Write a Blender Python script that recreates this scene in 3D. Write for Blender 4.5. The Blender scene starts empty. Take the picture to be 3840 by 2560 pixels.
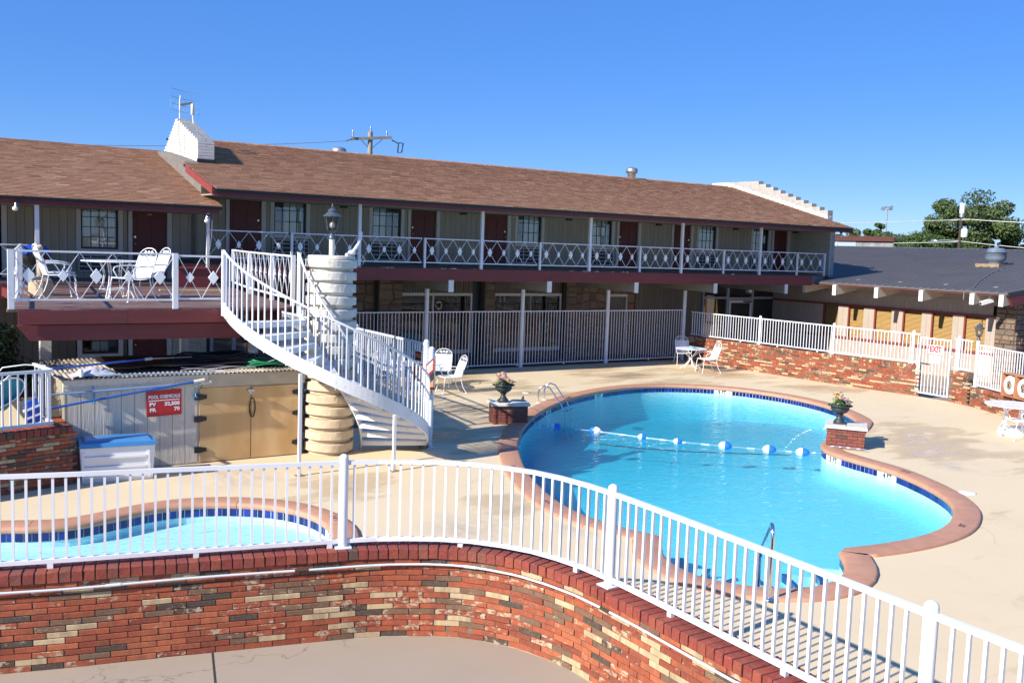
import bpy, bmesh, math, random
from mathutils import Vector, Matrix, noise
from mathutils.geometry import tessellate_polygon

random.seed(11)
S = bpy.context.scene
COL = S.collection
PI = math.pi
R = math.radians

# ------------------------------------------------------------------ camera
F_PX = 3660.0
PITCH, ROLL, YAW = R(5.47), R(2.0), R(33.65)
fwd = Vector((math.sin(YAW) * math.cos(PITCH), math.cos(YAW) * math.cos(PITCH), -math.sin(PITCH)))
rt0 = Vector((math.cos(YAW), -math.sin(YAW), 0))
up0 = rt0.cross(fwd)
rt = math.cos(ROLL) * rt0 + math.sin(ROLL) * up0
upv = -math.sin(ROLL) * rt0 + math.cos(ROLL) * up0
cam_d = bpy.data.cameras.new('camera')
cam = bpy.data.objects.new('camera', cam_d)
COL.objects.link(cam)
cam.matrix_world = Matrix(((rt.x, upv.x, -fwd.x, 0), (rt.y, upv.y, -fwd.y, 0), (rt.z, upv.z, -fwd.z, 3.9), (0, 0, 0, 1)))
cam_d.sensor_width = 36.0
cam_d.lens = 36.0 * F_PX / 3840.0
cam_d.clip_start = 0.1
cam_d.clip_end = 3000
S.camera = cam

# ------------------------------------------------------------------ sky, sun, exposure
SUN_EL, SUN_AZ = R(32.0), R(6.5)          # azimuth of the shadow direction measured from +X
sun_dir = Vector((-math.cos(SUN_EL) * math.cos(SUN_AZ), -math.cos(SUN_EL) * math.sin(SUN_AZ), math.sin(SUN_EL)))
W = bpy.data.worlds.new('World')
S.world = W
W.use_nodes = True
wn = W.node_tree.nodes
bg = wn['Background']
sky = wn.new('ShaderNodeTexSky')
sky.sky_type = 'NISHITA'
sky.sun_disc = False
sky.sun_elevation = SUN_EL
sky.sun_rotation = math.atan2(sun_dir.x, sun_dir.y)
sky.altitude = 0
sky.air_density = 0.8
sky.dust_density = 0.1
sky.ozone_density = 5.0
hs = wn.new('ShaderNodeHueSaturation')
hs.inputs['Saturation'].default_value = 1.22
hs.inputs['Hue'].default_value = 0.515
W.node_tree.links.new(sky.outputs[0], hs.inputs['Color'])
# the sky of the photograph is an even azure: the atmosphere model is blended with one flat azure over the whole dome
az = wn.new('ShaderNodeMix'); az.data_type = 'RGBA'; az.inputs[0].default_value = 0.5
az.inputs[7].default_value = (0.75, 2.35, 6.3, 1)
W.node_tree.links.new(hs.outputs[0], az.inputs[6])
W.node_tree.links.new(az.outputs[2], bg.inputs[0])
bg.inputs[1].default_value = 0.095
sd = bpy.data.lights.new('sun', 'SUN')
sd.energy = 5.0
sd.angle = R(0.53)
sd.color = (1.0, 0.94, 0.84)
sun = bpy.data.objects.new('sun', sd)
COL.objects.link(sun)
sun.rotation_euler = sun_dir.to_track_quat('Z', 'Y').to_euler()
S.view_settings.view_transform = 'Standard'
S.view_settings.look = 'None'
S.view_settings.gamma = 1.0
S.view_settings.use_curve_mapping = False
S.view_settings.exposure = 0.72

# ------------------------------------------------------------------ object helpers
ORG = {}


def meta(o, label=None, cat=None, group=None, kind=None):
    if label: o['label'] = label
    if cat: o['category'] = cat
    if group: o['group'] = group
    if kind: o['kind'] = kind
    return o


def thing(name, label, cat, loc=(0, 0, 0), group=None):
    o = bpy.data.objects.new(name, None)
    o.empty_display_size = 0.2
    COL.objects.link(o)
    o.location = loc
    ORG[o.name] = Vector(loc)
    return meta(o, label, cat, group)


def inst(name, mesh, parent=None, loc=(0, 0, 0), rot=(0, 0, 0), scale=(1, 1, 1)):
    o = bpy.data.objects.new(name, mesh)
    COL.objects.link(o)
    p = Vector(loc)
    if parent is not None:
        o.parent = parent
        ORG[o.name] = p
        p = p - ORG[parent.name]
    else:
        ORG[o.name] = Vector(loc)
    o.location = p
    o.rotation_euler = rot
    o.scale = scale
    return o


def copy_tree(o, parent=None):
    c = o.copy()
    COL.objects.link(c)
    c.parent = parent
    for ch in o.children:
        copy_tree(ch, c)
    return c


class MB:
    """collects shapes and links them as ONE mesh object"""

    def __init__(s):
        s.v, s.f, s.sm = [], [], []

    def add(s, vs, fs, smooth=False):
        n = len(s.v)
        s.v += [tuple(v) for v in vs]
        s.f += [[i + n for i in f] for f in fs]
        s.sm += [smooth] * len(fs)
        return s

    def quad(s, a, b, c, d):
        return s.add([a, b, c, d], [(0, 1, 2, 3)])

    def box(s, x0, x1, y0, y1, z0, z1):
        return s.add([(x0, y0, z0), (x1, y0, z0), (x1, y1, z0), (x0, y1, z0), (x0, y0, z1), (x1, y0, z1), (x1, y1, z1), (x0, y1, z1)],
                     [(0, 3, 2, 1), (4, 5, 6, 7), (0, 1, 5, 4), (1, 2, 6, 5), (2, 3, 7, 6), (3, 0, 4, 7)])

    def obox(s, c, u, v, w):
        c, u, v, w = Vector(c), Vector(u), Vector(v), Vector(w)
        p = [c - u - v - w, c + u - v - w, c + u + v - w, c - u + v - w, c - u - v + w, c + u - v + w, c + u + v + w, c - u + v + w]
        return s.add(p, [(0, 3, 2, 1), (4, 5, 6, 7), (0, 1, 5, 4), (1, 2, 6, 5), (2, 3, 7, 6), (3, 0, 4, 7)])

    def bar(s, p, q, w, h=None, up=(0, 0, 1)):
        p, q = Vector(p), Vector(q)
        d = q - p
        L = d.length
        d = d / L
        up = Vector(up)
        if abs(d.dot(up)) > 0.98: up = Vector((0, 1, 0))
        sd_ = d.cross(up).normalized()
        u2 = sd_.cross(d)
        h = w if h is None else h
        return s.obox((p + q) / 2, d * L / 2, sd_ * w / 2, u2 * h / 2)

    def tube(s, pts, r, n=8, closed=False, caps=True):
        pts = [Vector(p) for p in pts]
        m = len(pts)
        rs = r if isinstance(r, (list, tuple)) else [r] * m
        vs, fs = [], []
        prev = None
        for i, p in enumerate(pts):
            if closed:
                t = pts[(i + 1) % m] - pts[i - 1]
            else:
                t = pts[min(i + 1, m - 1)] - pts[max(i - 1, 0)]
            t.normalize()
            if prev is None:
                a = Vector((0, 0, 1)) if abs(t.z) < 0.9 else Vector((1, 0, 0))
                prev = t.cross(a).normalized()
            else:
                prev = (prev - t * prev.dot(t))
                if prev.length < 1e-6: prev = t.orthogonal()
                prev.normalize()
            b = t.cross(prev)
            for k in range(n):
                an = 2 * PI * k / n
                vs.append(p + (prev * math.cos(an) + b * math.sin(an)) * rs[i])
        for i in range(m if closed else m - 1):
            j = (i + 1) % m
            for k in range(n):
                k2 = (k + 1) % n
                fs.append((i * n + k, i * n + k2, j * n + k2, j * n + k))
        s.add(vs, fs, n > 4)
        if caps and not closed:
            s.add(vs[:n], [tuple(range(n - 1, -1, -1))])
            s.add(vs[-n:], [tuple(range(n))])
        return s

    def lathe(s, prof, cx=0, cy=0, n=24, smooth=True, flute=0, fdepth=0):
        vs, fs = [], []
        for r, z in prof:
            for k in range(n):
                an = 2 * PI * k / n
                rr = r * (1 + (fdepth * math.cos(flute * an) if flute else 0))
                vs.append((cx + rr * math.cos(an), cy + rr * math.sin(an), z))
        for i in range(len(prof) - 1):
            for k in range(n):
                k2 = (k + 1) % n
                fs.append((i * n + k, i * n + k2, (i + 1) * n + k2, (i + 1) * n + k))
        s.add(vs, fs, smooth)
        s.add(vs[:n], [tuple(range(n - 1, -1, -1))])
        s.add(vs[-n:], [tuple(range(n))])
        return s

    def prism(s, poly, z0, z1):
        n = len(poly)
        a = sum(poly[i][0] * poly[(i + 1) % n][1] - poly[(i + 1) % n][0] * poly[i][1] for i in range(n))
        if a < 0: poly = poly[::-1]
        vs = [(x, y, z0) for x, y in poly] + [(x, y, z1) for x, y in poly]
        fs = [(i, (i + 1) % n, n + (i + 1) % n, n + i) for i in range(n)]
        fs += [tuple(range(n - 1, -1, -1)), tuple(range(n, 2 * n))]
        return s.add(vs, fs)

    def ball(s, c, r, n=10, m=7, sc=(1, 1, 1)):
        vs, fs = [], []
        for i in range(m + 1):
            th = PI * i / m
            for k in range(n):
                an = 2 * PI * k / n
                vs.append((c[0] + r * sc[0] * math.sin(th) * math.cos(an), c[1] + r * sc[1] * math.sin(th) * math.sin(an), c[2] - r * sc[2] * math.cos(th)))
        for i in range(m):
            for k in range(n):
                k2 = (k + 1) % n
                fs.append((i * n + k, i * n + k2, (i + 1) * n + k2, (i + 1) * n + k))
        return s.add(vs, fs, True)

    def mesh(s, name, mat=None, off=(0, 0, 0)):
        me = bpy.data.meshes.new(name)
        o = Vector(off)
        me.from_pydata([Vector(v) - o for v in s.v], [], s.f)
        me.polygons.foreach_set('use_smooth', s.sm)
        if mat is not None: me.materials.append(mat)
        me.update()
        return me

    def build(s, name, mat, parent=None, kind=None):
        """vertices are given in the parent's own space if local, else world; origin at the mesh's base centre"""
        xs = [v[0] for v in s.v]; ys = [v[1] for v in s.v]; zs = [v[2] for v in s.v]
        c = ((min(xs) + max(xs)) / 2, (min(ys) + max(ys)) / 2, min(zs))
        o = inst(name, s.mesh(name, mat, c), parent, c)
        if kind: o['kind'] = kind
        return o


# ------------------------------------------------------------------ material helpers
def nodes(name):
    m = bpy.data.materials.new(name)
    m.use_nodes = True
    nt = m.node_tree
    return m, nt, nt.nodes['Principled BSDF'], nt.nodes.new, nt.links.new


def c4(c): return (c[0], c[1], c[2], 1)


def coords(nt, world=False):
    N, L = nt.nodes.new, nt.links.new
    if world:
        return N('ShaderNodeNewGeometry').outputs['Position']
    tc = N('ShaderNodeTexCoord')
    oi = N('ShaderNodeObjectInfo')
    mul = N('ShaderNodeMath'); mul.operation = 'MULTIPLY'; mul.inputs[1].default_value = 57.3
    L(oi.outputs['Random'], mul.inputs[0])
    ad = N('ShaderNodeVectorMath'); ad.operation = 'ADD'
    L(tc.outputs['Object'], ad.inputs[0]); L(mul.outputs[0], ad.inputs[1])
    return ad.outputs[0]


def nz(nt, co, scale, detail=4, rough=0.55, stretch=None):
    N, L = nt.nodes.new, nt.links.new
    n = N('ShaderNodeTexNoise')
    n.inputs['Scale'].default_value = scale
    n.inputs['Detail'].default_value = detail
    n.inputs['Roughness'].default_value = rough
    if stretch:
        mp = N('ShaderNodeMapping'); mp.inputs['Scale'].default_value = stretch
        L(co, mp.inputs[0]); L(mp.outputs[0], n.inputs['Vector'])
    else:
        L(co, n.inputs['Vector'])
    return n.outputs['Fac']


def ramp(nt, fac, stops, interp='LINEAR'):
    r = nt.nodes.new('ShaderNodeValToRGB')
    r.color_ramp.interpolation = interp
    e = r.color_ramp.elements
    while len(e) < len(stops): e.new(0.5)
    for i, (p, c) in enumerate(stops):
        e[i].position = p
        e[i].color = c4(c) if not isinstance(c, (int, float)) else (c, c, c, 1)
    nt.links.new(fac, r.inputs[0])
    return r.outputs[0]


def mixc(nt, fac, a, b, blend='MIX'):
    m = nt.nodes.new('ShaderNodeMix'); m.data_type = 'RGBA'; m.blend_type = blend
    for sock, v in ((m.inputs[0], fac), (m.inputs[6], a), (m.inputs[7], b)):
        if isinstance(v, (int, float)): sock.default_value = v
        elif isinstance(v, tuple): sock.default_value = c4(v)
        else: nt.links.new(v, sock)
    return m.outputs[2]


def bumpn(nt, height, strength, dist=0.01):
    b = nt.nodes.new('ShaderNodeBump')
    b.inputs['Strength'].default_value = strength
    b.inputs['Distance'].default_value = dist
    nt.links.new(height, b.inputs['Height'])
    nt.links.new(b.outputs[0], nt.nodes['Principled BSDF'].inputs['Normal'])


def rnd(nt):
    """per-object and per-island random in one"""
    N, L = nt.nodes.new, nt.links.new
    oi = N('ShaderNodeObjectInfo'); g = N('ShaderNodeNewGeometry')
    a = N('ShaderNodeMath'); a.operation = 'MULTIPLY_ADD'; a.inputs[1].default_value = 7.31
    L(oi.outputs['Random'], a.inputs[0]); L(g.outputs['Random Per Island'], a.inputs[2])
    f = N('ShaderNodeMath'); f.operation = 'FRACT'
    L(a.outputs[0], f.inputs[0])
    return f.outputs[0]


def M(name, col, rough=0.6, metal=0.0, var=0.18, scale=6.0, bump=0.0, bscale=60.0, rv=0.0, spec=0.5, dirt=None, dirt_amt=(0.55, 0.75), dscale=3.0, stretch=None, world=False):
    m, nt, b, N, L = nodes(name)
    co = coords(nt, world)
    d = tuple(max(0, x * (1 - var)) for x in col)
    l = tuple(min(1, x * (1 + var)) for x in col)
    c = mixc(nt, ramp(nt, nz(nt, co, scale, 6, 0.6, stretch), [(0.3, 0.0), (0.7, 1.0)]), d, l)
    if rv:
        k = nt.nodes.new('ShaderNodeMapRange'); k.inputs[3].default_value = 1 - rv; k.inputs[4].default_value = 1 + rv
        L(rnd(nt), k.inputs[0])
        mm = nt.nodes.new('ShaderNodeVectorMath'); mm.operation = 'SCALE'
        L(c, mm.inputs[0]); L(k.outputs[0], mm.inputs['Scale'])
        c = mm.outputs[0]
    if dirt:
        c = mixc(nt, ramp(nt, nz(nt, co, dscale, 8, 0.7), [(dirt_amt[0], 0.0), (dirt_amt[1], 1.0)]), c, dirt)
    L(c, b.inputs['Base Color'])
    b.inputs['Roughness'].default_value = rough
    b.inputs['Metallic'].default_value = metal
    b.inputs['Specular IOR Level'].default_value = spec
    if bump: bumpn(nt, nz(nt, co, bscale, 4, 0.6, stretch), bump)
    return m


def M_brick(name, red=(0.33, 0.070, 0.028), alt=(0.24, 0.046, 0.020), hot=(0.40, 0.105, 0.042), dark=(0.062, 0.045, 0.034), brown=(0.17, 0.095, 0.055), cream=(0.50, 0.38, 0.22), wash=0.5, p_dark=0.07, p_brown=0.10, p_cream=0.12):
    m, nt, b, N, L = nodes(name)
    co = coords(nt)
    r1 = rnd(nt)
    pr = 1 - p_dark - p_brown - p_cream
    base = ramp(nt, r1, [(0.0, red), (pr * .3, alt), (pr * .5, red), (pr * .75, hot), (pr, brown), (pr + p_brown, dark), (pr + p_brown + p_dark, cream)], 'CONSTANT')
    # fire marks: broad soft bands running down the face
    band = nz(nt, co, 7, 4, 0.6, (1.6, 1.6, 0.35))
    base = mixc(nt, ramp(nt, band, [(0.40, 0.0), (0.72, 0.75)]), base, mixc(nt, 0.6, base, (0.07, 0.035, 0.022)))
    base = mixc(nt, ramp(nt, nz(nt, co, 40, 4, 0.7), [(0.45, 0.0), (0.75, 0.35)]), base, mixc(nt, 0.5, base, (0.5, 0.30, 0.17)))
    # old whitewash left in patches and streaks, more on some bricks than on others
    r2 = N('ShaderNodeMath'); r2.operation = 'FRACT'
    k = N('ShaderNodeMath'); k.operation = 'MULTIPLY'; k.inputs[1].default_value = 13.7
    L(r1, k.inputs[0]); L(k.outputs[0], r2.inputs[0])
    thr = N('ShaderNodeMapRange'); thr.inputs[3].default_value = 0.72; thr.inputs[4].default_value = 0.72 - 0.27 * wash
    L(r2.outputs[0], thr.inputs[0])
    n1 = nz(nt, co, 11, 10, 0.75, (1, 1, 1.7))
    df = N('ShaderNodeMath'); df.operation = 'SUBTRACT'
    L(n1, df.inputs[0]); L(thr.outputs[0], df.inputs[1])
    sc = N('ShaderNodeMath'); sc.operation = 'MULTIPLY'; sc.inputs[1].default_value = 16; sc.use_clamp = True
    L(df.outputs[0], sc.inputs[0])
    c = mixc(nt, sc.outputs[0], base, mixc(nt, nz(nt, co, 55, 4, 0.7), (0.30, 0.20, 0.12), (0.60, 0.49, 0.34)))
    c = mixc(nt, ramp(nt, nz(nt, co, 2.6, 5), [(0.55, 0.0), (0.8, 0.5)]), c, (0.06, 0.04, 0.03))
    L(c, b.inputs['Base Color'])
    b.inputs['Roughness'].default_value = 0.78
    bumpn(nt, nz(nt, co, 90, 5, 0.7), 0.6, 0.006)
    return m


def fresnel2(nt, ior):
    """the same reflectance from either side of the surface, so that light also leaves through it"""
    N, L = nt.nodes.new, nt.links.new
    fr = N('ShaderNodeFresnel'); g = N('ShaderNodeNewGeometry')
    k = N('ShaderNodeMapRange'); k.inputs[3].default_value = ior; k.inputs[4].default_value = 1 / ior
    L(g.outputs['Backfacing'], k.inputs[0]); L(k.outputs[0], fr.inputs['IOR'])
    return fr


def M_glass(name, tint=(0.9, 0.95, 0.95), refl=1.0, bump=0.0):
    m, nt, b, N, L = nodes(name)
    nt.nodes.remove(b)
    out = nt.nodes['Material Output']
    tr = N('ShaderNodeBsdfTransparent'); tr.inputs[0].default_value = c4(tint)
    gl = N('ShaderNodeBsdfGlossy'); gl.inputs['Roughness'].default_value = 0.01
    fr = fresnel2(nt, 1.52 * refl)
    if bump:
        bp = N('ShaderNodeBump'); bp.inputs['Strength'].default_value = bump; bp.inputs['Distance'].default_value = 0.02
        L(nz(nt, coords(nt), 1.6, 2), bp.inputs['Height'])
        L(bp.outputs[0], gl.inputs['Normal'])
    mx = N('ShaderNodeMixShader')
    L(fr.outputs[0], mx.inputs[0]); L(tr.outputs[0], mx.inputs[1]); L(gl.outputs[0], mx.inputs[2])
    L(mx.outputs[0], out.inputs['Surface'])
    return m


MT = {}
MT['white'] = M('white_painted_metal', (0.69, 0.70, 0.725), 0.42, var=0.05, scale=3, dirt=(0.40, 0.30, 0.21), dirt_amt=(0.63, 0.80), dscale=6, spec=0.4)
MT['white_rust'] = M('rust_stained_white_metal', (0.74, 0.74, 0.72), 0.5, var=0.06, scale=4, dirt=(0.30, 0.12, 0.035), dirt_amt=(0.60, 0.74), dscale=4.5, bump=0.1, bscale=50)
MT['wicker'] = None
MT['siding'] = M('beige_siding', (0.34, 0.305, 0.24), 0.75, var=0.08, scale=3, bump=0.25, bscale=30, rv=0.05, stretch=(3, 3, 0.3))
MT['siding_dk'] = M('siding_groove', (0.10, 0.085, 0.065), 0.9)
MT['trim'] = M('pale_grey_trim', (0.56, 0.55, 0.52), 0.6, var=0.06)
MT['redwood'] = M('dark_red_painted_wood', (0.155, 0.026, 0.026), 0.62, var=0.16, scale=2.5, bump=0.2, bscale=18, stretch=(0.3, 1, 4), dirt=(0.09, 0.03, 0.028), dirt_amt=(0.55, 0.8), dscale=2)
MT['redtrim'] = M('red_trim', (0.23, 0.04, 0.033), 0.6, var=0.1)
MT['shingle'] = None
MT['door'] = M('oxblood_door_paint', (0.115, 0.016, 0.014), 0.5, var=0.1)
MT['black'] = M('black_frame', (0.018, 0.018, 0.02), 0.45, var=0.1)
MT['dark'] = M('dark_interior', (0.02, 0.019, 0.018), 0.9)
MT['brass'] = M('brass', (0.78, 0.58, 0.26), 0.25, metal=1.0, var=0.05)
MT['chrome'] = M('polished_steel', (0.78, 0.79, 0.80), 0.16, metal=1.0, var=0.05)
MT['wiregrid'] = M('dull_antenna_wire', (0.20, 0.24, 0.30), 0.5, metal=0.4)
MT['galv'] = M('galvanised_steel', (0.55, 0.57, 0.58), 0.38, metal=0.85, var=0.15, scale=9)
MT['glass'] = M_glass('window_glass', refl=1.55)
MT['lampglass'] = M_glass('lantern_glass', (0.75, 0.74, 0.7), 0.9)
MT['bulb'] = M('frosted_bulb', (0.85, 0.82, 0.76), 0.35, var=0.02)
MT['curtain'] = M('pale_curtain', (0.74, 0.76, 0.70), 0.9, var=0.12, scale=5, stretch=(9, 1, 0.3))
MT['floor_dk'] = M('grey_walkway_floor', (0.15, 0.14, 0.135), 0.85, var=0.2, scale=2)
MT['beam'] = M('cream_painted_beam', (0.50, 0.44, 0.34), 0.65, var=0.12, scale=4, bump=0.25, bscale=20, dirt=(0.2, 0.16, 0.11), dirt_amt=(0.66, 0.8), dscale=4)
MT['beam_shade'] = M('cream_beam_shade_tone', (0.27, 0.25, 0.205), 0.7, var=0.15, scale=4, dirt=(0.12, 0.10, 0.08), dirt_amt=(0.62, 0.8), dscale=4)  # cream beam paint darkened to hold the balcony's shade, plus dirt
MT['beamend'] = M('white_beam_end', (0.70, 0.68, 0.63), 0.6, var=0.05, dirt=(0.3, 0.26, 0.2), dirt_amt=(0.68, 0.8))
MT['soffit'] = M('soffit_board', (0.34, 0.31, 0.26), 0.8, var=0.1)
MT['plaster'] = M('white_stucco', (0.60, 0.57, 0.50), 0.8, var=0.10, scale=3, bump=1.0, bscale=12, dirt=(0.27, 0.23, 0.17), dirt_amt=(0.54, 0.74), dscale=3.4)
MT['plaster_tan'] = M('stained_cream_stucco', (0.56, 0.45, 0.31), 0.8, var=0.16, scale=3, bump=0.7, bscale=9, dirt=(0.30, 0.24, 0.18), dirt_amt=(0.60, 0.74), dscale=3.5)
MT['whitebrick'] = M('whitewashed_brick', (0.64, 0.62, 0.585), 0.8, var=0.05, bump=0.4, bscale=40, rv=0.05, dirt=(0.4, 0.36, 0.3), dirt_amt=(0.68, 0.85))
MT['whitemortar'] = M('whitewashed_joint', (0.36, 0.345, 0.32), 0.9)
MT['tar'] = M('black_roof_tar', (0.02, 0.02, 0.021), 0.55, bump=0.4, bscale=12)
MT['cement'] = M('grey_cement_flashing', (0.17, 0.155, 0.14), 0.85, var=0.2, bump=0.6, bscale=10)
MT['brick'] = M_brick('weathered_red_brick', wash=0.85, p_cream=0.13)
MT['brick_far'] = M_brick('weathered_red_brick_far_wall', red=(0.30, 0.068, 0.030), alt=(0.25, 0.050, 0.024), hot=(0.33, 0.09, 0.04), wash=0.9, p_dark=0.06, p_brown=0.10, p_cream=0.13)
MT['brick_cap'] = M_brick('painted_red_cap_brick', red=(0.24, 0.036, 0.024), alt=(0.21, 0.028, 0.022), hot=(0.27, 0.050, 0.028), brown=(0.20, 0.05, 0.035), dark=(0.09, 0.05, 0.04), wash=0.40, p_dark=0.02, p_brown=0.05, p_cream=0.0)
MT['brick_plant'] = M_brick('maroon_planter_brick', red=(0.20, 0.05, 0.036), alt=(0.17, 0.042, 0.032), hot=(0.22, 0.06, 0.04), wash=0.3, p_dark=0.02, p_brown=0.06, p_cream=0.0)
MT['mortar'] = M('grey_mortar', (0.17, 0.135, 0.10), 0.95, var=0.25, scale=10, bump=0.5, bscale=80)
MT['mortar_dk'] = M('dark_mortar', (0.10, 0.075, 0.06), 0.95, var=0.25, scale=10)
MT['tile'] = M('cobalt_tile', (0.012, 0.022, 0.16), 0.12, var=0.2, scale=20, rv=0.55)
MT['grout'] = M('pale_grout', (0.55, 0.58, 0.6), 0.7)
MT['tile_white'] = M('white_depth_tile', (0.75, 0.77, 0.77), 0.2, var=0.03)
MT['ink'] = M('black_lettering', (0.02, 0.02, 0.022), 0.6, var=0.1)
MT['signred'] = M('red_sign_enamel', (0.50, 0.012, 0.02), 0.35, var=0.05)
MT['signwhite'] = M('white_sign_print', (0.82, 0.82, 0.80), 0.5, var=0.02)
MT['signredprint'] = M('red_sign_print', (0.62, 0.02, 0.05), 0.5, var=0.03)
MT['orange'] = M('orange_sign_print', (0.85, 0.16, 0.02), 0.5, var=0.03)
MT['coping'] = M('salmon_coping', (0.46, 0.235, 0.145), 0.62, var=0.10, scale=5, bump=0.25, bscale=25, rv=0.05, dirt=(0.30, 0.19, 0.13), dirt_amt=(0.6, 0.85), dscale=1.8)
MT['plywood'] = None
MT['shedboard'] = M('painted_shed_board', (0.66, 0.585, 0.475), 0.7, var=0.10, scale=4, bump=0.8, bscale=9, stretch=(5, 1, 0.25), dirt=(0.33, 0.29, 0.24), dirt_amt=(0.6, 0.8))
MT['under'] = M('shaded_grey_walkway', (0.10, 0.085, 0.07), 0.7, var=0.25, scale=1.2, world=True)  # floor colour darkened to carry the shade below deck and balcony
MT['siding_shade'] = M('siding_shade_tone', (0.15, 0.128, 0.10), 0.75, var=0.08, scale=3, bump=0.25, bscale=30, rv=0.05, stretch=(3, 3, 0.3))  # same siding as upstairs, with ground floor shade put into the colour
MT['urn'] = M('black_iron_urn', (0.030, 0.034, 0.038), 0.5, var=0.25, bump=0.2, bscale=40)
MT['stone'] = None
MT['slab'] = M('cast_stone_slab', (0.60, 0.57, 0.51), 0.7, var=0.1, bump=0.2, bscale=40)
MT['lantern'] = M('slate_blue_lantern_metal', (0.085, 0.105, 0.135), 0.42, metal=0.3, var=0.1)
MT['creampole'] = M('cream_painted_pole', (0.66, 0.62, 0.53), 0.5, var=0.05)
MT['plastic_w'] = M('white_plastic', (0.76, 0.77, 0.78), 0.38, var=0.02)
MT['plastic_b'] = M('blue_plastic', (0.055, 0.22, 0.48), 0.4, var=0.05)
MT['blue'] = M('royal_blue_plastic', (0.02, 0.08, 0.45), 0.35, var=0.05)
MT['bluepole'] = M('blue_anodised_pole', (0.03, 0.11, 0.42), 0.35, var=0.05, metal=0.2)
MT['bluepole2'] = M('pale_blue_pole', (0.25, 0.38, 0.55), 0.35, var=0.05, metal=0.3)
MT['cyan'] = M('turquoise_net_frame', (0.05, 0.35, 0.45), 0.4, var=0.05)
MT['green'] = M('green_hose', (0.01, 0.22, 0.10), 0.45, var=0.05)
MT['greyhose'] = M('grey_hose', (0.42, 0.38, 0.38), 0.5, var=0.05)
MT['tan'] = M('tan_plastic', (0.50, 0.38, 0.24), 0.55, var=0.05)
MT['board'] = M('orange_brown_board', (0.44, 0.20, 0.10), 0.65, var=0.1, scale=3)
MT['utility'] = M('weathered_utility_pole', (0.28, 0.25, 0.21), 0.85, var=0.2, scale=3, bump=0.4, bscale=20)
MT['darkpole'] = M('creosote_pole', (0.05, 0.035, 0.028), 0.9, var=0.2)
MT['wire'] = M('overhead_cable', (0.16, 0.17, 0.18), 0.6)
MT['palewire'] = M('pale_cable', (0.55, 0.56, 0.55), 0.6)
MT['bark'] = M('bark', (0.10, 0.07, 0.05), 0.9, var=0.3, bump=0.6, bscale=20)
MT['metalroof'] = M('charcoal_metal_roof', (0.125, 0.117, 0.117), 0.5, var=0.10, scale=0.8, world=True, spec=0.4)
MT['fan'] = M('blue_grey_fan_housing', (0.16, 0.20, 0.26), 0.5, metal=0.2, var=0.18, scale=5)
MT['rust'] = M('rusty_curb', (0.28, 0.19, 0.12), 0.85, var=0.3, scale=12)
MT['pipe'] = M('grey_pvc_conduit', (0.58, 0.60, 0.64), 0.45, var=0.05)
MT['grillblue'] = M('blue_enamel', (0.01, 0.05, 0.30), 0.15, var=0.05)
MT['corr'] = M('corrugated_roofing', (0.40, 0.35, 0.29), 0.6, var=0.2, scale=4, dirt=(0.10, 0.085, 0.07), dirt_amt=(0.45, 0.62), dscale=1.2)
MT['blind'] = M('tan_slat_blind', (0.40, 0.25, 0.085), 0.7, var=0.06, rv=0.06)
MT['wingwall'] = M('beige_board_wall', (0.37, 0.31, 0.255), 0.75, var=0.05, scale=2, rv=0.03)
MT['purple'] = M('violet_vending_panel', (0.05, 0.035, 0.18), 0.4, var=0.3, scale=3)
MT['bluegrey'] = M('blue_grey_metal_wall', (0.32, 0.38, 0.46), 0.6, var=0.06)
MT['greywall'] = M('grey_stone_wall', (0.22, 0.22, 0.23), 0.9, var=0.4, scale=1.5)
MT['copred'] = M('red_tile_coping', (0.085, 0.028, 0.022), 0.8, var=0.2)


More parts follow.
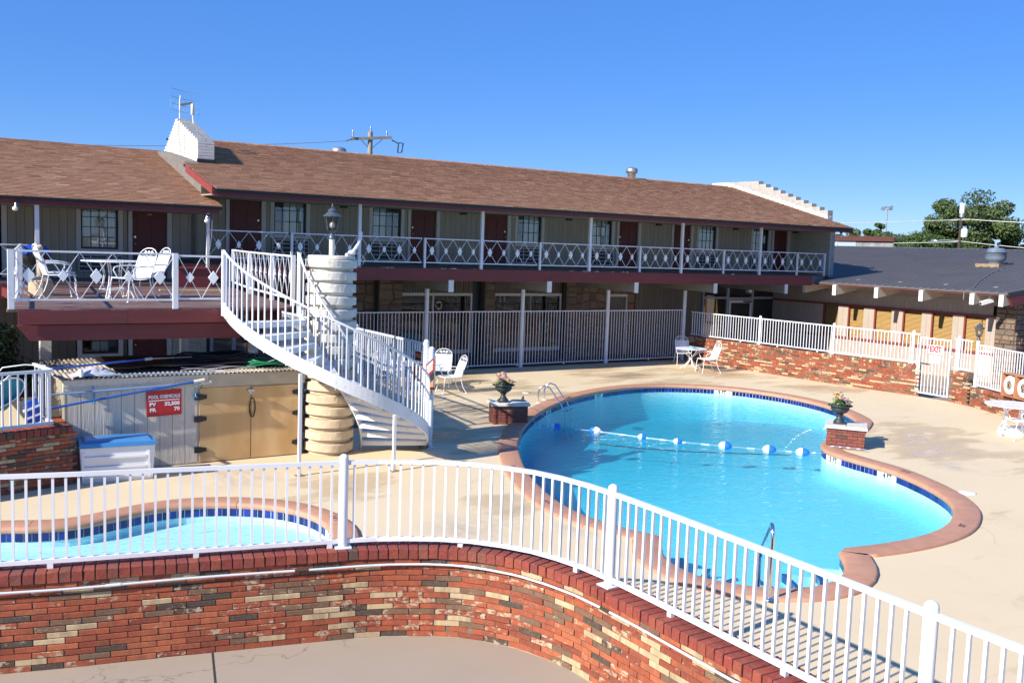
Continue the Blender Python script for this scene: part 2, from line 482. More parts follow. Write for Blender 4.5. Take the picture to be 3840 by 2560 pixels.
def _special():
    # shingles
    m, nt, b, N, L = nodes('brown_asphalt_shingle')
    co = coords(nt)
    r1 = rnd(nt)
    c = ramp(nt, r1, [(0.0, (0.30, 0.155, 0.088)), (0.25, (0.385, 0.205, 0.118)), (0.55, (0.43, 0.24, 0.145)), (0.85, (0.35, 0.185, 0.108)), (1.0, (0.52, 0.33, 0.21))])
    wp = N('ShaderNodeNewGeometry').outputs['Position']
    c = mixc(nt, ramp(nt, nz(nt, wp, 0.55, 5), [(0.35, 0.0), (0.8, 0.25)]), c, (0.30, 0.175, 0.115))
    g = nz(nt, co, 160, 2)
    c = mixc(nt, g, mixc(nt, 0.35, c, (0.17, 0.085, 0.055)), mixc(nt, 0.12, c, (0.6, 0.42, 0.3)))
    L(c, b.inputs['Base Color']); b.inputs['Roughness'].default_value = 0.9
    b.inputs['Specular IOR Level'].default_value = 0.2
    bumpn(nt, g, 0.5, 0.004)
    MT['shingle'] = m
    # plywood
    m, nt, b, N, L = nodes('varnished_plywood')
    co = coords(nt)
    w = N('ShaderNodeTexWave'); w.wave_type = 'RINGS'; w.rings_direction = 'X'
    w.inputs['Scale'].default_value = 0.9; w.inputs['Distortion'].default_value = 9; w.inputs['Detail'].default_value = 3
    mp = N('ShaderNodeMapping'); mp.inputs['Scale'].default_value = (1, 2.2, 0.35)
    L(co, mp.inputs[0]); L(mp.outputs[0], w.inputs['Vector'])
    c = ramp(nt, w.outputs['Fac'], [(0.0, (0.58, 0.36, 0.15)), (0.5, (0.68, 0.45, 0.21)), (1.0, (0.74, 0.52, 0.27))])
    c = mixc(nt, ramp(nt, nz(nt, co, 2.2, 5), [(0.5, 0.0), (0.8, 0.5)]), c, (0.30, 0.16, 0.06))
    L(c, b.inputs['Base Color']); b.inputs['Roughness'].default_value = 0.5
    MT['plywood'] = m
    # stone; tones lowered to carry the ground floor's deep shade
    m, nt, b, N, L = nodes('mixed_field_stone')
    co = coords(nt)
    c = ramp(nt, rnd(nt), [(0.0, (0.12, 0.066, 0.04)), (0.3, (0.20, 0.125, 0.075)), (0.55, (0.22, 0.155, 0.10)), (0.75, (0.095, 0.07, 0.056)), (1.0, (0.24, 0.11, 0.065))])
    c = mixc(nt, nz(nt, co, 9, 6), mixc(nt, 0.3, c, (0.05, 0.035, 0.025)), mixc(nt, 0.3, c, (0.42, 0.33, 0.24)))
    L(c, b.inputs['Base Color']); b.inputs['Roughness'].default_value = 0.85
    bumpn(nt, nz(nt, co, 22, 6, 0.7), 0.8, 0.02)
    MT['stone'] = m
    # open steel mesh of chairs and table tops: round holes
    m, nt, b, N, L = nodes('white_expanded_steel_mesh')
    out = nt.nodes['Material Output']
    b.inputs['Base Color'].default_value = (0.78, 0.79, 0.80, 1); b.inputs['Roughness'].default_value = 0.45
    tc = N('ShaderNodeTexCoord')
    sep = N('ShaderNodeSeparateXYZ'); L(tc.outputs['Object'], sep.inputs[0])
    hs = []
    for ax in ('X', 'Y', 'Z'):
        k = N('ShaderNodeMath'); k.operation = 'MULTIPLY'; k.inputs[1].default_value = 2 * PI / 0.016
        sn = N('ShaderNodeMath'); sn.operation = 'SINE'
        L(sep.outputs[ax], k.inputs[0]); L(k.outputs[0], sn.inputs[0]); hs.append(sn.outputs[0])
    a = N('ShaderNodeMath'); a.operation = 'MULTIPLY'; L(hs[0], a.inputs[0])
    ad = N('ShaderNodeMath'); ad.operation = 'ADD'; L(hs[1], ad.inputs[0]); L(hs[2], ad.inputs[1])
    L(ad.outputs[0], a.inputs[1])
    gt = N('ShaderNodeMath'); gt.operation = 'LESS_THAN'; gt.inputs[1].default_value = 0.45
    L(a.outputs[0], gt.inputs[0])
    tr = N('ShaderNodeBsdfTransparent'); mx = N('ShaderNodeMixShader')
    L(gt.outputs[0], mx.inputs[0]); L(tr.outputs[0], mx.inputs[1]); L(b.outputs[0], mx.inputs[2])
    L(mx.outputs[0], out.inputs['Surface'])
    MT['wicker'] = m
    # pool deck: tan painted concrete with damp patches
    m, nt, b, N, L = nodes('tan_pool_deck_concrete')
    P = N('ShaderNodeNewGeometry').outputs['Position']
    c = mixc(nt, nz(nt, P, 0.6, 5), (0.60, 0.478, 0.305), (0.68, 0.555, 0.37))
    c = mixc(nt, ramp(nt, nz(nt, P, 2.3, 8, 0.7), [(0.55, 0.0), (0.85, 0.5)]), c, (0.47, 0.375, 0.26))
    c = mixc(nt, ramp(nt, nz(nt, P, 26, 4, 0.7), [(0.74, 0.0), (0.80, 0.7)]), c, (0.26, 0.21, 0.16))
    # cracks
    v = N('ShaderNodeTexVoronoi'); v.feature = 'DISTANCE_TO_EDGE'; v.inputs['Scale'].default_value = 0.22
    wv = N('ShaderNodeVectorMath'); wv.operation = 'ADD'
    n3 = N('ShaderNodeTexNoise'); n3.inputs['Scale'].default_value = 1.4; n3.inputs['Detail'].default_value = 6
    L(P, n3.inputs['Vector']); L(P, wv.inputs[0]); L(n3.outputs['Color'], wv.inputs[1]); L(wv.outputs[0], v.inputs['Vector'])
    crk = N('ShaderNodeMath'); crk.operation = 'MULTIPLY'
    L(ramp(nt, v.outputs['Distance'], [(0.0, 0.4), (0.004, 0.0)]), crk.inputs[0]); L(ramp(nt, nz(nt, P, 0.35, 2), [(0.52, 0.0), (0.62, 1.0)]), crk.inputs[1])
    c = mixc(nt, crk.outputs[0], c, (0.34, 0.26, 0.18))
    # damp areas: near the two fountains and in front of the back fence
    wet = None
    for cx, cy, rad in ((18.6, 12.0, 2.6), (20.3, 13.0, 2.2), (15.0, 21.8, 2.6), (11.5, 20.0, 3.0), (9.8, 17.2, 2.4), (20.5, 23.6, 3.4), (23.6, 22.8, 2.4), (24.2, 19.2, 2.0), (14.0, 25.0, 3.2), (6.2, 14.2, 1.6), (8.0, 12.2, 1.2), (15.4, 7.0, 0.9), (16.4, 5.9, 1.0)):
        vm = N('ShaderNodeVectorMath'); vm.operation = 'DISTANCE'; vm.inputs[1].default_value = (cx, cy, 0)
        L(P, vm.inputs[0])
        k = N('ShaderNodeMapRange'); k.inputs[1].default_value = 0; k.inputs[2].default_value = rad; k.inputs[3].default_value = 1; k.inputs[4].default_value = 0
        L(vm.outputs['Value'], k.inputs[0])
        if wet is None: wet = k.outputs[0]
        else:
            mxm = N('ShaderNodeMath'); mxm.operation = 'MAXIMUM'; L(wet, mxm.inputs[0]); L(k.outputs[0], mxm.inputs[1]); wet = mxm.outputs[0]
    wn_ = nz(nt, P, 0.9, 6, 0.62, (0.55, 1.3, 1))
    add = N('ShaderNodeMath'); add.operation = 'MULTIPLY_ADD'; add.inputs[1].default_value = 0.33; L(wet, add.inputs[0]); L(wn_, add.inputs[2])
    wf = ramp(nt, add.outputs[0], [(0.62, 0.0), (0.70, 1.0)])
    c = mixc(nt, wf, c, mixc(nt, 1.0, c, (0.80, 0.76, 0.71), 'MULTIPLY'))
    L(c, b.inputs['Base Color'])
    st_ = None
    for cx, cy, rad in ((15.9, 7.2, 1.0), (16.9, 6.2, 1.1), (14.6, 6.4, .7), (18.0, 8.3, .8), (19.6, 9.6, 1.2), (7.0, 11.4, .9), (6.4, 9.4, .6), (8.3, 10.6, .5), (5.0, 15.6, 1.1), (10.2, 13.2, .5), (17.6, 10.6, .8)):
        vm = N('ShaderNodeVectorMath'); vm.operation = 'DISTANCE'; vm.inputs[1].default_value = (cx, cy, 0)
        L(P, vm.inputs[0])
        k = N('ShaderNodeMapRange'); k.inputs[1].default_value = 0; k.inputs[2].default_value = rad; k.inputs[3].default_value = 1; k.inputs[4].default_value = 0
        L(vm.outputs['Value'], k.inputs[0])
        if st_ is None: st_ = k.outputs[0]
        else:
            mxm = N('ShaderNodeMath'); mxm.operation = 'MAXIMUM'; L(st_, mxm.inputs[0]); L(k.outputs[0], mxm.inputs[1]); st_ = mxm.outputs[0]
    sa = N('ShaderNodeMath'); sa.operation = 'MULTIPLY'
    L(st_, sa.inputs[0]); L(ramp(nt, nz(nt, P, 1.7, 8, 0.7, (1.6, 0.6, 1)), [(0.40, 0.0), (0.62, 1.0)]), sa.inputs[1])
    c = mixc(nt, sa.outputs[0], c, (0.40, 0.33, 0.27))
    vj = N('ShaderNodeSeparateXYZ'); L(P, vj.inputs[0])
    L(c, b.inputs['Base Color'])
    pud = ramp(nt, add.outputs[0], [(0.72, 0.85), (0.80, 0.34), (0.90, 0.14)])
    L(pud, b.inputs['Roughness'])
    bumpn(nt, nz(nt, P, 45, 4), 0.08, 0.01)
    MT['deck'] = m
    # front pavement
    m, nt, b, N, L = nodes('grey_brown_pavement')
    P = N('ShaderNodeNewGeometry').outputs['Position']
    c = mixc(nt, nz(nt, P, 0.8, 6), (0.30, 0.245, 0.19), (0.36, 0.295, 0.235))
    c = mixc(nt, ramp(nt, nz(nt, P, 40, 4, 0.7), [(0.68, 0.0), (0.76, 0.6)]), c, (0.48, 0.43, 0.37))
    c = mixc(nt, ramp(nt, nz(nt, P, 60, 3, 0.7), [(0.72, 0.0), (0.8, 0.8)]), c, (0.14, 0.11, 0.085))
    v = N('ShaderNodeTexVoronoi'); v.feature = 'DISTANCE_TO_EDGE'; v.inputs['Scale'].default_value = 0.42
    wv = N('ShaderNodeVectorMath'); wv.operation = 'ADD'
    n3 = N('ShaderNodeTexNoise'); n3.inputs['Scale'].default_value = 2.2; n3.inputs['Detail'].default_value = 8
    L(P, n3.inputs['Vector']); L(P, wv.inputs[0]); L(n3.outputs['Color'], wv.inputs[1]); L(wv.outputs[0], v.inputs['Vector'])
    crk = N('ShaderNodeMath'); crk.operation = 'MULTIPLY'
    L(ramp(nt, v.outputs['Distance'], [(0.0, 0.75), (0.0045, 0.0)]), crk.inputs[0]); L(ramp(nt, nz(nt, P, 0.5, 2), [(0.46, 0.0), (0.56, 1.0)]), crk.inputs[1])
    c = mixc(nt, crk.outputs[0], c, (0.13, 0.10, 0.075))
    L(c, b.inputs['Base Color']); b.inputs['Roughness'].default_value = 0.85
    bumpn(nt, nz(nt, P, 80, 5, 0.7), 0.25, 0.006)
    MT['pave'] = m
    # pool plaster
    m, nt, b, N, L = nodes('pale_blue_pool_plaster')
    P = N('ShaderNodeNewGeometry').outputs['Position']
    c = mixc(nt, nz(nt, P, 0.9, 5), (0.60, 0.84, 0.88), (0.68, 0.90, 0.92))
    L(c, b.inputs['Base Color']); b.inputs['Roughness'].default_value = 0.8
    MT['poolplaster'] = m
    # water
    m, nt, b, N, L = nodes('pool_water')
    nt.nodes.remove(b)
    out = nt.nodes['Material Output']
    P = N('ShaderNodeNewGeometry').outputs['Position']
    n1 = N('ShaderNodeTexNoise'); n1.inputs['Scale'].default_value = 4.2; n1.inputs['Detail'].default_value = 3; n1.inputs['Distortion'].default_value = 0.6
    mp = N('ShaderNodeMapping'); mp.inputs['Scale'].default_value = (1.0, 1.5, 1); mp.inputs['Rotation'].default_value = (0, 0, 0.6)
    L(P, mp.inputs[0]); L(mp.outputs[0], n1.inputs['Vector'])
    n2 = N('ShaderNodeTexNoise'); n2.inputs['Scale'].default_value = 15; n2.inputs['Detail'].default_value = 2
    L(mp.outputs[0], n2.inputs['Vector'])
    ad = N('ShaderNodeMath'); ad.operation = 'MULTIPLY_ADD'; ad.inputs[1].default_value = 0.22
    L(n2.outputs['Fac'], ad.inputs[0]); L(n1.outputs['Fac'], ad.inputs[2])
    bp = N('ShaderNodeBump'); bp.inputs['Strength'].default_value = 0.45; bp.inputs['Distance'].default_value = 0.045
    L(ad.outputs[0], bp.inputs['Height'])
    fr = fresnel2(nt, 1.33); L(bp.outputs[0], fr.inputs['Normal'])
    tr = N('ShaderNodeBsdfTransparent'); gl = N('ShaderNodeBsdfGlossy'); gl.inputs['Roughness'].default_value = 0.03
    L(bp.outputs[0], gl.inputs['Normal'])
    mx = N('ShaderNodeMixShader')
    L(fr.outputs[0], mx.inputs[0]); L(tr.outputs[0], mx.inputs[1]); L(gl.outputs[0], mx.inputs[2])
    L(mx.outputs[0], out.inputs['Surface'])
    va = N('ShaderNodeVolumeAbsorption'); va.inputs['Color'].default_value = (0.30, 0.895, 0.978, 1); va.inputs['Density'].default_value = 0.95
    vs_ = N('ShaderNodeVolumeScatter'); vs_.inputs['Color'].default_value = (0.35, 0.85, 1.0, 1); vs_.inputs['Density'].default_value = 0.13
    asd = N('ShaderNodeAddShader'); L(va.outputs[0], asd.inputs[0]); L(vs_.outputs[0], asd.inputs[1])
    L(asd.outputs[0], out.inputs['Volume'])
    MT['water'] = m
    # weathered deck plank
    m, nt, b, N, L = nodes('worn_red_brown_plank')
    co = coords(nt)
    c = mixc(nt, rnd(nt), (0.10, 0.045, 0.04), (0.16, 0.075, 0.062))
    c = mixc(nt, ramp(nt, nz(nt, co, 5, 8, 0.75, (0.35, 5, 1)), [(0.50, 0.0), (0.62, 1.0)]), c, (0.33, 0.255, 0.215))
    c = mixc(nt, ramp(nt, nz(nt, co, 9, 6, 0.7, (0.3, 5, 1)), [(0.62, 0.0), (0.72, 0.8)]), c, (0.05, 0.025, 0.022))
    L(c, b.inputs['Base Color']); b.inputs['Roughness'].default_value = 0.8
    MT['plank'] = m
    # leaves
    for nm, a_, b_, c_ in (('leaf_tree', (0.030, 0.052, 0.014), (0.060, 0.095, 0.026), (0.095, 0.13, 0.045)), ('leaf_bush', (0.030, 0.056, 0.012), (0.055, 0.098, 0.022), (0.080, 0.13, 0.035)),
                           ('leaf_dark', (0.008, 0.016, 0.006), (0.016, 0.030, 0.010), (0.028, 0.048, 0.016)), ('leaf_urn', (0.05, 0.10, 0.025), (0.10, 0.18, 0.05), (0.20, 0.30, 0.10))):  # leaf_dark has the shrub's shaded side put into its leaf colours
        m, nt, b, N, L = nodes(nm)
        c = ramp(nt, rnd(nt), [(0.0, a_), (0.5, b_), (1.0, c_)])
        L(c, b.inputs['Base Color']); b.inputs['Roughness'].default_value = 0.55
        b.inputs['Specular IOR Level'].default_value = 0.35
        MT[nm] = m


_special()
for nm, c in (('petal_pink', (0.62, 0.05, 0.22)), ('petal_yellow', (0.75, 0.55, 0.10)), ('petal_violet', (0.33, 0.22, 0.55)), ('petal_cream', (0.72, 0.70, 0.42)), ('petal_peach', (0.75, 0.42, 0.28)), ('petal_lilac', (0.55, 0.35, 0.60))):
    MT[nm] = M(nm, c, 0.6, var=0.15, scale=30)
MT['water_jet'] = M_glass('falling_water', (0.93, 0.97, 0.98), 0.95)
MT['netcloth'] = M('turquoise_net_cloth', (0.04, 0.30, 0.36), 0.7, var=0.2, scale=30)

# ------------------------------------------------------------------ shared small helpers
BOXC = {}


def box(name, mat, parent, x0, x1, y0, y1, z0, z1):
    """an axis-aligned box; boxes of one size and material share their mesh"""
    k = (mat, round(x1 - x0, 3), round(y1 - y0, 3), round(z1 - z0, 3))
    if k not in BOXC:
        a, b, c = k[1] / 2, k[2] / 2, k[3]
        BOXC[k] = MB().box(-a, a, -b, b, 0, c).mesh(name, MT[mat])
    return inst(name, BOXC[k], parent, ((x0 + x1) / 2, (y0 + y1) / 2, z0))


def in_view(p, pad=0.03):
    d = Vector(p) - Vector((0, 0, 3.9))
    z = d.dot(fwd)
    if z < 0.3: return False
    x = d.dot(rt) / z * F_PX / 1920
    y = d.dot(upv) / z * F_PX / 1280
    return abs(x) < 1 + pad and abs(y) < 1 + pad


def cam_dist(p): return (Vector(p) - Vector((0, 0, 3.9))).length


class Path:
    def __init__(s, pts, closed=False):
        s.p = [Vector((a[0], a[1], 0)) for a in pts]
        if closed: s.p.append(s.p[0].copy())
        s.c = [0]
        for a, b in zip(s.p, s.p[1:]): s.c.append(s.c[-1] + (b - a).length)
        s.L = s.c[-1]
        s.closed = closed

    def at(s, t):
        if s.closed: t %= s.L
        t = min(max(t, 0), s.L)
        for i in range(len(s.p) - 1):
            if t <= s.c[i + 1] + 1e-9: break
        d = s.p[i + 1] - s.p[i]
        l = max(d.length, 1e-9)
        return s.p[i] + d * ((t - s.c[i]) / l), d / l

    def smooth_at(s, t, w=0.12):
        a, _ = s.at(t - w); b, _ = s.at(t + w)
        p, d = s.at(t)
        e = b - a
        return p, (e.normalized() if e.length > 1e-6 else d)

    def nearest(s, x, y):
        best = (1e9, 0)
        n = int(s.L / 0.05)
        for i in range(n + 1):
            p, _ = s.at(s.L * i / n)
            d = (p.x - x) ** 2 + (p.y - y) ** 2
            if d < best[0]: best = (d, s.L * i / n)
        return best[1]


def chaikin(pts, n=2, closed=True):
    for _ in range(n):
        q = []
        m = len(pts)
        for i in range(m if closed else m - 1):
            a, b = pts[i], pts[(i + 1) % m]
            q += [(a[0] * .75 + b[0] * .25, a[1] * .75 + b[1] * .25), (a[0] * .25 + b[0] * .75, a[1] * .25 + b[1] * .75)]
        if not closed: q = [pts[0]] + q + [pts[-1]]
        pts = q
    return pts


def text(name, body, size, loc, right, up, mat, parent, bold=0.0, align='CENTER', depth=0.001, xs=1.0):
    cu = bpy.data.curves.new(name, 'FONT')
    cu.body = body; cu.size = size; cu.align_x = align; cu.align_y = 'CENTER'; cu.extrude = depth; cu.offset = bold; cu.resolution_u = 3
    o = bpy.data.objects.new('lettering_source', cu)
    COL.objects.link(o)
    me = bpy.data.meshes.new_from_object(o.evaluated_get(bpy.context.evaluated_depsgraph_get()))
    bpy.data.objects.remove(o)
    me.materials.clear(); me.materials.append(MT[mat])
    r, u = Vector(right).normalized(), Vector(up).normalized()
    n = r.cross(u)
    u = n.cross(r)
    q = Matrix(((r.x, u.x, n.x), (r.y, u.y, n.y), (r.z, u.z, n.z)))
    return inst(name, me, parent, loc, q.to_euler(), (xs, 1, 1))


def sheet(name, outer, holes, z, mat, kind='structure'):
    loops = [[Vector((x, y, 0)) for x, y in outer]] + [[Vector((x, y, 0)) for x, y in h] for h in holes]
    tris = tessellate_polygon(loops)
    vs = [v for l in loops for v in l]
    mb = MB()
    fs = []
    for t in tris:
        a, b, c = (vs[i] for i in t)
        fs.append(t if (b - a).cross(c - a).z > 0 else (t[0], t[2], t[1]))
    mb.add([(v.x, v.y, z) for v in vs], fs)
    o = inst(name, mb.mesh(name, MT[mat]))
    o['kind'] = kind
    return o


# ------------------------------------------------------------------ ground plan
FW = [(-9, 11.85), (-4, 10.6), (0.92, 9.34), (1.47, 9.19), (2.47, 8.96), (3.2, 8.78), (3.7, 8.65), (3.98, 8.58), (4.28, 8.47), (4.62, 8.29), (4.86, 8.12), (5.04, 7.92), (5.24, 7.6), (5.35, 7.25), (5.41, 6.9), (5.42, 6.5), (5.41, 6.0), (5.39, 5.4), (5.36, 4.6), (5.31, 3.4), (5.2, 1.0), (5.15, -6.0)]
RW1 = [(25.12, 26.1), (25.16, 24.6), (25.22, 22.9), (25.32, 20.0), (25.45, 18.2), (25.62, 17.08)]
RW2 = [(25.57, 15.98), (25.36, 15.32)]
RW3 = [(25.33, 15.2), (25.05, 14.6), (24.58, 13.84), (23.83, 12.5), (22.9, 10.9), (20.5, 6.8)]

pool_pts = [(10.13, 14.84), (10.68, 15.77), (11.20, 16.45), (11.70, 17.10), (12.36, 17.82), (13.03, 18.49), (13.84, 19.20), (15.08, 20.12), (16.5, 20.85), (17.75, 21.26), (18.78, 21.40), (19.6, 21.24), (20.32, 20.86), (20.88, 20.32), (21.25, 19.68), (21.45, 18.85), (21.50, 18.12), (21.40, 17.32), (21.24, 16.75), (20.9, 16.0), (20.17, 14.95), (19.6, 14.55), (18.6, 14.0), (17.5, 13.6), (16.75, 13.25), (16.35, 12.9), (16.15, 12.55), (16.08, 12.25), (16.00, 11.84), (15.95, 11.4), (15.89, 11.05), (15.78, 10.71), (15.60, 10.33), (15.36, 9.86), (14.95, 9.25), (14.45, 8.75), (13.92, 8.43), (13.44, 8.21), (12.91, 8.06), (12.32, 8.00), (11.65, 8.03), (11.08, 8.13), (10.86, 8.17), (10.82, 8.14), (10.66, 7.98), (10.40, 7.70), (10.13, 7.50), (9.79, 7.35), (9.46, 7.30), (9.14, 7.35), (8.89, 7.46), (8.64, 7.67), (8.44, 7.93), (8.33, 8.18), (8.31, 8.46), (8.37, 8.84), (8.50, 9.14), (8.74, 9.40), (9.0, 9.72), (9.02, 9.78), (8.86, 10.2), (8.74, 10.71), (8.72, 11.15), (8.81, 11.78), (9.0, 12.43), (9.27, 13.15), (9.63, 13.95)]
kid_pts = [(-1.2, 13.2), (-0.3, 14.2), (0.6, 14.35), (1.41, 14.03), (1.75, 13.86), (2.15, 13.76), (2.55, 13.83), (2.98, 14.0), (3.44, 14.14), (3.88, 14.14), (4.30, 14.00), (4.72, 13.72), (5.03, 13.38), (5.22, 12.90), (5.26, 12.43), (5.18, 11.9), (4.9, 11.35), (4.3, 10.75), (3.2, 10.6), (2.0, 10.9), (0.6, 11.2), (-0.7, 11.9)]
POOL = Path(chaikin(pool_pts, 2), True)
KID = Path(chaikin(kid_pts, 2), True)


def loop(path, step, off=0.0):
    n = int(path.L / step)
    out = []
    for i in range(n):
        p, d = path.smooth_at(path.L * i / n, 0.08)
        nrm = Vector((-d.y, d.x, 0))                 # both loops run clockwise: left is outward
        out.append((p.x + nrm.x * off, p.y + nrm.y * off))
    return out


sheet('pool_deck', FW + [(14, -6)] + RW3[::-1] + RW2[::-1] + RW1[::-1] + [(25.12, 34), (-9, 34)], [loop(POOL, 0.25, 0.12), loop(KID, 0.25, 0.12)], 0.0, 'deck')
sheet('pavement', FW + [(-9, -6)], [], 0.0, 'pave')
sheet('side_walkway', RW1 + RW2 + RW3 + [(14, -6), (62, -6), (62, 34), (25.12, 34)], [], -0.12, 'pave')
sheet('walkway_shade_sheet', [(9.3, 26.5), (25.1, 26.5), (25.1, 33.5), (9.3, 33.5)], [], 0.004, 'under')  # thin dark sheet added to deepen the ground floor shade
sheet('walkway_shade_sheet', [(2.7, 18.72), (8.9, 18.72), (9.25, 26.45), (9.25, 33.5), (-8.8, 33.5), (-8.8, 24.4), (2.7, 24.4)], [], 0.004, 'under')
gb = MB()
for x0, x1, y0, y1 in ((-900, -9, -900, 1500), (62, 1500, -900, 1500), (-9, 62, -900, -6), (-9, 62, 34, 1500)):
    gb.quad((x0, y0, -0.14), (x1, y0, -0.14), (x1, y1, -0.14), (x0, y1, -0.14))
MT['earth'] = M('dry_grass_and_earth', (0.16, 0.15, 0.07), 0.95, var=0.35, scale=0.2, world=True)
inst('ground', gb.mesh('ground', MT['earth']))['kind'] = 'structure'
# pavement joints: a real groove strip of dark filler
jb = MB()
for a, b in (((2.62, 8.9), (1.55, 4.2)), ((2.62, 8.9), (2.60, 8.95))):
    pass
jb.bar((2.66, 8.93, 0.002), (1.5, 4.4, 0.002), 0.016, 0.005)
MT['joint'] = M('black_joint_filler', (0.035, 0.03, 0.026), 0.9)
jo = jb.build('pavement_joint', MT['joint']); jo['kind'] = 'structure'

# ------------------------------------------------------------------ the two pools
WATER_Z = -0.13


def pool(path, floor_z, lab, text_marks, coping_w, basin_pad):
    # basin
    walls = loop(path, 0.2)
    mb = MB()
    n = len(walls)
    for i in range(n):
        a, b = walls[i], walls[(i + 1) % n]
        za, zb = floor_z(*a) - .3, floor_z(*b) - .3
        mb.quad((a[0], a[1], za), (b[0], b[1], zb), (b[0], b[1], -0.045), (a[0], a[1], -0.045))
    xs = [p[0] for p in walls]; ys = [p[1] for p in walls]
    x0, x1, y0, y1 = min(xs) - .2, max(xs) + .2, min(ys) - .2, max(ys) + .2
    nx, ny = int((x1 - x0) / .4) + 1, int((y1 - y0) / .4) + 1
    vs = [(x0 + (x1 - x0) * i / nx, y0 + (y1 - y0) * j / ny, 0) for j in range(ny + 1) for i in range(nx + 1)]
    vs = [(x, y, floor_z(x, y)) for x, y, _ in vs]
    mb.add(vs, [(j * (nx + 1) + i, j * (nx + 1) + i + 1, (j + 1) * (nx + 1) + i + 1, (j + 1) * (nx + 1) + i) for j in range(ny) for i in range(nx)], True)
    basin = inst('pool_basin', mb.mesh('pool_basin', MT['poolplaster']))
    basin['kind'] = 'structure'
    # water: a closed body
    wl = loop(path, 0.25, 0.06)
    tr = tessellate_polygon([[Vector((x, y, 0)) for x, y in wl]])
    n = len(wl)
    mb = MB()
    fs = []
    for t in tr:
        a, b, c = (Vector((wl[i][0], wl[i][1], 0)) for i in t)
        if (b - a).cross(c - a).z < 0: t = (t[0], t[2], t[1])
        fs.append(tuple(t)); fs.append((t[0] + n, t[2] + n, t[1] + n))
    fs += [(i, i + n, (i + 1) % n + n, (i + 1) % n) for i in range(n)]
    mb.add([(x, y, WATER_Z) for x, y in wl] + [(x, y, -4.2) for x, y in wl], fs)
    me = mb.mesh('pool_water', MT['water'])
    bmm = bmesh.new(); bmm.from_mesh(me); bmesh.ops.recalc_face_normals(bmm, faces=bmm.faces); bmm.to_mesh(me); bmm.free()
    inst('pool_water', me)['kind'] = 'structure'
    # coping stones
    cop = thing('pool_coping', None, None, (*walls[0], 0)); cop['kind'] = 'structure'
    prof = [(-0.015, -0.05), (-0.032, -0.03), (-0.035, 0.0), (-0.022, 0.028), (0.01, 0.042), (coping_w - 0.03, 0.042), (coping_w, 0.03), (coping_w, -0.02)]
    ns = int(path.L / 0.95)
    for k in range(ns):
        s0, s1 = path.L * k / ns + 0.004, path.L * (k + 1) / ns - 0.004
        m = MB(); rows = []
        for q in range(5):
            p, d = path.smooth_at(s0 + (s1 - s0) * q / 4, 0.10)
            nr = Vector((-d.y, d.x, 0))
            rows.append([(p.x + nr.x * o, p.y + nr.y * o, z) for o, z in prof])
        vv = [v for r_ in rows for v in r_]
        w = len(prof)
        m.add(vv, [(i * w + j, (i + 1) * w + j, (i + 1) * w + j + 1, i * w + j + 1) for i in range(4) for j in range(w - 1)], True)
        m.add(rows[0], [tuple(range(w - 1, -1, -1))]); m.add(rows[-1], [tuple(range(w))])
        m.build('coping_stone', MT['coping'], cop)
    # tile band: one object per tile that faces the camera
    tl = thing('tile_band', None, None, (*walls[0], -0.15)); tl['kind'] = 'structure'
    tm = MB().box(-0.0465, 0.0465, -0.006, 0.010, -0.11, 0).mesh('tile', MT['tile'])
    gr = MB()
    nt_ = int(path.L / 0.105)
    cand = []
    for k in range(nt_):
        s = path.L * (k + .5) / nt_
        p, d = path.smooth_at(s, 0.06)
        p0, d0 = path.smooth_at(path.L * k / nt_, .06); p1, d1 = path.smooth_at(path.L * (k + 1) / nt_, .06)
        gr.quad((p0.x + d0.y * .002, p0.y - d0.x * .002, -.17), (p1.x + d1.y * .002, p1.y - d1.x * .002, -.17), (p1.x + d1.y * .002, p1.y - d1.x * .002, -.046), (p0.x + d0.y * .002, p0.y - d0.x * .002, -.046))
        inward = Vector((d.y, -d.x, 0))
        face = inward.dot(Vector((-p.x, -p.y, 0)))
        blocked = any(abs(s - path.nearest(tx, ty)) < 0.24 for tx, ty, _ in text_marks)
        if face > 0 and not blocked and in_view(p): cand.append((cam_dist(p), p, d, inward))
    gr.build('grout', MT['grout'], tl)
    cand.sort(key=lambda a: a[0])
    for _, p, d, inw in cand[:300]:
        inst('tile', tm, tl, (p.x + inw.x * .004, p.y + inw.y * .004, -0.052), (0, 0, math.atan2(d.y, d.x)))
    rest = MB()
    for _, p, d, inw in cand[300:]:
        rest.obox((p.x + inw.x * .006, p.y + inw.y * .006, -0.105), d * .0495, inw * .008, (0, 0, .053))
    if rest.v: rest.build('tile', MT['tile'], tl, 'stuff')
    for tx, ty, word in text_marks:
        s = path.nearest(tx, ty)
        p, d = path.smooth_at(s, 0.1)
        inw = Vector((d.y, -d.x, 0))
        pl = MB().obox((p.x + inw.x * .004, p.y + inw.y * .004, -0.104), d * .20, inw * .008, (0, 0, .054))
        pl.build('depth_tile', MT['tile_white'], tl)
        text('depth_lettering', word, 0.125, (p.x + inw.x * .014, p.y + inw.y * .014, -0.108), d, (0, 0, 1), 'ink', tl, 0.006)
    return cop, tl


def main_floor(x, y):
    # shallow end at the lower right (near), deep end at the far left
    t = (y - 10.5) * 0.55 - (x - 13) * 0.25
    t = min(max(t / 4.2, 0), 1)
    t = t * t * (3 - 2 * t)
    return -0.56 - 0.42 * t


coping, band = pool(POOL, main_floor, 'main', [(20.95, 20.2, '9 FT'), (16.9, 21.0, '9 FT'), (14.0, 19.35, '6 FT'), (16.1, 12.42, '5 FT'), (15.87, 11.0, '4 FT')], 0.37, 0)
kcop, kband = pool(KID, lambda x, y: -0.27, 'kid', [(5.24, 12.15, '1 FT')], 0.34, 0)

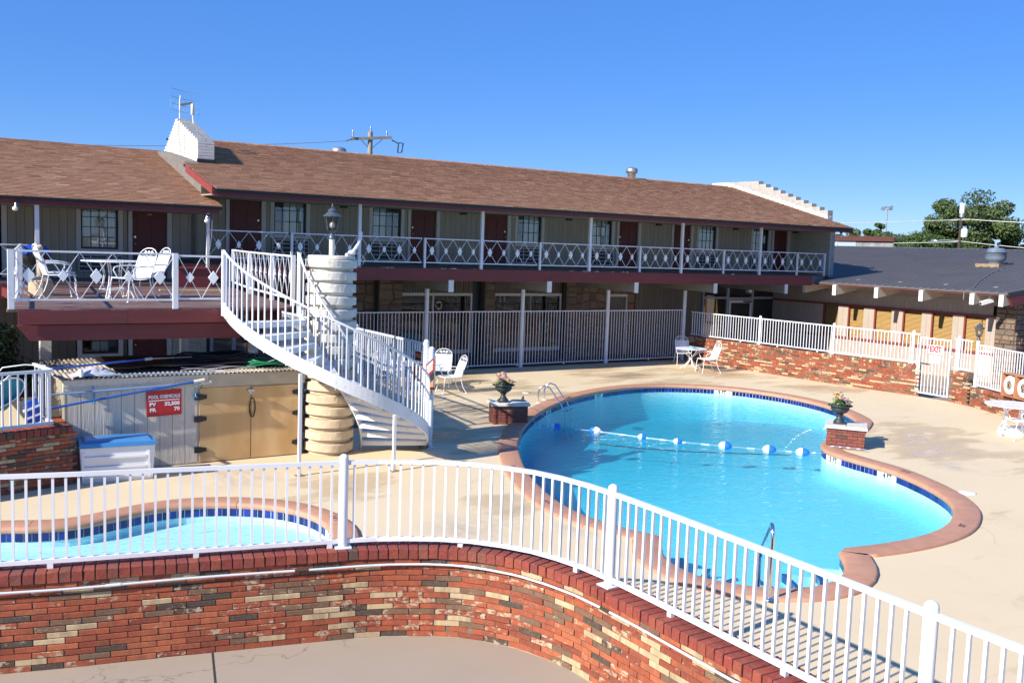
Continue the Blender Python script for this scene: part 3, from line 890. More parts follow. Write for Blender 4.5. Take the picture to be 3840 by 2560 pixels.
# depth marks lettered on the coping
for path, root, x, y, word in ((POOL, coping, 8.85, 11.8, '9 FT'), (POOL, coping, 13.45, 8.2, '3FT'), (POOL, coping, 15.80, 10.75, '4 FT'), (POOL, coping, 20.95, 16.2, '9 FT'), (POOL, coping, 12.75, 18.2, '6 FT'), (POOL, coping, 9.65, 14.0, '9 FT'), (KID, kcop, 5.27, 12.5, '1 FT')):
    s = path.nearest(x, y)
    p, d = path.smooth_at(s, 0.2)
    n_ = Vector((-d.y, d.x, 0))
    text('depth_lettering', word, 0.13, (p.x + n_.x * .19, p.y + n_.y * .19, 0.0435), -d, -n_, 'ink', root, 0.002)

# steps in the near alcove, with dark blue nosing tiles, and a dark teal line across the pool floor
st = thing('pool_steps', None, None, (9.6, 8.0, -0.9)); st['kind'] = 'structure'
for k, (off, z) in enumerate(((0.36, -0.26), (0.74, -0.40), (1.12, -0.52))):
    a0, a1 = POOL.nearest(10.86, 8.17), POOL.nearest(8.98, 9.74)
    cen = Vector((10.05, 9.05, 0))
    outer, inner = [], []
    for q in range(25):
        p, d = POOL.smooth_at(a0 + (a1 - a0) * q / 24, .1)
        outer.append((p.x, p.y)); v = (cen - p); l = v.length
        p2 = p + v * min(off / l, .9)
        inner.append((p2.x, p2.y))
    mb = MB()
    for q in range(24):
        mb.quad((*outer[q], z), (*outer[q + 1], z), (*inner[q + 1], z), (*inner[q], z))
        mb.quad((*inner[q], z), (*inner[q + 1], z), (*inner[q + 1], z - .5), (*inner[q], z - .5))
    mb.build('step', MT['poolplaster'], st)
    mb = MB()
    for q in range(24):
        for p0, p1 in ((inner[q], inner[q + 1]),):
            v0 = Vector((outer[q][0] - p0[0], outer[q][1] - p0[1], 0)).normalized() * .07
            v1 = Vector((outer[q + 1][0] - p1[0], outer[q + 1][1] - p1[1], 0)).normalized() * .07
            mb.quad((p0[0] + v0.x, p0[1] + v0.y, z + .006), (p1[0] + v1.x, p1[1] + v1.y, z + .006), (p1[0] - v1.x * .1, p1[1] - v1.y * .1, z + .006), (p0[0] - v0.x * .1, p0[1] - v0.y * .1, z + .006))
            mb.quad((p0[0] - v0.x * .1, p0[1] - v0.y * .1, z + .006), (p1[0] - v1.x * .1, p1[1] - v1.y * .1, z + .006), (p1[0] - v1.x * .1, p1[1] - v1.y * .1, z - .09), (p0[0] - v0.x * .1, p0[1] - v0.y * .1, z - .09))
    mb.build('nosing_tile', MT['tile'], st)
MT['floorline'] = M('dark_teal_floor_line', (0.02, 0.12, 0.14), 0.8)
ln = MB()
lp = [(15.35, 19.3), (15.9, 18.15), (16.5, 17.0), (17.1, 15.9), (17.75, 14.9)]
for a, b in zip(lp, lp[1:]):
    za, zb = main_floor(*a) + .012, main_floor(*b) + .012
    d = Vector((b[0] - a[0], b[1] - a[1], 0)).normalized(); nn = Vector((-d.y, d.x, 0)) * .06
    ln.quad((a[0] - nn.x, a[1] - nn.y, za), (b[0] - nn.x, b[1] - nn.y, zb), (b[0] + nn.x, b[1] + nn.y, zb), (a[0] + nn.x, a[1] + nn.y, za))
ln.build('pool_floor_line', MT['floorline'])['kind'] = 'structure'
dr = MB()
for x, y in ((17.8, 20.3), (20.2, 19.6), (15.6, 19.6)):
    dr.lathe([(0.16, main_floor(x, y) + .005), (0.16, main_floor(x, y) + .03)], x, y, 14)
dr.build('pool_floor_drain', MT['galv'])['kind'] = 'structure'

# ------------------------------------------------------------------ brick walls
def jit_brick(l, w, h, mat, seed):
    rr = random.Random(seed)
    mb = MB()
    j = lambda: rr.uniform(-.0022, .0022)
    a, b = l / 2, w / 2
    c = 0.004
    # chamfered front edge so that every brick catches light
    pts = []
    for z, e in ((0, c), (c, 0), (h - c, 0), (h, c)):
        for x, y in ((-a + e, -b + e), (a - e, -b + e), (a - e, b), (-a + e, b)):
            pts.append((x + j(), y + j(), z + j() * .5))
    fs = []
    for k in range(3):
        for q in range(4):
            q2 = (q + 1) % 4
            fs.append((k * 4 + q, k * 4 + q2, k * 4 + 4 + q2, k * 4 + 4 + q))
    fs += [(3, 2, 1, 0), (12, 13, 14, 15)]
    return mb.add(pts, fs).mesh('brick', MT[mat])


BL, BC = 0.262, 0.0592                    # brick pitch along the wall, course height
BRM = {m: [jit_brick(BL - .010, .09, BC - .009, m, 5 + k) for k in range(5)] + [jit_brick(BL / 2 - .010, .09, BC - .009, m, 15 + k) for k in range(2)] for m in ('brick', 'brick_far', 'brick_plant')}
CAPM = [jit_brick(.088, .345, .098, 'brick_cap', 30 + k) for k in range(4)]
CAPF = [jit_brick(.088, .30, .088, 'brick_far', 40 + k) for k in range(4)]


def brick_wall(label, path, z0, z1, side, mat='brick', thick=0.3, cap='cap', maxn=300, core='mortar', cat='brick wall', name='brick_wall'):
    """side +1: the face the bricks show is to the right of the path's direction"""
    p0, _ = path.at(path.L / 2)
    root = thing(name, label, cat, (p0.x, p0.y, z0))
    caph = 0.10
    n = int(path.L / .09) + 1
    mb = MB(); rows = []
    for i in range(n + 1):
        p, d = path.smooth_at(path.L * i / n, .1)
        nr = Vector((d.y, -d.x, 0)) * side
        a, b = p - nr * .013, p - nr * thick
        rows.append([(a.x, a.y, z0), (a.x, a.y, z1 - .012), (b.x, b.y, z1 - .012), (b.x, b.y, z0)])
    vv = [v for r_ in rows for v in r_]
    mb.add(vv, [(i * 4 + j, i * 4 + (j + 1) % 4, (i + 1) * 4 + (j + 1) % 4, (i + 1) * 4 + j) for i in range(n) for j in range(4)])
    mb.add(rows[0], [(0, 1, 2, 3)]); mb.add(rows[-1], [(3, 2, 1, 0)])
    me = mb.mesh('mortar_core', MT[core])
    bmm = bmesh.new(); bmm.from_mesh(me); bmesh.ops.recalc_face_normals(bmm, faces=bmm.faces); bmm.to_mesh(me); bmm.free()
    inst('mortar_core', me, root, (0, 0, 0))
    root_loc = Vector(root.location)
    bricks = []
    nc = int(round((z1 - caph - z0) / BC))
    ch = (z1 - caph - z0) / nc
    for k in range(nc):
        s = (0.5 if k % 2 else 0.0) * BL + random.uniform(-.02, .02)
        while s < path.L - BL * .3:
            p, d = path.smooth_at(s + BL / 2, .1)
            nr = Vector((d.y, -d.x, 0)) * side
            c = p - nr * (.045 + random.uniform(-.003, .003))
            bricks.append((Vector((c.x, c.y, z0 + k * ch + .004)), math.atan2(d.y, d.x) + (PI if side < 0 else 0) + random.uniform(-.008, .008), d, nr))
            s += BL
    vis = [b for b in bricks if in_view(b[0])]
    oth = [b for b in bricks if not in_view(b[0])]
    vis.sort(key=lambda b: cam_dist(b[0]))
    for c, a, d, nr in vis[:maxn]:
        inst('brick', random.choice(BRM[mat][:5]), root, c, (0, 0, a))
    rest = MB()
    for c, a, d, nr in vis[maxn:] + oth:
        jx = random.uniform(-.002, .002)
        rest.obox((c.x + nr.x * jx, c.y + nr.y * jx, c.z + (BC - .009) / 2), d * (BL - .010) / 2, nr * .045, (0, 0, (BC - .009) / 2))
    if rest.v:
        o = rest.build('brick', MT[mat], root, 'stuff')
    caps = []
    m = int(path.L / 0.099)
    for k in range(m):
        p, d = path.smooth_at((k + .5) * path.L / m, .15)
        nr = Vector((d.y, -d.x, 0)) * side
        caps.append((p, d, nr))
    capm = CAPM if cap == 'cap' else CAPF
    cw = .1725 if cap == 'cap' else .15
    extra = MB()
    cv = sorted([c for c in caps if in_view((c[0].x, c[0].y, z1))], key=lambda c: cam_dist(c[0]))
    keep = set(id(c) for c in cv[:300])
    for c in caps:
        p, d, nr = c
        ctr = p + nr * (.022 - cw + random.uniform(-.004, .004))
        if id(c) in keep:
            inst('cap_brick', random.choice(capm), root, (ctr.x, ctr.y, z1 - caph + random.uniform(0, .003)), (random.uniform(-.006, .006), 0, math.atan2(d.y, d.x) + (PI if side < 0 else 0) + random.uniform(-.012, .012)))
        else:
            extra.obox((ctr.x, ctr.y, z1 - caph / 2), d * .044, nr * cw, (0, 0, caph / 2 - .002))
    if extra.v: extra.build('cap_brick', MT['brick_cap' if cap == 'cap' else 'brick_far'], root, 'stuff')
    return root


FWP = Path(FW)
front_wall = brick_wall('long curving red brick wall with rowlock cap in front of the pools', FWP, 0, 0.90, 1)
RWP1 = Path(RW1)
brick_wall('straight weathered brick wall between the back fence and the exit gate', RWP1, 0, 0.92, 1, 'brick_far', cap='far')
RWP2 = Path(RW2)
brick_wall('short cream and red brick pier beside the exit gate hinge', RWP2, 0, 0.90, 1, 'brick_far', cap='far')
RWP3 = Path(RW3)
brick_wall('low brick wall under the life ring boxes', RWP3, 0, 0.54, 1, 'brick_far', cap='far')
LPW = Path([(-5, 14.1), (0.0, 15.42), (1.59, 15.87), (2.64, 16.17)])
brick_wall('shaded red brick wall ending beside the white deck box', LPW, 0, 0.92, 1, 'brick')
LPE = Path([(2.65, 16.18), (2.56, 16.75)])
LPB = Path([(2.56, 16.95), (2.2, 18.6)])


# ------------------------------------------------------------------ picket fences
def bar_mesh(w, h, mat):
    k = ('bar', mat, round(w, 3), round(h, 3))
    if k not in BOXC: BOXC[k] = MB().box(-w / 2, w / 2, -w / 2, w / 2, 0, h).mesh('bar', MT[mat])
    return BOXC[k]


def dome_post(r, h, mat, plate=True):
    k = ('post', mat, r, round(h, 3), plate)
    if k not in BOXC:
        mb = MB()
        mb.lathe([(r, 0), (r, h - r)] + [(r * math.cos(a), h - r + r * math.sin(a) * .9) for a in (.3, .6, .9, 1.2, 1.5)], n=14)
        if plate: mb.box(-r * 1.7, r * 1.7, -r * 1.7, r * 1.7, 0, .012)
        BOXC[k] = mb.mesh('post', MT[mat])
    return BOXC[k]


def fence(label, path, zb, zt, spacing, w=.022, rail=(.04, .035), mat='white', off=0.0, posts=(), ztop=None, group=None, zpost=None, post_r=.047, clip_every=0, cat='fence', plate=True):
    p0, _ = path.at(path.L / 2)
    root = thing('picket_fence', label, cat, (p0.x, p0.y, zb), group)
    n = max(1, int(path.L / .3))
    pts = []
    for i in range(n + 1):
        p, d = path.smooth_at(path.L * i / n, .12)
        pts.append(p + Vector((-d.y, d.x, 0)) * off)
    for nm, z in (('bottom_rail', zb), ('top_rail', zt - rail[1])):
        mb = MB(); rows = []
        for i in range(n + 1):
            a = pts[max(i - 1, 0)]; b = pts[min(i + 1, n)]
            d = (b - a).normalized(); nr = Vector((-d.y, d.x, 0)) * rail[0] / 2
            q = pts[i]
            rows.append([(q.x - nr.x, q.y - nr.y, z), (q.x + nr.x, q.y + nr.y, z), (q.x + nr.x, q.y + nr.y, z + rail[1]), (q.x - nr.x, q.y - nr.y, z + rail[1])])
        vv = [v for r_ in rows for v in r_]
        mb.add(vv, [(i * 4 + j, (i + 1) * 4 + j, (i + 1) * 4 + (j + 1) % 4, i * 4 + (j + 1) % 4) for i in range(n) for j in range(4)])
        mb.add(rows[0], [(0, 1, 2, 3)]); mb.add(rows[-1], [(3, 2, 1, 0)])
        mb.build(nm, MT[mat], root)
    bm_ = bar_mesh(w, zt - zb - rail[1] * 2 + .004, mat)
    m = int(path.L / spacing)
    for k in range(m):
        s = (k + .5) * path.L / m
        p, d = path.smooth_at(s, .12)
        p = p + Vector((-d.y, d.x, 0)) * off
        if any((Vector((q[0], q[1], 0)) - p).length < post_r * 1.3 for q in posts): continue
        inst('bar', bm_, root, (p.x, p.y, zb + rail[1] - .002), (0, 0, math.atan2(d.y, d.x)))
    for q in posts:
        z0 = zpost if zpost is not None else zb - .05
        inst('post', dome_post(post_r, (ztop or zt + .07) - z0, mat, plate), root, (q[0], q[1], z0), (0, 0, math.atan2(path.smooth_at(path.nearest(*q[:2]), .2)[1].y, path.smooth_at(path.nearest(*q[:2]), .2)[1].x)))
    if clip_every:
        c = clip_every * .5
        while c < path.L:
            p, d = path.smooth_at(c, .12)
            p = p + Vector((-d.y, d.x, 0)) * off
            MB().obox((p.x, p.y, zb - .024), d * .025, Vector((-d.y, d.x, 0)) * .02, (0, 0, .026)).build('foot_clip', MT[mat], root)
            c += clip_every
    return root


def on_path(path, t, off):
    p, d = path.smooth_at(t, .12)
    return (p.x - d.y * off, p.y + d.x * off)


fo = 0.12
fpost = [on_path(FWP, FWP.nearest(x, y), fo) for x, y in ((-1.2, 9.95), (3.87, 8.61), (5.42, 6.60), (5.30, 3.38))]
fence('white picket fence following the curve on top of the front brick wall', FWP, 0.945, 1.765, 0.108, .022, (.042, .038), off=fo, posts=fpost, ztop=1.84, zpost=0.90, clip_every=1.25)
BFP = Path([(9.25, 26.4), (25.08, 26.4)])
fence('tall white picket fence along the shaded ground floor walkway', BFP, 0.10, 1.86, 0.118, .0165, (.035, .03), clip_every=1.9)
rpost = [on_path(RWP1, RWP1.nearest(x, y), .12) for x, y in ((25.22, 22.9), (25.32, 19.95), (25.58, 17.3))]
fence('white picket fence standing on the straight far brick wall', RWP1, 0.97, 1.82, 0.115, .02, (.04, .035), off=.12, posts=rpost, ztop=1.91, zpost=.92, clip_every=1.6)
fence('very short white fence section on the brick pier beside the gate', RWP2, 0.95, 1.80, 0.115, .02, (.04, .035), off=.1, posts=[on_path(RWP2, .16, .1)], ztop=1.89, zpost=.9)
fence('white picket fence rising above the life ring boxes', RWP3, 0.585, 1.72, 0.115, .02, (.04, .035), off=.1, posts=[on_path(RWP3, .05, .1), on_path(RWP3, 4.6, .1)], ztop=1.84, zpost=.54)
LFP = Path([(-4.5, 14.35), (0.0, 15.55), (1.55, 15.98), (2.36, 16.22)])
fence('white picket fence panel on the shaded left brick wall', LFP, 0.96, 1.81, 0.112, .022, (.045, .045))
LFR = Path([(2.36, 16.24), (2.22, 17.1)])
fence('short white fence return running back from the left wall corner', LFR, 0.96, 1.81, 0.15, .022, (.045, .045))
lw = MB().box(2.25, 2.62, 16.25, 17.2, 0, .90)
meta(lw.build('brick_pier_core', MT['brick']), 'brick return of the left wall beside the shed', 'brick wall')
SFP = Path([(8.98, 16.45), (9.12, 20.0), (9.25, 26.35)])
fence('tall white fence running back from the foot of the spiral stair', SFP, 0.10, 2.02, 0.112, .022, (.045, .04), posts=[(8.98, 16.45), (9.13, 20.0), (9.15, 21.3)], ztop=2.10, zpost=0.0, post_r=.055)
meta(inst('gate_post', dome_post(.055, 1.97, 'white', True), None, (9.05, 16.36, 0)), 'thick white gate post nearest the bottom stair tread', 'post')

# exit gate
g0, g1 = Vector((25.66, 17.02, 0)), Vector((25.58, 16.02, 0))
gate = thing('exit_gate', 'white picket gate with the exit sign in the brick wall gap', 'gate', (25.62, 16.5, 0.1))
gd = (g1 - g0).normalized()
mb = MB()
for a, b in (((g0 + Vector((0, 0, .10))), (g0 + Vector((0, 0, 1.74)))), ((g1 + Vector((0, 0, .10))), (g1 + Vector((0, 0, 1.74)))), (g0 + Vector((0, 0, .12)), g1 + Vector((0, 0, .12))), (g0 + Vector((0, 0, 1.72)), g1 + Vector((0, 0, 1.72)))):
    mb.bar(a, b, .042)
mb.build('gate_frame', MT['white'], gate)
for k in range(1, 9):
    p = g0.lerp(g1, k / 9)
    inst('bar', bar_mesh(.02, 1.58, 'white'), gate, (p.x, p.y, .13), (0, 0, math.atan2(gd.y, gd.x)))
MB().bar(g0.lerp(g1, .05) + Vector((-.03, 0, .98)), g0.lerp(g1, .34) + Vector((-.03, 0, .97)), .03).build('latch_bar', MT['black'], gate)
MB().bar(g0.lerp(g1, .33) + Vector((0, 0, .72)), g0.lerp(g1, .45) + Vector((0, 0, .72)), .02).build('brace', MT['white'], gate)
MB().bar(g1 + Vector((0, -.02, 1.28)), g1 + Vector((0, -.10, 1.27)), .04).build('lock_plate', MT['creampole'], gate)
sg = thing('exit_sign', 'white sign with red capitals hanging on the pool gate', 'sign', (25.575, 16.47, 1.28))
sp = Path([(25.585, 16.70), (25.555, 16.26)])
a, d = sp.at(0); b, _ = sp.at(sp.L)
mid = (a + b) / 2
MB().obox((mid.x, mid.y, 1.42), d * .225, Vector((d.y, -d.x, 0)) * .004, (0, 0, .12)).build('sign_plate', MT['signwhite'], sg)
text('sign_lettering', 'EXIT', .235, (mid.x - .008, mid.y, 1.42), d, (0, 0, 1), 'signredprint', sg, .011, xs=.8)
meta(MB().obox((mid.x + .003, mid.y - .01, 1.14), d * .16, Vector((d.y, -d.x, 0)) * .002, (0, 0, .11)).build('paper_notice', MT['signwhite']), 'white paper notice hanging below the exit sign', 'notice')
gp = inst('gate_post', dome_post(.035, 1.0, 'white', False), None, (25.66, 17.1, 0))
meta(gp, 'thin white post closing the end of the straight brick wall', 'post')

# conduit along the front wall
cp = []
ct0 = FWP.nearest(-2.5, 10.22)
for i in range(140):
    t = ct0 + (FWP.L - 4 - ct0) * i / 139
    p, d = FWP.smooth_at(t, .1)
    cp.append((p.x + d.y * .034, p.y - d.x * .034, 0.748 + .004 * math.sin(i * .35)))
cd = thing('conduit_pipe', 'thin grey conduit clipped along the front brick wall under its cap', 'pipe', (4, 8.4, .74))
MB().tube(cp, .012, 7).build('pipe', MT['pipe'], cd)
for i in range(8, 136, 13):
    MB().tube([cp[i], cp[i + 1]], .016, 7).build('pipe_collar', MT['darkpole'] if i % 2 else MT['pipe'], cd)
# ------------------------------------------------------------------ motel, right block
YE, YW_, YC = 24.95, 27.2, 26.4          # balcony edge, upper wall


def siding(root, ivals, z0, z1, y, pitch=.205, mat='siding'):
    for a, b in ivals:
        n = max(1, int(round((b - a) / pitch)))
        w = (b - a) / n
        for k in range(n):
            box('siding_board', mat, root, a + k * w + .004, a + (k + 1) * w - .004, y, y + .03, z0, z1)


def door_unit(root, x0, x1, z0, z1, y, tl=.1, tr=.12, number=None, knob_left=False, mat='door', panels=True):
    dy = y + .05
    c = (x0 + x1) / 2
    d = box('door', mat, root, x0, x1, dy, dy + .045, z0, z1)
    if panels:
        w = (x1 - x0)
        for cx in (x0 + w * .29, x0 + w * .71):
            for za, zb in ((.12, .72), (.88, 1.48), (1.62, 1.9)):
                box('door_panel', mat, d, cx - w * .15, cx + w * .15, dy - .012, dy - .001, z0 + za, z0 + zb)
    kx = x0 + .07 if knob_left else x1 - .07
    MB().ball((kx, dy - .05, z0 + .92), .032, 8, 6).tube([(kx, dy, z0 + .92), (kx, dy - .04, z0 + .92)], .014, 6).build('knob', MT['brass'], d)
    MB().tube([(kx, dy, z0 + 1.10), (kx, dy - .02, z0 + 1.10)], .03, 10).build('deadbolt', MT['brass'], d)
    if number:
        box('number_plate', 'black', d, c - .07, c + .07, dy - .012, dy - .003, z0 + 1.66, z0 + 1.75)
        text('door_number', number, .085, (c, dy - .0135, z0 + 1.705), (1, 0, 0), (0, 0, 1), 'creampole', d)
    box('door_trim', 'trim', root, x0 - tl - .01, x0 - .01, y - .02, y + .10, z0, z1 + .1)
    box('door_trim', 'trim', root, x1 + .01, x1 + tr + .01, y - .02, y + .10, z0, z1 + .1)
    box('door_trim', 'trim', root, x0 - .01, x1 + .01, y - .018, y + .098, z1 + .006, z1 + .1)


def curtain(root, x0, x1, y, z0, z1, amp=.025, waves=9):
    mb = MB(); n = waves * 6
    for i in range(n):
        xa, xb = x0 + (x1 - x0) * i / n, x0 + (x1 - x0) * (i + 1) / n
        fa, fb = y + amp * math.sin(i * 2 * PI / 6), y + amp * math.sin((i + 1) * 2 * PI / 6)
        mb.add([(xa, fa, z0), (xb, fb, z0), (xb, fb, z1), (xa, fa, z1)], [(0, 1, 2, 3)], True)
    return mb.build('curtain', MT['curtain'], root)


def window_unit(root, x0, x1, z0, z1, y, t=.115, cur=None, cols=4, rows=4, mirror=False):
    """black framed window with small panes, a pale surround and a drawn curtain behind"""
    fy = y + .04
    mb = MB()
    fw = .045
    mb.box(x0, x0 + fw, fy, fy + .05, z0, z1).box(x1 - fw, x1, fy, fy + .05, z0, z1).box(x0 + fw, x1 - fw, fy, fy + .05, z0, z0 + fw).box(x0 + fw, x1 - fw, fy, fy + .05, z1 - fw, z1)
    wf = mb.build('window', MT['black'], root)
    gx0, gx1, gz0, gz1 = x0 + fw, x1 - fw, z0 + fw, z1 - fw
    pw, ph = (gx1 - gx0) / cols, (gz1 - gz0) / rows
    for i in range(cols):
        for j in range(rows):
            yy = fy + .03
            tilt = random.uniform(-.0015, .0015)
            MB().quad((gx0 + i * pw, yy + tilt, gz0 + j * ph), (gx0 + (i + 1) * pw, yy - tilt, gz0 + j * ph), (gx0 + (i + 1) * pw, yy - tilt * 1.4, gz0 + (j + 1) * ph), (gx0 + i * pw, yy + tilt * .6, gz0 + (j + 1) * ph)).build('pane', MT['glass'], wf)
    for i in range(1, cols):
        box('muntin', 'black', wf, gx0 + i * pw - .009, gx0 + i * pw + .009, fy + .012, fy + .034, gz0, gz1)
    for j in range(1, rows):
        box('muntin', 'black', wf, gx0, gx1, fy + .010, fy + .032, gz0 + j * ph - .009, gz0 + j * ph + .009)
    if cur:
        for a, b in cur:
            curtain(wf, gx0 + (gx1 - gx0) * a, gx0 + (gx1 - gx0) * b, fy + .14, gz0, gz1)
    box('window_trim', 'trim', root, x0 - t, x0 - .002, y - .02, y + .09, z0 - .11, z1 + .12)
    box('window_trim', 'trim', root, x1 + .002, x1 + t, y - .02, y + .09, z0 - .11, z1 + .12)
    box('window_sill', 'trim', root, x0 - .002, x1 + .002, y - .022, y + .088, z0 - .11, z0 - .002)
    return wf


def ac_unit(root, x0, x1, z0, z1, y):
    mb = MB().box(x0, x1, y - .03, y + .06, z0, z1)
    u = mb.build('ac_unit', MT['black'], root)
    g = MB()
    t = .022
    for z in (z0, z0 + (z1 - z0) * .27, z0 + (z1 - z0) * .52, z0 + (z1 - z0) * .77, z1 - t):
        g.box(x0, x1, y - .055, y - .032, z, z + t)
    for x in (x0, x0 + (x1 - x0) * .26, x0 + (x1 - x0) * .63, x0 + (x1 - x0) * .86, x1 - t):
        g.box(x, x + t, y - .053, y - .034, z0 + .001, z1 - .001)
    g.build('grille', MT['trim'], u)
    return u


mot = thing('motel_building', 'two storey motel block with brown shingle roof, six red doors and stone ground floor', 'motel', (20.4, 27.3, 0))
ZF = 3.30
feat = [  # (kind, x0, x1, number or curtain, knob left)
    ('d', 8.52, 9.42, '265', False), ('w', 9.80, 10.76, [(0.36, 1.0)], 0),
    ('w', 12.88, 13.84, [(0.0, .55)], 0), ('d', 14.19, 15.08, '266', True),
    ('d', 16.88, 17.76, '267', False), ('w', 18.18, 19.14, [(.36, 1.0)], 0),
    ('w', 21.33, 22.21, [(0.0, .95)], 0), ('d', 22.55, 23.43, '268', True),
    ('d', 25.18, 26.04, '269', False), ('w', 26.46, 27.37, [(0.03, 1.0)], 0),
    ('w', 29.40, 30.30, [(0.0, .45)], 0), ('d', 30.62, 31.43, '270', True)]
WT, WBZ = 5.42, 4.06
for k, x0, x1, a, b in feat:
    if k == 'd':
        door_unit(mot, x0, x1, ZF + .02, ZF + 2.06, YW_, number=a, knob_left=b)
    else:
        window_unit(mot, x0, x1, WBZ, WT, YW_, cur=a)
        ac_unit(mot, x0 - .06, x1 + .08, 3.40, 3.90, YW_)
        siding(mot, [(x0 - .115, x1 + .115)], ZF, WBZ - .115, YW_ + .004)
# board intervals between the openings
edges = [7.45]
for k, x0, x1, a, b in feat:
    e = .115 if k == 'w' else .125
    edges += [x0 - e, x1 + e]
edges += [31.98]
siding(mot, [(edges[i], edges[i + 1]) for i in range(0, len(edges), 2) if edges[i + 1] - edges[i] > .03], ZF, 5.5, YW_)
box('wall_backing', 'dark', mot, 7.45, 31.98, YW_ + .42, YW_ + .5, 3.0, 5.6)
box('wall_backing', 'dark', mot, 7.45, 33.1, 28.9, 29.0, 0, 3.0)
box('end_wall', 'siding', mot, 7.35, 7.45, YW_ + .05, 34, 0, 5.4)
# balcony slab, fascia, soffit
box('balcony_floor', 'floor_dk', mot, 7.1, 31.1, YE + .07, YW_ + .40, 3.02, 3.228)
mb = MB().add([(7.1, YE + .07, 3.234), (31.98, YE + .07, 3.234), (31.98, YW_ + .05, 3.305), (7.1, YW_ + .05, 3.305)], [(0, 1, 2, 3)])
mb.build('balcony_screed', MT['floor_dk'], mot)
for i, (a, b) in enumerate(((6.6, 12.0), (12.005, 18.0), (18.005, 24.4), (24.405, 30.35))):
    box('balcony_fascia', 'redwood', mot, a, b, YE + .005, YE + .063, 2.865, 3.222)
box('soffit_panel', 'siding_shade', mot, 7.1, 31.1, YE + .07, 28.9, 2.902, 3.015)  # darkened siding tone stands in for shade under the balcony
# bits of flaked white paint on the edge of the floor
fl = MB()
rr = random.Random(3)
for x in (9.7, 12.2, 12.4, 15.1, 18.8, 19.3, 19.75, 20.4, 21.0, 14.1, 14.4, 26.1):
    for q in range(4):
        px = x + rr.uniform(-.12, .12); s_ = rr.uniform(.01, .035)
        fl.box(px, px + s_ * 1.6, YE, YE + .02, 3.223, 3.223 + s_ * .5)
fl.build('flaked_paint', MT['signwhite'], mot, 'stuff')
# balcony posts up to the eave
for x in (11.45, 15.43, 19.53, 23.55, 27.45):
    box('roof_post', 'white', mot, x - .042, x + .042, YE + .015, YE + .10, 3.224, 4.99)
# soffit lamps
for x in (11.9, 16.02, 20.23, 24.35, 28.35, 31.78):
    l = box('soffit_lamp', 'black', mot, x - .09, x + .09, YW_ - .16, YW_ - .003, 4.90, 5.01)

# railing with lozenges
MT['lozenge'] = M('white_lozenge_plate', (0.80, 0.81, 0.82), 0.45, var=.02)


def lozenge_railing(label, a, b, zf, nbay, zb=.16, zt=.86, posts=True, post_w=.06, dh=.2, dw=.12, group=None, rail=.03, alt=.78, plates=True, post_ends=(True, True), name='balcony_railing', post_at=None):
    """rails, crossed bars and lozenge plates between a and b (xy), nbay crosses"""
    a, b = Vector((*a, 0)), Vector((*b, 0))
    d = (b - a); L = d.length; d.normalize()
    nr = Vector((-d.y, d.x, 0))
    mid = (a + b) / 2
    root = thing(name, label, 'railing', (mid.x, mid.y, zf), group)
    for nm, z in (('bottom_rail', zb), ('top_rail', zt)):
        MB().bar(a + Vector((0, 0, zf + z)), b + Vector((0, 0, zf + z)), rail, rail).build(nm, MT['white'], root)
    w = L / nbay
    k = ('lat', round(w, 3), round(zt - zb, 3))
    if k not in BOXC:
        BOXC[k] = (MB().bar((-w / 2, -.0065, 0), (w / 2, -.0065, zt - zb), .011, .012, (0, 1, 0)).mesh('lattice_bar', MT['white']),
                   MB().bar((w / 2, .0065, 0), (-w / 2, .0065, zt - zb), .011, .012, (0, 1, 0)).mesh('lattice_bar', MT['white']))
    an = math.atan2(d.y, d.x)
    for i in range(nbay):
        c = a + d * (w * (i + .5))
        for me in BOXC[k]: inst('lattice_bar', me, root, (c.x, c.y, zf + zb), (0, 0, an))
        if plates:
            s_ = 1.0 if i % 2 == 0 else alt
            hh, ww = dh * s_, dw * s_
            kk = ('loz', round(hh, 3), round(ww, 3))
            if kk not in BOXC: BOXC[kk] = MB().add([(0, -.018, -hh), (ww, -.018, 0), (0, -.018, hh), (-ww, -.018, 0), (0, .018, -hh), (ww, .018, 0), (0, .018, hh), (-ww, .018, 0)], [(0, 1, 2, 3), (7, 6, 5, 4), (0, 4, 5, 1), (1, 5, 6, 2), (2, 6, 7, 3), (3, 7, 4, 0)]).mesh('lozenge', MT['lozenge'])
            inst('lozenge', BOXC[kk], root, (c.x, c.y, zf + (zb + zt) / 2), (0, 0, an))
    for p, on in ((a, post_ends[0]), (b, post_ends[1])):
        if on: inst('post', bar_mesh(post_w, zt + .02, 'white'), root, (p.x, p.y, zf), (0, 0, an))
    return root


px_ = [7.28, 9.45, 11.45, 13.46, 15.43, 17.53, 19.53, 21.62, 23.55, 25.55, 27.45, 29.45, 31.12]
nbs = [4] * 11 + [3]
seg_names = ['white lozenge railing running from the roof corner past the leftmost upstairs door', 'white lozenge railing seen behind the lantern of the ringed column', 'white lozenge railing that starts at the first tall post right of the lantern', 'white lozenge railing partly covering an air conditioner left of the second red door',
             'white lozenge railing ending at the third tall post, with red doors behind both ends', 'white lozenge railing covering the air conditioner right of the third red door', 'white lozenge railing with only blank beige wall and a lamp behind it', 'white lozenge railing with the fourth window and air conditioner behind',
             'white lozenge railing spanning the fourth and fifth red doors', 'white lozenge railing with the fifth window behind its middle', 'white lozenge railing in front of the rightmost upstairs door', 'shortest white lozenge railing, butting the white brick end wall']
for i in range(12):
    full_l = px_[i] in (11.45, 15.43, 19.53, 23.55, 27.45)
    lozenge_railing(seg_names[i], (px_[i] + (.05 if i else 0), YE + .055), (px_[i + 1] - .05, YE + .055), 3.236, nbs[i], zb=.155, zt=.845, dh=.135, dw=.078, alt=.72, post_ends=(not full_l and i > 0, i == 11), group='lozenge railing sections of the upper balcony')

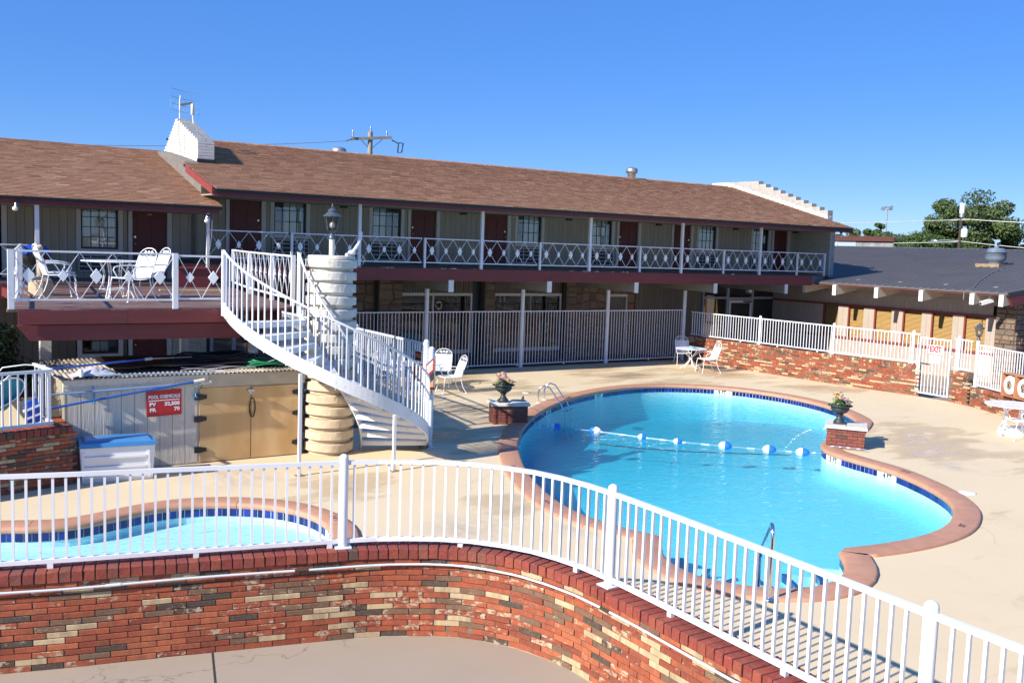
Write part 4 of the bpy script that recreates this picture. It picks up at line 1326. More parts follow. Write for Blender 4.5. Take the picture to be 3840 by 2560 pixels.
# beams under the balcony with white ends, round columns
for i, x in enumerate((14.38, 17.94, 21.52, 25.2, 28.9)):
    bo = MB().add([(x - .08, 24.95, 2.56), (x + .08, 24.95, 2.56), (x + .08, 28.35, 2.62), (x - .08, 28.35, 2.62), (x - .08, 24.95, 2.885), (x + .08, 24.95, 2.885), (x + .08, 28.35, 2.893), (x - .08, 28.35, 2.893)],
                 [(0, 3, 2, 1), (4, 5, 6, 7), (0, 1, 5, 4), (1, 2, 6, 5), (2, 3, 7, 6), (3, 0, 4, 7)]).build('beam', MT['beam_shade'], mot)
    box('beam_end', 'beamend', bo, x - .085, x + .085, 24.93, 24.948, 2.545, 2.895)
colm = MB().lathe([(.068, 0), (.068, 2.56)], n=14).mesh('column', MT['white'])
for x in (14.38, 17.94, 21.52, 25.14): inst('column', colm, mot, (x, YC, 0))

# ground floor facade
GY = 28.3


def stone_wall(root, x0, x1, z0, z1, y, cell=.34, face='-y', name='stone'):
    """irregular rubble: jittered cells, each a stone of its own"""
    rr = random.Random(int(x0 * 10))
    nx, nz_ = max(1, int((x1 - x0) / cell)), max(1, int((z1 - z0) / (cell * .8)))
    P = {}
    for i in range(nx + 1):
        for j in range(nz_ + 1):
            jx = 0 if i in (0, nx) else rr.uniform(-.3, .3) * (x1 - x0) / nx
            jz = 0 if j in (0, nz_) else rr.uniform(-.3, .3) * (z1 - z0) / nz_
            P[i, j] = (x0 + (x1 - x0) * i / nx + jx, z0 + (z1 - z0) * j / nz_ + jz)
    for i in range(nx):
        for j in range(nz_):
            q = [P[i, j], P[i + 1, j], P[i + 1, j + 1], P[i, j + 1]]
            cx = sum(a[0] for a in q) / 4; cz = sum(a[1] for a in q) / 4
            dd = rr.uniform(.015, .05)
            o = [(cx + (a[0] - cx) * .95, cz + (a[1] - cz) * .95) for a in q]
            t = [(cx + (a[0] - cx) * .78, cz + (a[1] - cz) * .78) for a in q]
            if face == '-y':
                vs = [(a, y, b) for a, b in o] + [(a, y - dd, b) for a, b in t]
            else:                                    # facing -x: first coordinate runs along -y
                vs = [(y, -a, b) for a, b in o] + [(y - dd, -a, b) for a, b in t]
            MB().add(vs, [(4, 5, 6, 7), (0, 1, 5, 4), (1, 2, 6, 5), (2, 3, 7, 6), (3, 0, 4, 7)]).build(name, MT['stone'], root)


MT['stone_joint'] = M('dark_stone_joint', (0.10, 0.085, 0.07), 0.95)
box('stone_backing', 'stone_joint', mot, 7.8, 14.35, GY + .002, GY + .1, 0, 2.9)
stone_wall(mot, 9.4, 13.5, 0, 2.9, GY)
for x0, x1 in ((13.55, 14.38), (17.5, 17.92), (20.95, 21.4)):
    box('stone_pier', 'stone_joint', mot, x0, x1, GY - .25, GY, 0, 2.9)
    stone_wall(mot, x0 + .005, x1 - .005, 0, 2.9, GY - .252, .3)
box('stone_backing', 'stone_joint', mot, 21.4, 24.36, GY + .002, GY + .1, 0, 2.9)
stone_wall(mot, 21.4, 22.98, 0, 2.9, GY)
stone_wall(mot, 23.92, 24.36, 0, 2.9, GY)
stone_wall(mot, 22.98, 23.92, 2.28, 2.9, GY, .3)
door_unit(mot, 23.04, 23.86, .05, 2.22, GY - .09, .04, .04, None, True, 'siding_shade')
siding(mot, [(24.4, 27.85)], 0, 2.9, GY, mat='siding_shade')


def store_window(x0, x1):
    zb, zt = .42, 2.24
    fr_ = MB()
    t = .06
    fr_.box(x0, x1, GY - .02, GY + .06, zt, zt + .09).box(x0, x1, GY - .02, GY + .06, zb - .12, zb).box(x1 - t, x1, GY - .019, GY + .059, zb, zt).box((x0 * .55 + x1 * .45) - .03, (x0 * .55 + x1 * .45) + .03, GY - .018, GY + .058, zb, zt)
    w = fr_.build('shop_window', MT['trim'], mot)
    xm = x0 * .55 + x1 * .45
    for a, b in ((x0, xm - .03), (xm + .03, x1 - t)):
        MB().quad((a, GY + .02, zb), (b, GY + .021, zb), (b, GY + .021, zt), (a, GY + .02, zt)).build('pane', MT['glass_wavy'], w)
    box('kick_panel', 'siding_shade', mot, x0, x1, GY, GY + .05, 0, zb - .121)
    box('stripe_panel', 'siding_shade', mot, x0, x1, GY, GY + .05, zt + .092, 2.9)
    n = int((x1 - x0) / .1)
    rr = random.Random(int(x0))
    for k in range(n):
        x = x0 + (x1 - x0) * (k + .5) / n
        box('stripe', 'redtrim' if rr.random() < .22 else 'black', mot, x - .012, x + .012, GY - .012, GY - .001, zt + .1, 2.9)


MT['glass_wavy'] = M_glass('wavy_shop_glass', (0.75, 0.78, 0.78), 1.0, 0.02)
store_window(14.42, 17.15)
store_window(17.94, 20.9)
box('wall_backing', 'black', mot, 17.15, 17.5, GY + .02, GY + .06, 0, 2.9)
# glazed entrance
ex = [27.95, 29.32, 30.75, 32.08]
ent = MB()
for x in (ex[0], ex[1], ex[2], ex[3]):
    w = .03 if x in (ex[0], ex[3]) else .055
    ent.box(x - w, x + w, GY - .03, GY + .05, 0.04, 2.75)
for a, b in ((ex[0], ex[1]), (ex[1], ex[2]), (ex[2], ex[3])):
    ent.box(a + .06, b - .06, GY - .028, GY + .048, 2.14 if a != ex[1] else 2.10, 2.22 if a != ex[1] else 2.2)
en = ent.build('entrance_frame', MT['bluegrey'], mot)
for a, b in ((ex[0], ex[1]), (ex[1], ex[2]), (ex[2], ex[3])):
    MB().quad((a, GY + .01, .1), (b, GY + .01, .1), (b, GY + .01, 2.7), (a, GY + .01, 2.7)).build('pane', MT['glass'], en)
dm = MB()
a, b = ex[1] + .07, ex[2] - .07
dm.box(a, a + .09, GY - .05, GY - .031, .08, 2.08).box(b - .09, b, GY - .05, GY - .031, .08, 2.08).box(a + .09, b - .09, GY - .05, GY - .031, 1.98, 2.08).box(a + .09, b - .09, GY - .05, GY - .031, .08, .28)
ed = dm.build('entrance_door', MT['white'], mot)
MB().bar((b - .5, GY - .07, 2.03), (b - .05, GY - .09, 2.02), .05).build('door_closer', MT['black'], ed)
MB().ball((29.95, GY - .55, 2.52), .16, 14, 10).build('globe_lamp', MT['galv'], mot)
box('wall_panel', 'siding', mot, 32.12, 33.1, GY, GY + .05, 0, 2.9)

# roof of the right block
EZ, EY, SL = 5.1215, 24.45, 0.270
RX0, RX1 = 7.28, 31.95
RY = 31.0
rz = lambda y: EZ + SL * (y - EY)
rf = MB()
for x0, y0, y1, f in ((RX0, EY, 27.3, 1), (7.75, 27.3, RY, 1), (8.3, RY, 36.2, -1)):
    za = rz(y0); zb = rz(y1) if f == 1 else rz(RY) - SL * (36.2 - RY)
    rf.add([(x0, y0, za - .03), (RX1, y0, za - .03), (RX1, y1, zb - .03), (x0, y1, zb - .03), (x0, y0, za - .1), (RX1, y0, za - .1), (RX1, y1, zb - .1), (x0, y1, zb - .1)],
           [(0, 1, 2, 3), (7, 6, 5, 4), (0, 4, 5, 1), (1, 5, 6, 2), (2, 6, 7, 3), (3, 7, 4, 0)])
roof = rf.build('roof', MT['tar'], mot)


def shingles(root, x0, x1, ey, ez, ry, slope, skip=None, n_ind=300, xcut=None, seed=1):
    rr = random.Random(seed)
    sl = math.atan(slope)
    ex_ = .136
    L = (ry - ey) / math.cos(sl)
    rows = int(L / ex_)
    items = []
    for k in range(rows + 1):
        s0 = k * ex_ - .03
        x = x0 - rr.uniform(0, .3) - .3
        while x < x1:
            a, b = max(x + .005, x0), min(x + .300, x1)
            if b - a > .05:
                c = (a + b) / 2
                y = ey + (s0 + ex_ * .5) * math.cos(sl)
                if not (skip and skip(c, y)):
                    if not xcut or b < xcut(y): items.append((a, b, s0))
                    elif a < xcut(y) - .05: items.append((a, xcut(y), s0))
            x += .305
    mb = MB()
    def verts(a, b, s0):
        lift = rr.uniform(0, .004); th = .018 + rr.uniform(0, .006)
        dz = rr.uniform(-.006, .004)
        pts = []
        for s, h in ((s0 + dz, .004), (s0 + ex_ + .01, -.012)):
            y = ey + s * math.cos(sl); z = ez + s * math.sin(sl)
            pts.append((y, z, h))
        (ya, za, ha), (yb, zb, hb) = pts
        return [(a, ya, za - .012), (b, ya, za - .012), (a, ya, za + th + lift), (b, ya, za + th + lift), (b, yb, zb + .001), (a, yb, zb + .001)]
    F = [(0, 1, 3, 2), (2, 3, 4, 5), (0, 2, 5), (1, 4, 3)]
    vis = [it for it in items if in_view(((it[0] + it[1]) / 2, ey + it[2], ez + it[2] * slope))]
    vis.sort(key=lambda it: cam_dist(((it[0] + it[1]) / 2, ey + it[2], ez)))
    ind = set(id(i) for i in vis[:n_ind])
    for it in items:
        if id(it) in ind: MB().add(verts(*it), F).build('shingle', MT['shingle'], root)
        else: mb.add(verts(*it), F)
    if mb.v: mb.build('shingle', MT['shingle'], root, 'stuff')


shingles(roof, RX0, RX1, EY, EZ, RY, SL, skip=lambda x, y: x < 8.15 and y > 27.42, seed=2)
rc = MB()
for k in range(100):
    x = 8.2 + k * .245
    if x > 31.7: break
    z = rz(RY)
    rc.add([(x + .004, RY - .14, z - .03), (x + .24, RY - .14, z - .03), (x + .24, RY, z + .035), (x + .004, RY, z + .035), (x + .24, RY + .14, z - .03), (x + .004, RY + .14, z - .03)], [(0, 1, 2, 3), (3, 2, 4, 5)])
rc.build('ridge_cap', MT['shingle'], roof)
for i, (a, b) in enumerate(((7.30, 13.0), (13.004, 19.2), (19.204, 25.5), (25.504, 31.93))):
    box('eave_fascia', 'redwood', roof, a, b, EY + .03, EY + .07, 4.932, 5.082)
    box('drip_edge', 'black', roof, a, b, EY + .008, EY + .029, 5.052, 5.099)
box('eave_soffit', 'soffit', mot, 7.30, 31.98, EY + .08, YW_ + .02, 4.96, 4.99)
mb = MB()
for a, b in (((7.28, EY + .03), (7.28, 26.9)),):
    mb.add([(7.22, a[1], rz(a[1]) - .17), (7.275, a[1], rz(a[1]) - .17), (7.275, b[1], rz(b[1]) - .17), (7.22, b[1], rz(b[1]) - .17), (7.22, a[1], rz(a[1]) + .01), (7.275, a[1], rz(a[1]) + .01), (7.275, b[1], rz(b[1]) + .01), (7.22, b[1], rz(b[1]) + .01)],
           [(0, 3, 2, 1), (4, 5, 6, 7), (0, 1, 5, 4), (1, 2, 6, 5), (2, 3, 7, 6), (3, 0, 4, 7)])
mb.build('rake_board', MT['redtrim'], roof)
mb = MB()
mb.add([(31.90, EY + .03, rz(EY) - .22), (31.955, EY + .03, rz(EY) - .22), (31.955, 25.6, rz(25.6) - .22), (31.90, 25.6, rz(25.6) - .22), (31.90, EY + .03, rz(EY) - .03), (31.955, EY + .03, rz(EY) - .03), (31.955, 25.6, rz(25.6) - .03), (31.90, 25.6, rz(25.6) - .03)],
       [(0, 3, 2, 1), (4, 5, 6, 7), (0, 1, 5, 4), (1, 2, 6, 5), (2, 3, 7, 6), (3, 0, 4, 7)])
mb.build('rake_board', MT['redwood'], roof)

# stepped white brick gables
def stepped_gable(label, x0, x1, zlo, zhi, yf, yb, ch, bl, joint='whitemortar', foot=None, name='parapet_wall'):
    root = thing(name, label, 'parapet', ((x0 + x1) / 2, (yf(zhi) + yb(zhi)) / 2, zlo))
    nc = int(round((zhi - zlo) / ch))
    core = MB()
    for k in range(nc):
        z = zlo + k * ch
        a, b = yf(z + ch * .5), yb(z + ch * .5)
        core.box(x0 + .012, x1 - .012, a + .012, b - .012, z, z + ch)
        if foot: a = max(a, foot(z))
        s = a - (bl / 2 if k % 2 else 0)
        while s < b - .02:
            p, q = max(s, a), min(s + bl, b)
            if q - p > .03:
                for xa, xb in ((x0, (x0 + x1) / 2 - .003), ((x0 + x1) / 2 + .003, x1)) if x1 - x0 > .3 else ((x0, x1),):
                    mb = MB().box(xa + random.uniform(-.003, .003), xb, p + .005 + random.uniform(-.004, .004), q - .005, z + .005, z + ch - .005)
                    mb.build('brick', MT['whitebrick'], root)
            s += bl
    core.build('mortar_core', MT[joint], root)
    return root


stepped_gable('whitewashed stepped brick parapet carrying the mesh antenna', 7.70, 8.15, 5.74, 7.30, lambda z: 27.42 if z < 6.53 else 27.42 + (z - 6.53) * 2.80, lambda z: 29.72 + (7.30 - z) * 1.57, .078, .262)
# tar and cement at its foot
mb = MB().box(7.67, 8.18, 27.37, 27.415, 5.80, 6.03)
meta(mb.build('tar_flashing', MT['tar']), 'black tar smeared over the foot of the stepped chimney-like parapet', 'flashing')
LRZ = lambda y: 4.70 + .283 * (y - 24.75)
mb = MB()
pr = [(25.9, LRZ(25.9) - .05), (30.4, LRZ(30.4) - .05), (30.4, LRZ(30.4) + .10), (29.0, LRZ(29.0) + .30), (27.4, rz(27.4) + .03), (26.9, rz(26.9) - .02), (25.9, rz(25.9) - .14)]
mb.add([(7.36, a, b) for a, b in pr] + [(7.69, a, b) for a, b in pr], [tuple(range(7)), tuple(range(13, 6, -1))] + [(i, i + 7, (i + 1) % 7 + 7, (i + 1) % 7) for i in range(7)])
me = mb.mesh('cement_flashing', MT['cement'])
bmm = bmesh.new(); bmm.from_mesh(me); bmesh.ops.recalc_face_normals(bmm, faces=bmm.faces); bmm.to_mesh(me); bmm.free()
meta(inst('cement_flashing', me, None, (0, 0, 0)), 'sloping grey cement band between the lower left roof and the white parapet', 'flashing')

stepped_gable('white stepped brick gable parapet at the far end of the brown roof', 31.98, 32.30, 5.32, 7.12, lambda z: 25.72 if z < 5.84 else 25.72 + (math.ceil((z - 5.84) / .143)) * .413, lambda z: 32.2, .0715, .30, foot=lambda z: EY + (z - EZ) / SL - .4)
# white painted brick end wall of the balcony
ew = thing('end_wall', 'white painted brick wall closing the balcony beyond door 270', 'brick wall', (32.1, 26.3, 3.1))
box('mortar_core', 'whitemortar', ew, 32.015, 32.29, 25.54, 27.6, 2.9, 5.3)
MT['creambrick'] = M('cream_painted_brick', (0.50, 0.47, 0.40), 0.8, var=.08, rv=.08, dirt=(0.28, 0.07, 0.04), dirt_amt=(0.70, 0.76), dscale=2.2)
k = 0; z = 3.1
while z < 5.2:
    s = 25.53 - (.13 if k % 2 else 0)
    while s < 27.3:
        p, q = max(s, 25.53), min(s + .262, 27.4)
        if q - p > .04: box('brick', 'creambrick', ew, 32.0, 32.1, p + .004, q - .004, z + .004, z + .0555)
        s += .262
    z += .0592; k += 1

# roof ventilators
def turbine(label, x, y, z, s=1.0):
    t = thing('roof_ventilator', label, 'roof vent', (x, y, z - .15), 'turbine ventilators on the ridge')
    MB().lathe([(.15 * s, z - .15), (.15 * s, z + .1), (.17 * s, z + .11), (.17 * s, z + .14)], x, y, 16).build('collar', MT['galv'], t)
    mb = MB().lathe([(.10 * s, z + .14), (.20 * s, z + .18), (.225 * s, z + .27), (.20 * s, z + .36), (.10 * s, z + .41), (.01, z + .42)], x, y, 36, True, 18, .07)
    mb.build('turbine_head', MT['galv'], t)


turbine('galvanised turbine vent half hidden behind the ridge near the utility pole', 13.6, 31.5, 6.70, 1.1)
turbine('galvanised turbine vent standing clear on the ridge', 26.3, 31.1, 6.93, 1.05)

# antenna on the parapet
an = thing('mesh_antenna', 'curved wire grid antenna on a bent white pipe mast on top of the parapet', 'antenna', (7.930, 29.420, 7.300))
MB().tube([(7.780, 29.570, 7.300), (7.780, 29.570, 7.840), (7.800, 29.570, 7.970)], .022, 8).build('mast', MT['white'], an)
MB().tube([(8.040, 29.070, 7.110), (8.030, 29.100, 7.250), (8.020, 29.120, 7.510)], .02, 8).build('mast', MT['white'], an)
MB().lathe([(.035, 7.39), (.05, 7.41), (.05, 7.69), (.04, 7.71)], 8.02, 29.12, 10).build('feed_horn', MT['creampole'], an)
MB().bar((7.800, 29.560, 7.710), (8.000, 29.140, 7.730), .03, .05).build('boom', MT['darkpole'], an)
gm = MB()
def gpt(u, v):   # shallow dish facing the camera's left
    return (7.88 + u * .36 + v * .0, 29.62 - .35 * (u * u + v * v) * .45 - u * .16, 7.79 + v * .30 - u * .06)
for i in range(13):
    u = -1 + 2 * i / 12
    gm.tube([gpt(u, -1 + 2 * q / 6) for q in range(7)], .0016, 4)
for v in (-1, -.35, .3, 1):
    gm.tube([gpt(-1 + 2 * q / 8, v) for q in range(9)], .0055, 4)
gm.build('wire_grid', MT['wiregrid'], an)
meta(MB().tube([(7.675, 29.420, 7.270), (7.670, 29.270, 6.990), (7.665, 29.220, 6.690), (7.660, 29.020, 6.290)], .008, 5).tube([(7.675, 28.720, 6.840), (7.670, 28.700, 6.490), (7.665, 28.620, 6.190)], .007, 5).build('antenna_cable', MT['wire']), 'grey antenna leads hanging down the white parapet face', 'cable')

# ------------------------------------------------------------------ motel, left block
LE, LWY, LF = 24.8, 27.2, 2.74
lb = thing('motel_building', 'lower left motel block with brown shingle roof and door 264', 'motel', (2.5, 26, 0))
door_unit(lb, 5.94, 6.82, LF, LF + 2.03, LWY, number='264', knob_left=True)
window_unit(lb, 4.67, 5.58, 3.50, 4.62, LWY, cur=[(0.0, 1.0)])
ac_unit(lb, 4.60, 5.68, 2.92, 3.34, LWY)
siding(lb, [(4.555, 5.695)], LF, 3.385, LWY + .004)
siding(lb, [(2.98, 4.55), (5.70, 5.81), (6.96, 7.6)], LF, 4.9, LWY)
box('door_trim', 'trim', lb, 2.85, 2.97, LWY - .02, LWY + .1, LF, 4.8)
siding(lb, [(-3, 1.6)], LF, 4.9, LWY)
door_unit(lb, 1.75, 2.66, LF, LF + 2.03, LWY, number=None, tr=.0)
box('wall_backing', 'dark', lb, -3, 7.6, LWY + .45, LWY + .5, 0, 5)
box('walkway_floor', 'floor_dk', lb, -3, 7.62, LE + .06, LWY + .4, 2.5, LF)
for a, b in ((-3, 2.1), (2.104, 7.62)): box('walkway_fascia', 'redwood', lb, a, b, LE, LE + .058, 2.36, 2.70)
for x in (-1.0, 3.33): box('roof_post', 'white', lb, x - .045, x + .045, LE + .02, LE + .11, LF, 4.52)
# ground floor
siding(lb, [(-3, 4.53), (5.72, 5.80)], 0, 2.5, LWY, mat='siding_shade')
window_unit(lb, 4.68, 5.58, .76, 2.0, LWY, cur=[(0.25, .8)])
siding(lb, [(4.55, 5.70)], 0, .64, LWY + .004)
ac_unit(lb, 4.66, 5.66, .08, .55, LWY)
door_unit(lb, 5.94, 6.82, .05, 2.06, LWY, knob_left=True)
k = 0; z = 0.0
while z < 2.45:
    s = 6.97 - (.13 if k % 2 else 0)
    while s < 7.9:
        p, q = max(s, 6.97), min(s + .262, 7.9)
        if q - p > .04: box('brick', 'creambrick', lb, p + .004, q - .004, LWY, LWY + .1, z + .004, z + .0555)
        s += .262
    z += .0592; k += 1
box('brick_backing', 'whitemortar', lb, 6.97, 7.9, LWY + .03, LWY + .12, 0, 2.48)
sw = MB().box(8.0, 8.08, LWY, LWY + .06, 0, 2.4).box(8.62, 8.72, LWY, LWY + .06, 0, 2.4).box(9.2, 9.3, LWY, LWY + .06, 0, 2.4).build('store_front_frame', MT['bluegrey'], lb)
for a, b in ((8.08, 8.62), (8.72, 9.2)): MB().quad((a, LWY + .03, .05), (b, LWY + .03, .05), (b, LWY + .03, 2.4), (a, LWY + .03, 2.4)).build('pane', MT['glass'], sw)
# roof
LRY = 31.0
mb = MB()
lx0, lx1 = -3.0, 7.55
for y0, y1, za, zb in ((24.72, LRY, LRZ(24.72), LRZ(LRY)), (LRY, 36, LRZ(LRY), LRZ(LRY) - 1.4)):
    mb.add([(lx0, y0, za - .03), (lx1, y0, za - .03), (lx1, y1, zb - .03), (lx0, y1, zb - .03), (lx0, y0, za - .09), (lx1, y0, za - .09), (lx1, y1, zb - .09), (lx0, y1, zb - .09)],
           [(0, 1, 2, 3), (7, 6, 5, 4), (0, 4, 5, 1), (1, 5, 6, 2), (2, 6, 7, 3), (3, 7, 4, 0)])
lroof = mb.build('roof', MT['tar'], lb)
shingles(lroof, lx0, lx1, 24.72, LRZ(24.72), LRY, .283, seed=7)
box('eave_fascia', 'redwood', lroof, lx0, 3.6, 24.75, 24.79, 4.50, 4.655)
box('eave_fascia', 'redwood', lroof, 3.604, 7.50, 24.75, 24.79, 4.50, 4.655)
box('drip_edge', 'black', lroof, lx0, 7.52, 24.73, 24.748, 4.63, 4.675)
box('eave_soffit', 'soffit', lb, lx0, 7.55, 24.80, LWY + .02, 4.51, 4.54)
def flood(label, x, y, z):
    t = thing('flood_light', label, 'flood light', (x, y, z - .2))
    MB().bar((x + .04, y + .02, z), (x + .04, y + .02, z - .06), .08, .08).build('bracket', MT['black'], t)
    MB().tube([(x, y, z - .05), (x - .01, y - .02, z - .12)], .028, 10).build('socket', MT['chrome'], t)
    MB().ball((x - .02, y - .04, z - .17), .062, 12, 8, (1, 1, .9)).build('bulb', MT['bulb'], t)
flood('white flood bulb under the left roof eave above the blue grill', 2.88, 24.66, 4.56)
flood('white flood bulb at the corner where the two roofs meet', 7.16, 24.66, 4.47)
flood('white flood bulb under the far right corner of the brown eave', 31.5, 24.66, 4.96)
meta(MB().tube([(7.3, 24.7, 4.4), (7.31, 24.75, 4.0), (7.24, 24.78, 3.4), (7.22, 24.85, 2.8)], .012, 6).build('cable', MT['wire']), 'dark cable running down the white post at the roof corner', 'cable')
meta(box('roof_post', 'white', None, 7.2, 7.27, 24.82, 24.89, 2.74, 4.5), 'slim white post under the corner of the lower left eave', 'post')

lozenge_railing('white lozenge railing of the lower left walkway behind the blue grill', (0.4, LE + .05), (3.28, LE + .05), LF, 4, zb=.17, zt=.84, dh=.2, dw=.13, rail=.025, post_ends=(True, False), group='lozenge railings of the left walkway')

# ------------------------------------------------------------------ metal roofed wing on the right
wg = thing('side_wing', 'single storey wing with charcoal ribbed metal roof and tan blinds in six windows', 'building', (34, 22, -.12))
WX = 32.0
HZ, SZ = 2.10, .90
wins = [(25.66, 24.94), (24.47, 23.76), (23.28, 22.53), (22.05, 21.28), (20.88, 20.06), (19.63, 18.83)]


def ybox(name, mat, parent, x0, x1, ya, yb, z0, z1): return box(name, mat, parent, x0, x1, min(ya, yb), max(ya, yb), z0, z1)


# boards above, between and below the windows
ys = 28.3
for k in range(52):
    a, b = 28.28 - k * .19, 28.28 - (k + 1) * .19
    if b < 18.42: break
    ybox('wall_board', 'wingwall', wg, WX, WX + .04, a - .003, b + .003, HZ + .075, 2.51)
pil = [28.28] + [v for w_ in wins for v in w_] + [18.45]
for i in range(0, len(pil), 2):
    a, b = pil[i], pil[i + 1]
    n = max(1, round((a - b) / .24))
    for k in range(n):
        ybox('wall_board', 'wingwall', wg, WX, WX + .04, a - (a - b) * k / n - .003, a - (a - b) * (k + 1) / n + .003, SZ + .003, HZ - .002)
for k in range(11):
    a, b = 28.28 - k * .9, max(28.28 - (k + 1) * .9, 18.45)
    ybox('wall_board', 'wingwall', wg, WX, WX + .04, a - .003, b + .003, -.12, SZ - .075)
ybox('head_trim', 'redtrim', wg, WX - .05, WX + .04, 28.28, 18.45, HZ, HZ + .073)
ybox('sill_trim', 'redtrim', wg, WX - .06, WX + .04, 25.9, 18.45, SZ - .073, SZ)
ybox('wall_backing', 'dark', wg, WX + .16, WX + .22, 28.28, 17.9, -.12, 2.6)
for n_, (a, b) in enumerate(wins):
    wf = MB().box(WX - .012, WX + .05, a - .055, a, SZ, HZ - .003).build('window', MT['redtrim'], wg)
    ns = 26
    for k in range(ns):
        z = SZ + (HZ - SZ) * k / ns
        MB().add([(WX + .07, b, z + .004), (WX + .07, a - .055, z + .004), (WX + .105, a - .055, z + .044), (WX + .105, b, z + .044)], [(0, 1, 2, 3)]).build('slat', MT['blind'], wf)
ybox('upper_wall_board', 'wingwall', wg, WX - .01, WX + .04, 28.28, 18.45, 2.662, 3.10)
ybox('frieze_board', 'wingwall', wg, WX - .03, WX + .04, 28.28, 18.45, 2.51, 2.66)
# roof
WEX, WEZ, WRX, WSL = 30.6, 3.0, 45.3, .1085
wz = lambda x: WEZ + WSL * (x - WEX)
Y0, Y1 = 17.35, 48.0
mb = MB()
def wroof(x0, x1, ya, yb):
    vs = [(x0, ya, wz(x0)), (x1, ya, wz(x1)), (x1, yb, wz(x1)), (x0, yb, wz(x0))]
    vs += [(x, y, z - .05) for x, y, z in vs]
    mb.add(vs, [(0, 1, 2, 3), (7, 6, 5, 4), (0, 4, 5, 1), (1, 5, 6, 2), (2, 6, 7, 3), (3, 7, 4, 0)])
wroof(WEX, 32.32, Y0, 25.42)
wroof(32.32, WRX, Y0, Y1)
mb.add([(WRX, Y0, wz(WRX)), (WRX + 7.4, Y0, WEZ), (WRX + 7.4, Y1, WEZ), (WRX, Y1, wz(WRX))], [(0, 1, 2, 3)])
wr = mb.build('metal_roof', MT['metalroof'], wg)
y = Y0 + .04
sm1 = None
while y < Y1:
    x0 = WEX - .01 if y < 25.4 else 32.33
    m_ = MB()
    for z_off, hw in ((0, .028),):
        vs = []
        for x in (x0, WRX - .03):
            z = wz(x)
            vs += [(x, y - hw, z - .002), (x, y - hw * .45, z + .042), (x, y + hw * .45, z + .042), (x, y + hw, z - .002)]
        m_.add(vs, [(0, 4, 5, 1), (1, 5, 6, 2), (2, 6, 7, 3), (0, 1, 2, 3), (7, 6, 5, 4)])
    m_.build('roof_rib', MT['metalroof'], wr)
    y += .305
mb = MB().add([(WRX - .22, Y0, wz(WRX - .22) + .03), (WRX, Y0, wz(WRX) + .05), (WRX, Y1, wz(WRX) + .05), (WRX - .22, Y1, wz(WRX - .22) + .03), (WRX + .2, Y0, wz(WRX - .2) + .03), (WRX + .2, Y1, wz(WRX - .2) + .03)], [(0, 1, 2, 3), (1, 4, 5, 2)])
mb.build('ridge_flashing', MT['metalroof'], wr)
ybox('eave_board', 'redwood', wg, WEX + .03, WEX + .07, 25.4, Y0 + .04, 2.905, 2.945)
mb = MB().add([(WEX + .05, Y0 + .05, wz(WEX) - .07), (WX + .05, Y0 + .05, wz(WX) - .07), (WX + .05, 25.4, wz(WX) - .07), (WEX + .05, 25.4, wz(WEX) - .07)], [(3, 2, 1, 0)])
mb.build('eave_soffit', MT['beam'], wg)
# gable end board, dark red
mb = MB().add([(WEX + .05, Y0 - .03, wz(WEX) - .10), (WRX, Y0 - .03, wz(WRX) - .10), (WRX, Y0 - .03, wz(WRX) - .42), (WEX + .3, Y0 - .03, wz(WEX) - .42), (WEX + .05, Y0 + .03, wz(WEX) - .10), (WRX, Y0 + .03, wz(WRX) - .10), (WRX, Y0 + .03, wz(WRX) - .42), (WEX + .3, Y0 + .03, wz(WEX) - .42)], [(3, 2, 1, 0), (4, 5, 6, 7), (0, 1, 5, 4), (1, 2, 6, 5), (2, 3, 7, 6), (3, 0, 4, 7)])
mb.build('gable_board', MT['redwood'], wg)
mb = MB().add([(WEX, Y0 - .04, wz(WEX) - .1), (WRX, Y0 - .04, wz(WRX) - .1), (WRX, Y0 - .04, wz(WRX) + .01), (WEX, Y0 - .04, wz(WEX) + .01), (WEX, Y0, wz(WEX) - .1), (WRX, Y0, wz(WRX) - .1), (WRX, Y0, wz(WRX) + .01), (WEX, Y0, wz(WEX) + .01)], [(0, 1, 2, 3), (0, 4, 5, 1), (3, 2, 6, 7), (0, 3, 7, 4)])
mb.build('gable_flashing', MT['black'], wr)
# rafter tails
for y, h in ((25.42, .36), (24.02, .38), (22.18, .37), (20.38, .37), (18.5, .36), (17.5, .36)):
    bo = MB().add([(WEX - .08, y - .075, 2.93 - h), (WEX - .08, y + .075, 2.93 - h), (WX, y + .075, 2.78), (WX, y - .075, 2.78), (WEX - .08, y - .075, 2.93), (WEX - .08, y + .075, 2.93), (WX, y + .075, 3.16), (WX, y - .075, 3.16)],
                 [(0, 3, 2, 1), (4, 5, 6, 7), (0, 1, 5, 4), (1, 2, 6, 5), (2, 3, 7, 6), (3, 0, 4, 7)]).build('rafter_tail', MT['beam'], wg)
    ybox('beam_end', 'beamend', bo, WEX - .10, WEX - .082, y - .08, y + .08, 2.93 - h - .005, 2.935)
